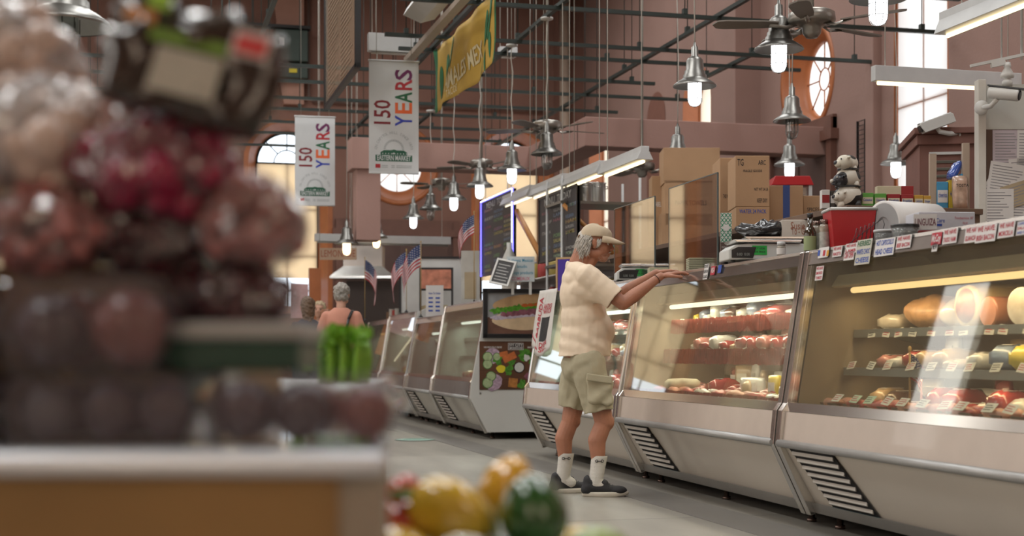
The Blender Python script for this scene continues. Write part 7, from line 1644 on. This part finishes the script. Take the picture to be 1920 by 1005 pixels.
q = at(640, 600, 14.9); shopper((q.x, q.y, 0), R(70), 'grey-haired woman in a salmon t-shirt with a black shoulder strap, seen from behind', M('tshirt_salmon', (.52, .24, .17), rough=.85), ('hair_grey', (.30, .28, .25)), SKINL, 1.68, sling=True)
q = at(611, 600, 16.4); shopper((q.x, q.y, 0), R(60), 'auburn-haired shopper in a navy top just beyond the woman in salmon', M('top_navy', (.018, .024, .05), rough=.8), ('hair_auburn', (.20, .075, .03)), SKINL, 1.45)
q = at(577, 600, 15.6); shopper((q.x, q.y, 0), R(95), 'shopper in dark navy clothes half hidden behind the plastic produce bags', M('top_navy', ()), ('hair_brown', (.12, .07, .04)), SKINL, 1.56, hair='long')
q = at(600, 600, 19.5); shopper((q.x, q.y, 0), R(250), 'pale-haired shopper in a beige top farthest down the aisle', M('top_beige', (.42, .34, .26), rough=.8), ('hair_blond', (.45, .35, .22)), SKINL, 1.66)
q = row_pt(10.9, 1.40); shopper((q.x, q.y, 0), R(180), 'stall worker in a grey shirt behind the low dark case', M('top_grey', (.10, .11, .12), rough=.8), ('hair_black', (.02, .018, .015)), SKINL, 1.60)
# ------------------------------------------------------------------ produce stands close by
def cm(X, Y, z): return Vector((CS*X+SN*Y, -SN*X+CS*Y, z))
def stand(X0, X1, Y0, Y1, z, label, top, body):
    c = cm((X0+X1)/2, (Y0+Y1)/2, 0); t = thing('produce_stand', label, 'stand', c, FACE); w, d = (X1-X0)/2, (Y1-Y0)/2
    m = MB(); (m.b2(-w, w, -d, d, z-.022, z) if X1 != -.108 else m.prism([(-w, -d), (w, -d), (w-.02, -d+.27), (w-.17, -d+.29), (w-.17, d), (-w, d)], z-.022, z, 'z')); m.build('table_top', top, t, bevel=.010, seg=5)
    m = MB(); m.b2(-w, w-(.045 if X1 != -.108 else .20), -d+.06, d-.02, .12, z-.022); m.b2(-w, w-.045, -d+.02, -d+.06, .12, z-.022); m.build('wood_panel', body, t)
    for x, y in ((-w+.04, -d+.05), (w-.03, -d+.05), (-w+.04, d-.05), (w-(.03 if X1 != -.108 else .2), d-.05)):
        if True: m = MB(); m.b2(x-.025, x+.025, y-.025, y+.025, 0, z-.022); m.build('leg', M('leg_beige', (.42, .36, .28), rough=.6), t)
    return t
STW = M('stand_wood', (.36, .21, .075), rough=.6, var=.2, scale=3)
tst = stand(-1.0, -.108, 1.23, 2.1, .835, 'white-topped wooden produce stand piled with clear boxes and plastic bags', M('white_tray_metal', (.84, .89, .95), rough=.3, var=.03, metal=.35, coat=.5), STW)
stand(-1.6, -.30, 2.55, 3.5, .86, 'second produce stand behind the first, carrying the green celery', LWHITE, STW)
stand(-.22, .14, 1.40, 1.95, .67, 'low stand heaped with yellow, red and green peppers', M('crate_green', (.10, .18, .09), rough=.5), STW)
CLAM = glass_mat('clamshell_plastic', (.93, .95, .96), refl=1.6, base=.12, haze=.04, hazecol=(.75, .78, .82), rough=.05)
PLUM = [M('plum_dark', (.050, .028, .036), rough=.35, var=.5, scale=30, coat=.3), M('plum_red', (.17, .045, .038), rough=.35, var=.4, scale=20, coat=.3), M('fig_grey', (.095, .085, .095), rough=.55, var=.3, scale=30)]
def clamshell(X, Y, z, w, d, h, label, n=(3, 2), r=.028, seed=0):
    t = thing('clamshell_box', label, 'plastic box', cm(X, Y, z), FACE+R(rnd.uniform(-2, 2)), 'clear boxes of dark plums'); rr = random.Random(seed)
    m = MB(); m.prism([(-w/2+.008, 0), (w/2-.008, 0), (w/2, h*.45), (w/2+.006, h*.47), (w/2+.006, h*.52), (w/2, h*.54), (w/2-.012, h), (-w/2+.012, h), (-w/2, h*.54), (-w/2-.006, h*.52), (-w/2-.006, h*.47), (-w/2, h*.45)], -d/2, d/2, 'y'); m.build('clear_shell', CLAM, t, bevel=.006)
    for i in range(n[0]):
        for j in range(n[1]):
            m = MB(); x = -w/2+w*(i+.5)/n[0]; y = -d/2+d*(j+.5)/n[1]; rr_ = r*rr.uniform(.9, 1.05); m.ball((x+rr.uniform(-.003, .003), y, rr_+.003), (rr_, rr_*.95, rr_), 16, 12); m.build('plum', PLUM[rr.choices((0, 1, 2), (4, 1.2, 3))[0]], t)
    return t
for k, X in enumerate((-.195, -.375, -.555, -.735)): clamshell(X, 1.36, .836, .172, .16, .066, ['clear box of dark plums at the stand corner, lowest layer', 'clear box of dark plums second from the stand corner, lowest layer', 'clear box of dark plums third from the stand corner, lowest layer', 'clear box of dark plums farthest from the stand corner, lowest layer'][k], (3, 2), .028, k)
for k, X in enumerate((-.39, -.565)): clamshell(X, 1.37, .9035, .155, .16, .088, ['tall clear box of dark fruit on the second layer, below the pink bag', 'tall clear box of dark fruit on the second layer, beside another'][k], (2, 2), .036, k+9)
t = thing('fruit_tray', 'dark green carton tray with a grey rim under the dark red bag', 'tray', cm(-.262, 1.42, .9035), FACE); m = MB(); m.b2(-.061, .061, -.08, .08, 0, .030); m.build('carton', M('tray_green', (.012, .06, .035), rough=.4), t, bevel=.003); m = MB(); m.b2(-.063, .063, -.082, .082, .0305, .047); m.build('rim', M('tray_rim', (.42, .42, .40), rough=.4), t, bevel=.003)
t = thing('wooden_crate', 'wooden crate behind the clear boxes holding up the plastic bags', 'crate', cm(-.52, 1.66, .836), FACE); m = MB()
for z in (0, .045, .09, .135): m.b2(-.38, .22, -.19, -.175, z+.002, z+.040); m.b2(-.38, .22, .175, .19, z+.002, z+.040)
m.build('slatted_side', STW, t); m = MB(); m.b2(-.38, .22, -.175, .175, .13, .16); m.b2(-.38, -.36, -.19, .19, 0, .17); m.b2(.20, .22, -.19, .19, 0, .17); m.build('floor_board', STW, t)
FILMC = glass_mat('bag_film', (.92, .92, .92), refl=1.9, base=.13, haze=.05, hazecol=(.8, .76, .74), rough=.10, crinkle=.9)
def fbag(X, Y, z, r, label, fruit, fr=.012, n=90, seed=0, film=FILMC, tilt=0., kind='grapes'):
    """crumpled clear bag round a heap of fruit; r = half sizes"""
    t = thing('fruit_bag', label, 'plastic bag', cm(X, Y, z), FACE); rr = random.Random(seed); rx, ry, rz = r; RT = Matrix.Rotation(tilt, 4, 'Y'); RT = Matrix.Translation((0, 0, rz)) @ RT
    m = MB(); m.T = RT; m.ball((0, 0, 0), (rx*1.08, ry*1.08, rz*1.05), 40, 26)
    m.bm.normal_update()
    for v in m.bm.verts:
        c = v.co; n_ = Vector((c.x/rx, c.y/ry, (c.z-rz)/rz)); 
        v.co += n_*(noise.noise(c*32+Vector((seed*3, 0, 0)))*.13*rx+noise.noise(c*85)*.05*rx+abs(noise.noise(c*50+Vector((0, seed, 4))))*-.08*rx)
    m.build('film', film, t, smooth=True)
    m = MB(); m.T = RT; k = 0
    while k < n:
        p = Vector((rr.uniform(-1, 1), rr.uniform(-1, 1), rr.uniform(-1, 1)))
        if p.length > .90 or p.length < .55: continue
        m.ball((p.x*rx, p.y*ry, p.z*rz), (fr*rr.uniform(.85, 1.1),)*3, 10, 7); k += 1
    o = m.build(kind, fruit, t); o['kind'] = 'stuff'; return t
FILMW = glass_mat('bag_film_white', (.92, .92, .92), refl=1.9, base=.20, haze=.28, hazecol=(.85, .83, .84), rough=.10, crinkle=.9)
CHER = M('cherry_dark', (.055, .004, .010), rough=.15, var=.5, scale=20, coat=1); GRAP = M('grape_pink', (.42, .15, .14), rough=.25, var=.4, scale=25, coat=.8); BLUSH = M('blush_fruit', (.50, .26, .22), rough=.25, var=.3, coat=.8); MAG = M('beet_magenta', (.27, .006, .045), rough=.25, var=.5, scale=12, coat=.6); PALE = M('onion_pale', (.60, .47, .40), rough=.3, var=.3, scale=14, coat=.5)
def fb(px, py, Y, rx, rz, label, fruit, fr, n, seed, tilt=0., kind='grapes', film=None):
    c = at(px, py, Y); k = Y/FOC; X = (px-960)*k
    return fbag(X, Y, c.z-rz*k, (rx*k, min(rx, rz)*k*1.05, rz*k), label, fruit, fr, n, seed, tilt=tilt, kind=kind, film=film or FILMC)
fb(440, 560, 1.42, 118, 56, 'squat bag of nearly black cherries on the dark green carton tray', CHER, .012, 130, 1, kind='cherries')
fb(468, 420, 1.42, 104, 88, 'small clear bag of pink grapes atop the bag of black cherries', GRAP, .012, 110, 2)
fb(300, 445, 1.45, 130, 80, 'clear bag of dark red fruit between pink grapes and pale bags', CHER, .015, 110, 3, kind='dark_fruit')
fb(285, 315, 1.42, 150, 95, 'clear bag of crimson magenta fruit in the middle of the heap', MAG, .020, 80, 4, kind='crimson_fruit')
fb(85, 430, 1.42, 135, 80, 'clear bag of dusky pink fruit at the foot of the heap', GRAP, .014, 90, 5)
fb(75, 262, 1.45, 150, 112, 'big pale clear bag of onions on the far side of the heap', PALE, .026, 50, 6, kind='onions', film=FILMW)
fb(25, 100, 1.50, 135, 85, 'glossy clear bag catching the light at the top of the heap', PALE, .020, 50, 7, .45, 'shallots', FILMW)
fb(262, 235, 1.43, 78, 62, 'small bag of blush fruit tucked beneath the dark printed bag', BLUSH, .013, 60, 8)
fb(-150, 420, 1.44, 110, 200, 'tall clear bag of pink fruit standing at the very end of the heap', GRAP, .016, 90, 9)
fb(405, 245, 1.43, 62, 36, 'folded clear bag neck lying against the dark printed bag', PALE, .012, 20, 11, kind='shallots', film=FILMW)
# dark printed bag on top
c = at(362, 128, 1.38); t = thing('printed_bag', 'dark brown glossy food bag with green stripe and red and white label on the heap', 'bag', c, FACE)
BD = M('bag_darkbrown', (.035, .022, .014), rough=.22, var=.4, scale=8, coat=.7); T_ = Matrix.Rotation(R(14), 4, 'Y') @ Matrix.Rotation(PI/2-.2, 4, 'X')
m = MB(); puff(m, (.165, .115, .045), 10, 5, .8, T_ @ Matrix.Translation((0, 0, -.02)))
for v in m.bm.verts: v.co += Vector((noise.noise(v.co*30), noise.noise(v.co*30+Vector((3, 0, 0))), noise.noise(v.co*30+Vector((0, 5, 0)))))*.012
m.build('wrapper', BD, t)
def pl(nm_, x0, x1, y0, y1, mat, lift=.031): m = MB(); m.T = T_; m.b2(x0, x1, y0, y1, lift-.001, lift); return m.build(nm_, mat, t)
pl('green_stripe', -.045, .035, .008, .020, M('stripe_green', (.16, .30, .03))); pl('white_panel', -.03, .035, -.040, .004, M('panel_grey', (.42, .40, .33), var=.2)); pl('white_label', .036, .074, .012, .040, PAPER, .030); pl('red_print', .040, .070, .016, .034, M('label_red', (.62, .05, .05)), .0315)
pl('green_dot', -.052, -.030, .040, .055, M('dot_green', (.35, .6, .05))); pl('orange_print', -.07, -.04, .022, .035, M('dot_orange', (.6, .25, .06)))
# peppers ---------------------------------------------------------
def pepper(px, py, Y, r, L, mat, label, rot, seed=0, lobes=3):
    c = at(px, py, Y); t = thing('bell_pepper', label, 'pepper', c, 0); RT = (FACE_M @ rot).to_4x4(); m = MB(); m.T = RT; N, Mr = 30, 16; rings = []
    for j in range(Mr+1):
        f = j/Mr; z = (f-.5)*L; rad = r*(math.sin(PI*min(1, f*1.02+.0))**.45)*(1-.18*f); ring = []
        for k in range(N): a = 2*PI*k/N; q = rad*(1+.07*math.cos(lobes*a+seed)*(.5+f*.5)); ring.append(m._v((q*math.cos(a), q*math.sin(a), z)))
        rings.append(ring)
    for A, B in zip(rings, rings[1:]):
        for k in range(N): m.face([A[k], A[(k+1) % N], B[(k+1) % N], B[k]], smooth=True)
    m.face(rings[0]); m.face(rings[-1]); m.build('flesh', mat, t)
    m = MB(); m.T = RT; m.tube([(0, 0, -L*.47), (.004, 0, -L*.55), (.012, 0, -L*.66)], [.010, .006, .007], 8); m.build('stem', M('stem_green', (.10, .22, .04)), t)
    return t
FACE_M = Matrix.Rotation(-YAW, 3, 'Z')
YP = M('pepper_yellow', (.80, .50, .05), rough=.18, var=.15, scale=8, coat=1); RP = M('pepper_red', (.52, .055, .012), rough=.18, var=.2, scale=8, coat=1); GP = M('pepper_green', (.030, .10, .022), rough=.18, var=.3, scale=8, coat=1); OP = M('pepper_orange', (.80, .42, .04), rough=.18, var=.15, coat=1); PG = M('pepper_pale', (.40, .52, .18), rough=.25, var=.15, coat=.8); PW = M('pepper_cream', (.62, .62, .50), rough=.25, coat=.8)
ry = lambda d: Matrix.Rotation(R(d), 3, 'Y')
pepper(848, 962, 1.60, .042, .105, YP, 'large yellow pepper lying aslant in the middle of the heap', ry(115), 1)
pepper(758, 930, 1.66, .026, .055, RP, 'orange-red pepper at the stand edge, upper one', ry(20), 2)
pepper(762, 985, 1.62, .034, .07, RP, 'deep red pepper beneath the orange-red one', ry(60), 3)
pepper(950, 915, 1.78, .036, .09, OP, 'golden pepper standing behind the green one', ry(25), 4)
pepper(1000, 962, 1.58, .043, .09, GP, 'dark green pepper with shiny highlights', ry(-10), 5)
pepper(742, 1040, 1.55, .036, .08, YP, 'yellow pepper low at the corner of the heap', ry(80), 6)
pepper(868, 1052, 1.52, .034, .07, PW, 'cream pale pepper low in front of the large yellow one', ry(70), 7)
pepper(1120, 1042, 1.62, .038, .08, PG, 'pale green pepper beyond the dark green one', ry(70), 8)
pepper(1075, 1032, 1.72, .03, .07, YP, 'small yellow pepper between dark green and pale green ones', ry(40), 9)
pepper(700, 1000, 1.80, .03, .07, GP, 'small dark green pepper against the beige leg', ry(50), 10)
pepper(930, 1060, 1.6, .036, .08, GP, 'green pepper at the bottom under the heap', ry(90), 11)
# celery
c = at(622, 712, 3.0); t = thing('celery_bunch', 'bright green celery bunch with leafy tops standing behind the clear boxes', 'celery', cm(-.38, 3.0, .861), FACE)
CEL = M('celery_stalk', (.20, .42, .03), rough=.4, var=.2, scale=12); LEAF = M('celery_leaf', (.17, .40, .02), rough=.5, var=.4, scale=20)
for k in range(11):
    x = -.02+.0095*k; m = MB(); y = .02*math.sin(k*2.1); m.tube([(x*.9, y, 0), (x, y, .05), (x+.004*math.sin(k), y*1.2, .095+.008*math.sin(k*1.7))], [.012, .0095, .006], 8, flat=.7); m.build('stalk', CEL, t)
m = MB(); rr = random.Random(9)
for k in range(120):
    x = rr.uniform(-.078, .08); zz = rr.uniform(.03, .105) if x < -.01 else rr.uniform(.085, .115); y = rr.uniform(-.04, .04); s_ = rr.uniform(.010, .018); N_ = Euler((rr.uniform(0, 6), rr.uniform(0, 6), 0)).to_matrix()
    m.face([m._v(Vector((x, y, zz))+N_ @ Vector(q)*s_) for q in ((0, -1, 0), (.6, -.5, .2), (.9, .2, 0), (.3, .6, -.1), (0, 1.1, 0), (-.4, .5, .1), (-.9, .1, 0), (-.5, -.6, .2))])
o = m.build('leaves', LEAF, t); o['kind'] = 'stuff'
# ------------------------------------------------------------------ separate pieces of a part become parts of their own
def split_islands(o):
    bm = bmesh.new(); bm.from_mesh(o.data); bm.verts.ensure_lookup_table(); seen = set(); isl = []
    for v in bm.verts:
        if v.index in seen: continue
        st = [v]; comp = set([v.index]); seen.add(v.index)
        while st:
            a = st.pop()
            for e in a.link_edges:
                b = e.other_vert(a)
                if b.index not in seen: seen.add(b.index); comp.add(b.index); st.append(b)
        isl.append(comp)
    if len(isl) < 2 or len(isl) > 40: bm.free(); return
    for comp in isl:
        mp = {}; vs_, fs, mi, sm = [], [], [], []
        for i in sorted(comp): mp[i] = len(vs_); vs_.append(bm.verts[i].co.copy())
        for f in bm.faces:
            if f.verts[0].index in comp: fs.append([mp[v.index] for v in f.verts]); mi.append(f.material_index); sm.append(f.smooth)
        me = bpy.data.meshes.new(o.name.split('.')[0]); me.from_pydata(vs_, [], fs)
        for m_ in o.data.materials: me.materials.append(m_)
        for p, a, b in zip(me.polygons, mi, sm): p.material_index = a; p.use_smooth = b
        n = o.copy(); n.data = me; C.objects.link(n); n.name = o.name.split('.')[0]
    bm.free(); bpy.data.objects.remove(o)
SPLIT = {'hanging_cord', 'hem_pole', 'pepper_print', 'roll_end', 'hanging_wire', 'white_leg', 'bolt', 'post', 'corner_post', 'beam', 'cup_stack', 'foot_clamp', 'slatted_side', 'floor_board', 'cucumber_slice', 'salmon_print', 'tomato_print', 'meat_print', 'onion_print', 'lettuce_print', 'collar', 'hanging_rod', 'dark_edge', 'sausage', 'led_strip', 'prop', 'chain', 'door_panel', 'gold_strip', 'flap'}
for o in list(C.objects):
    if o.type == 'MESH' and o.name.split('.')[0] in SPLIT and not o.children: split_islands(o)
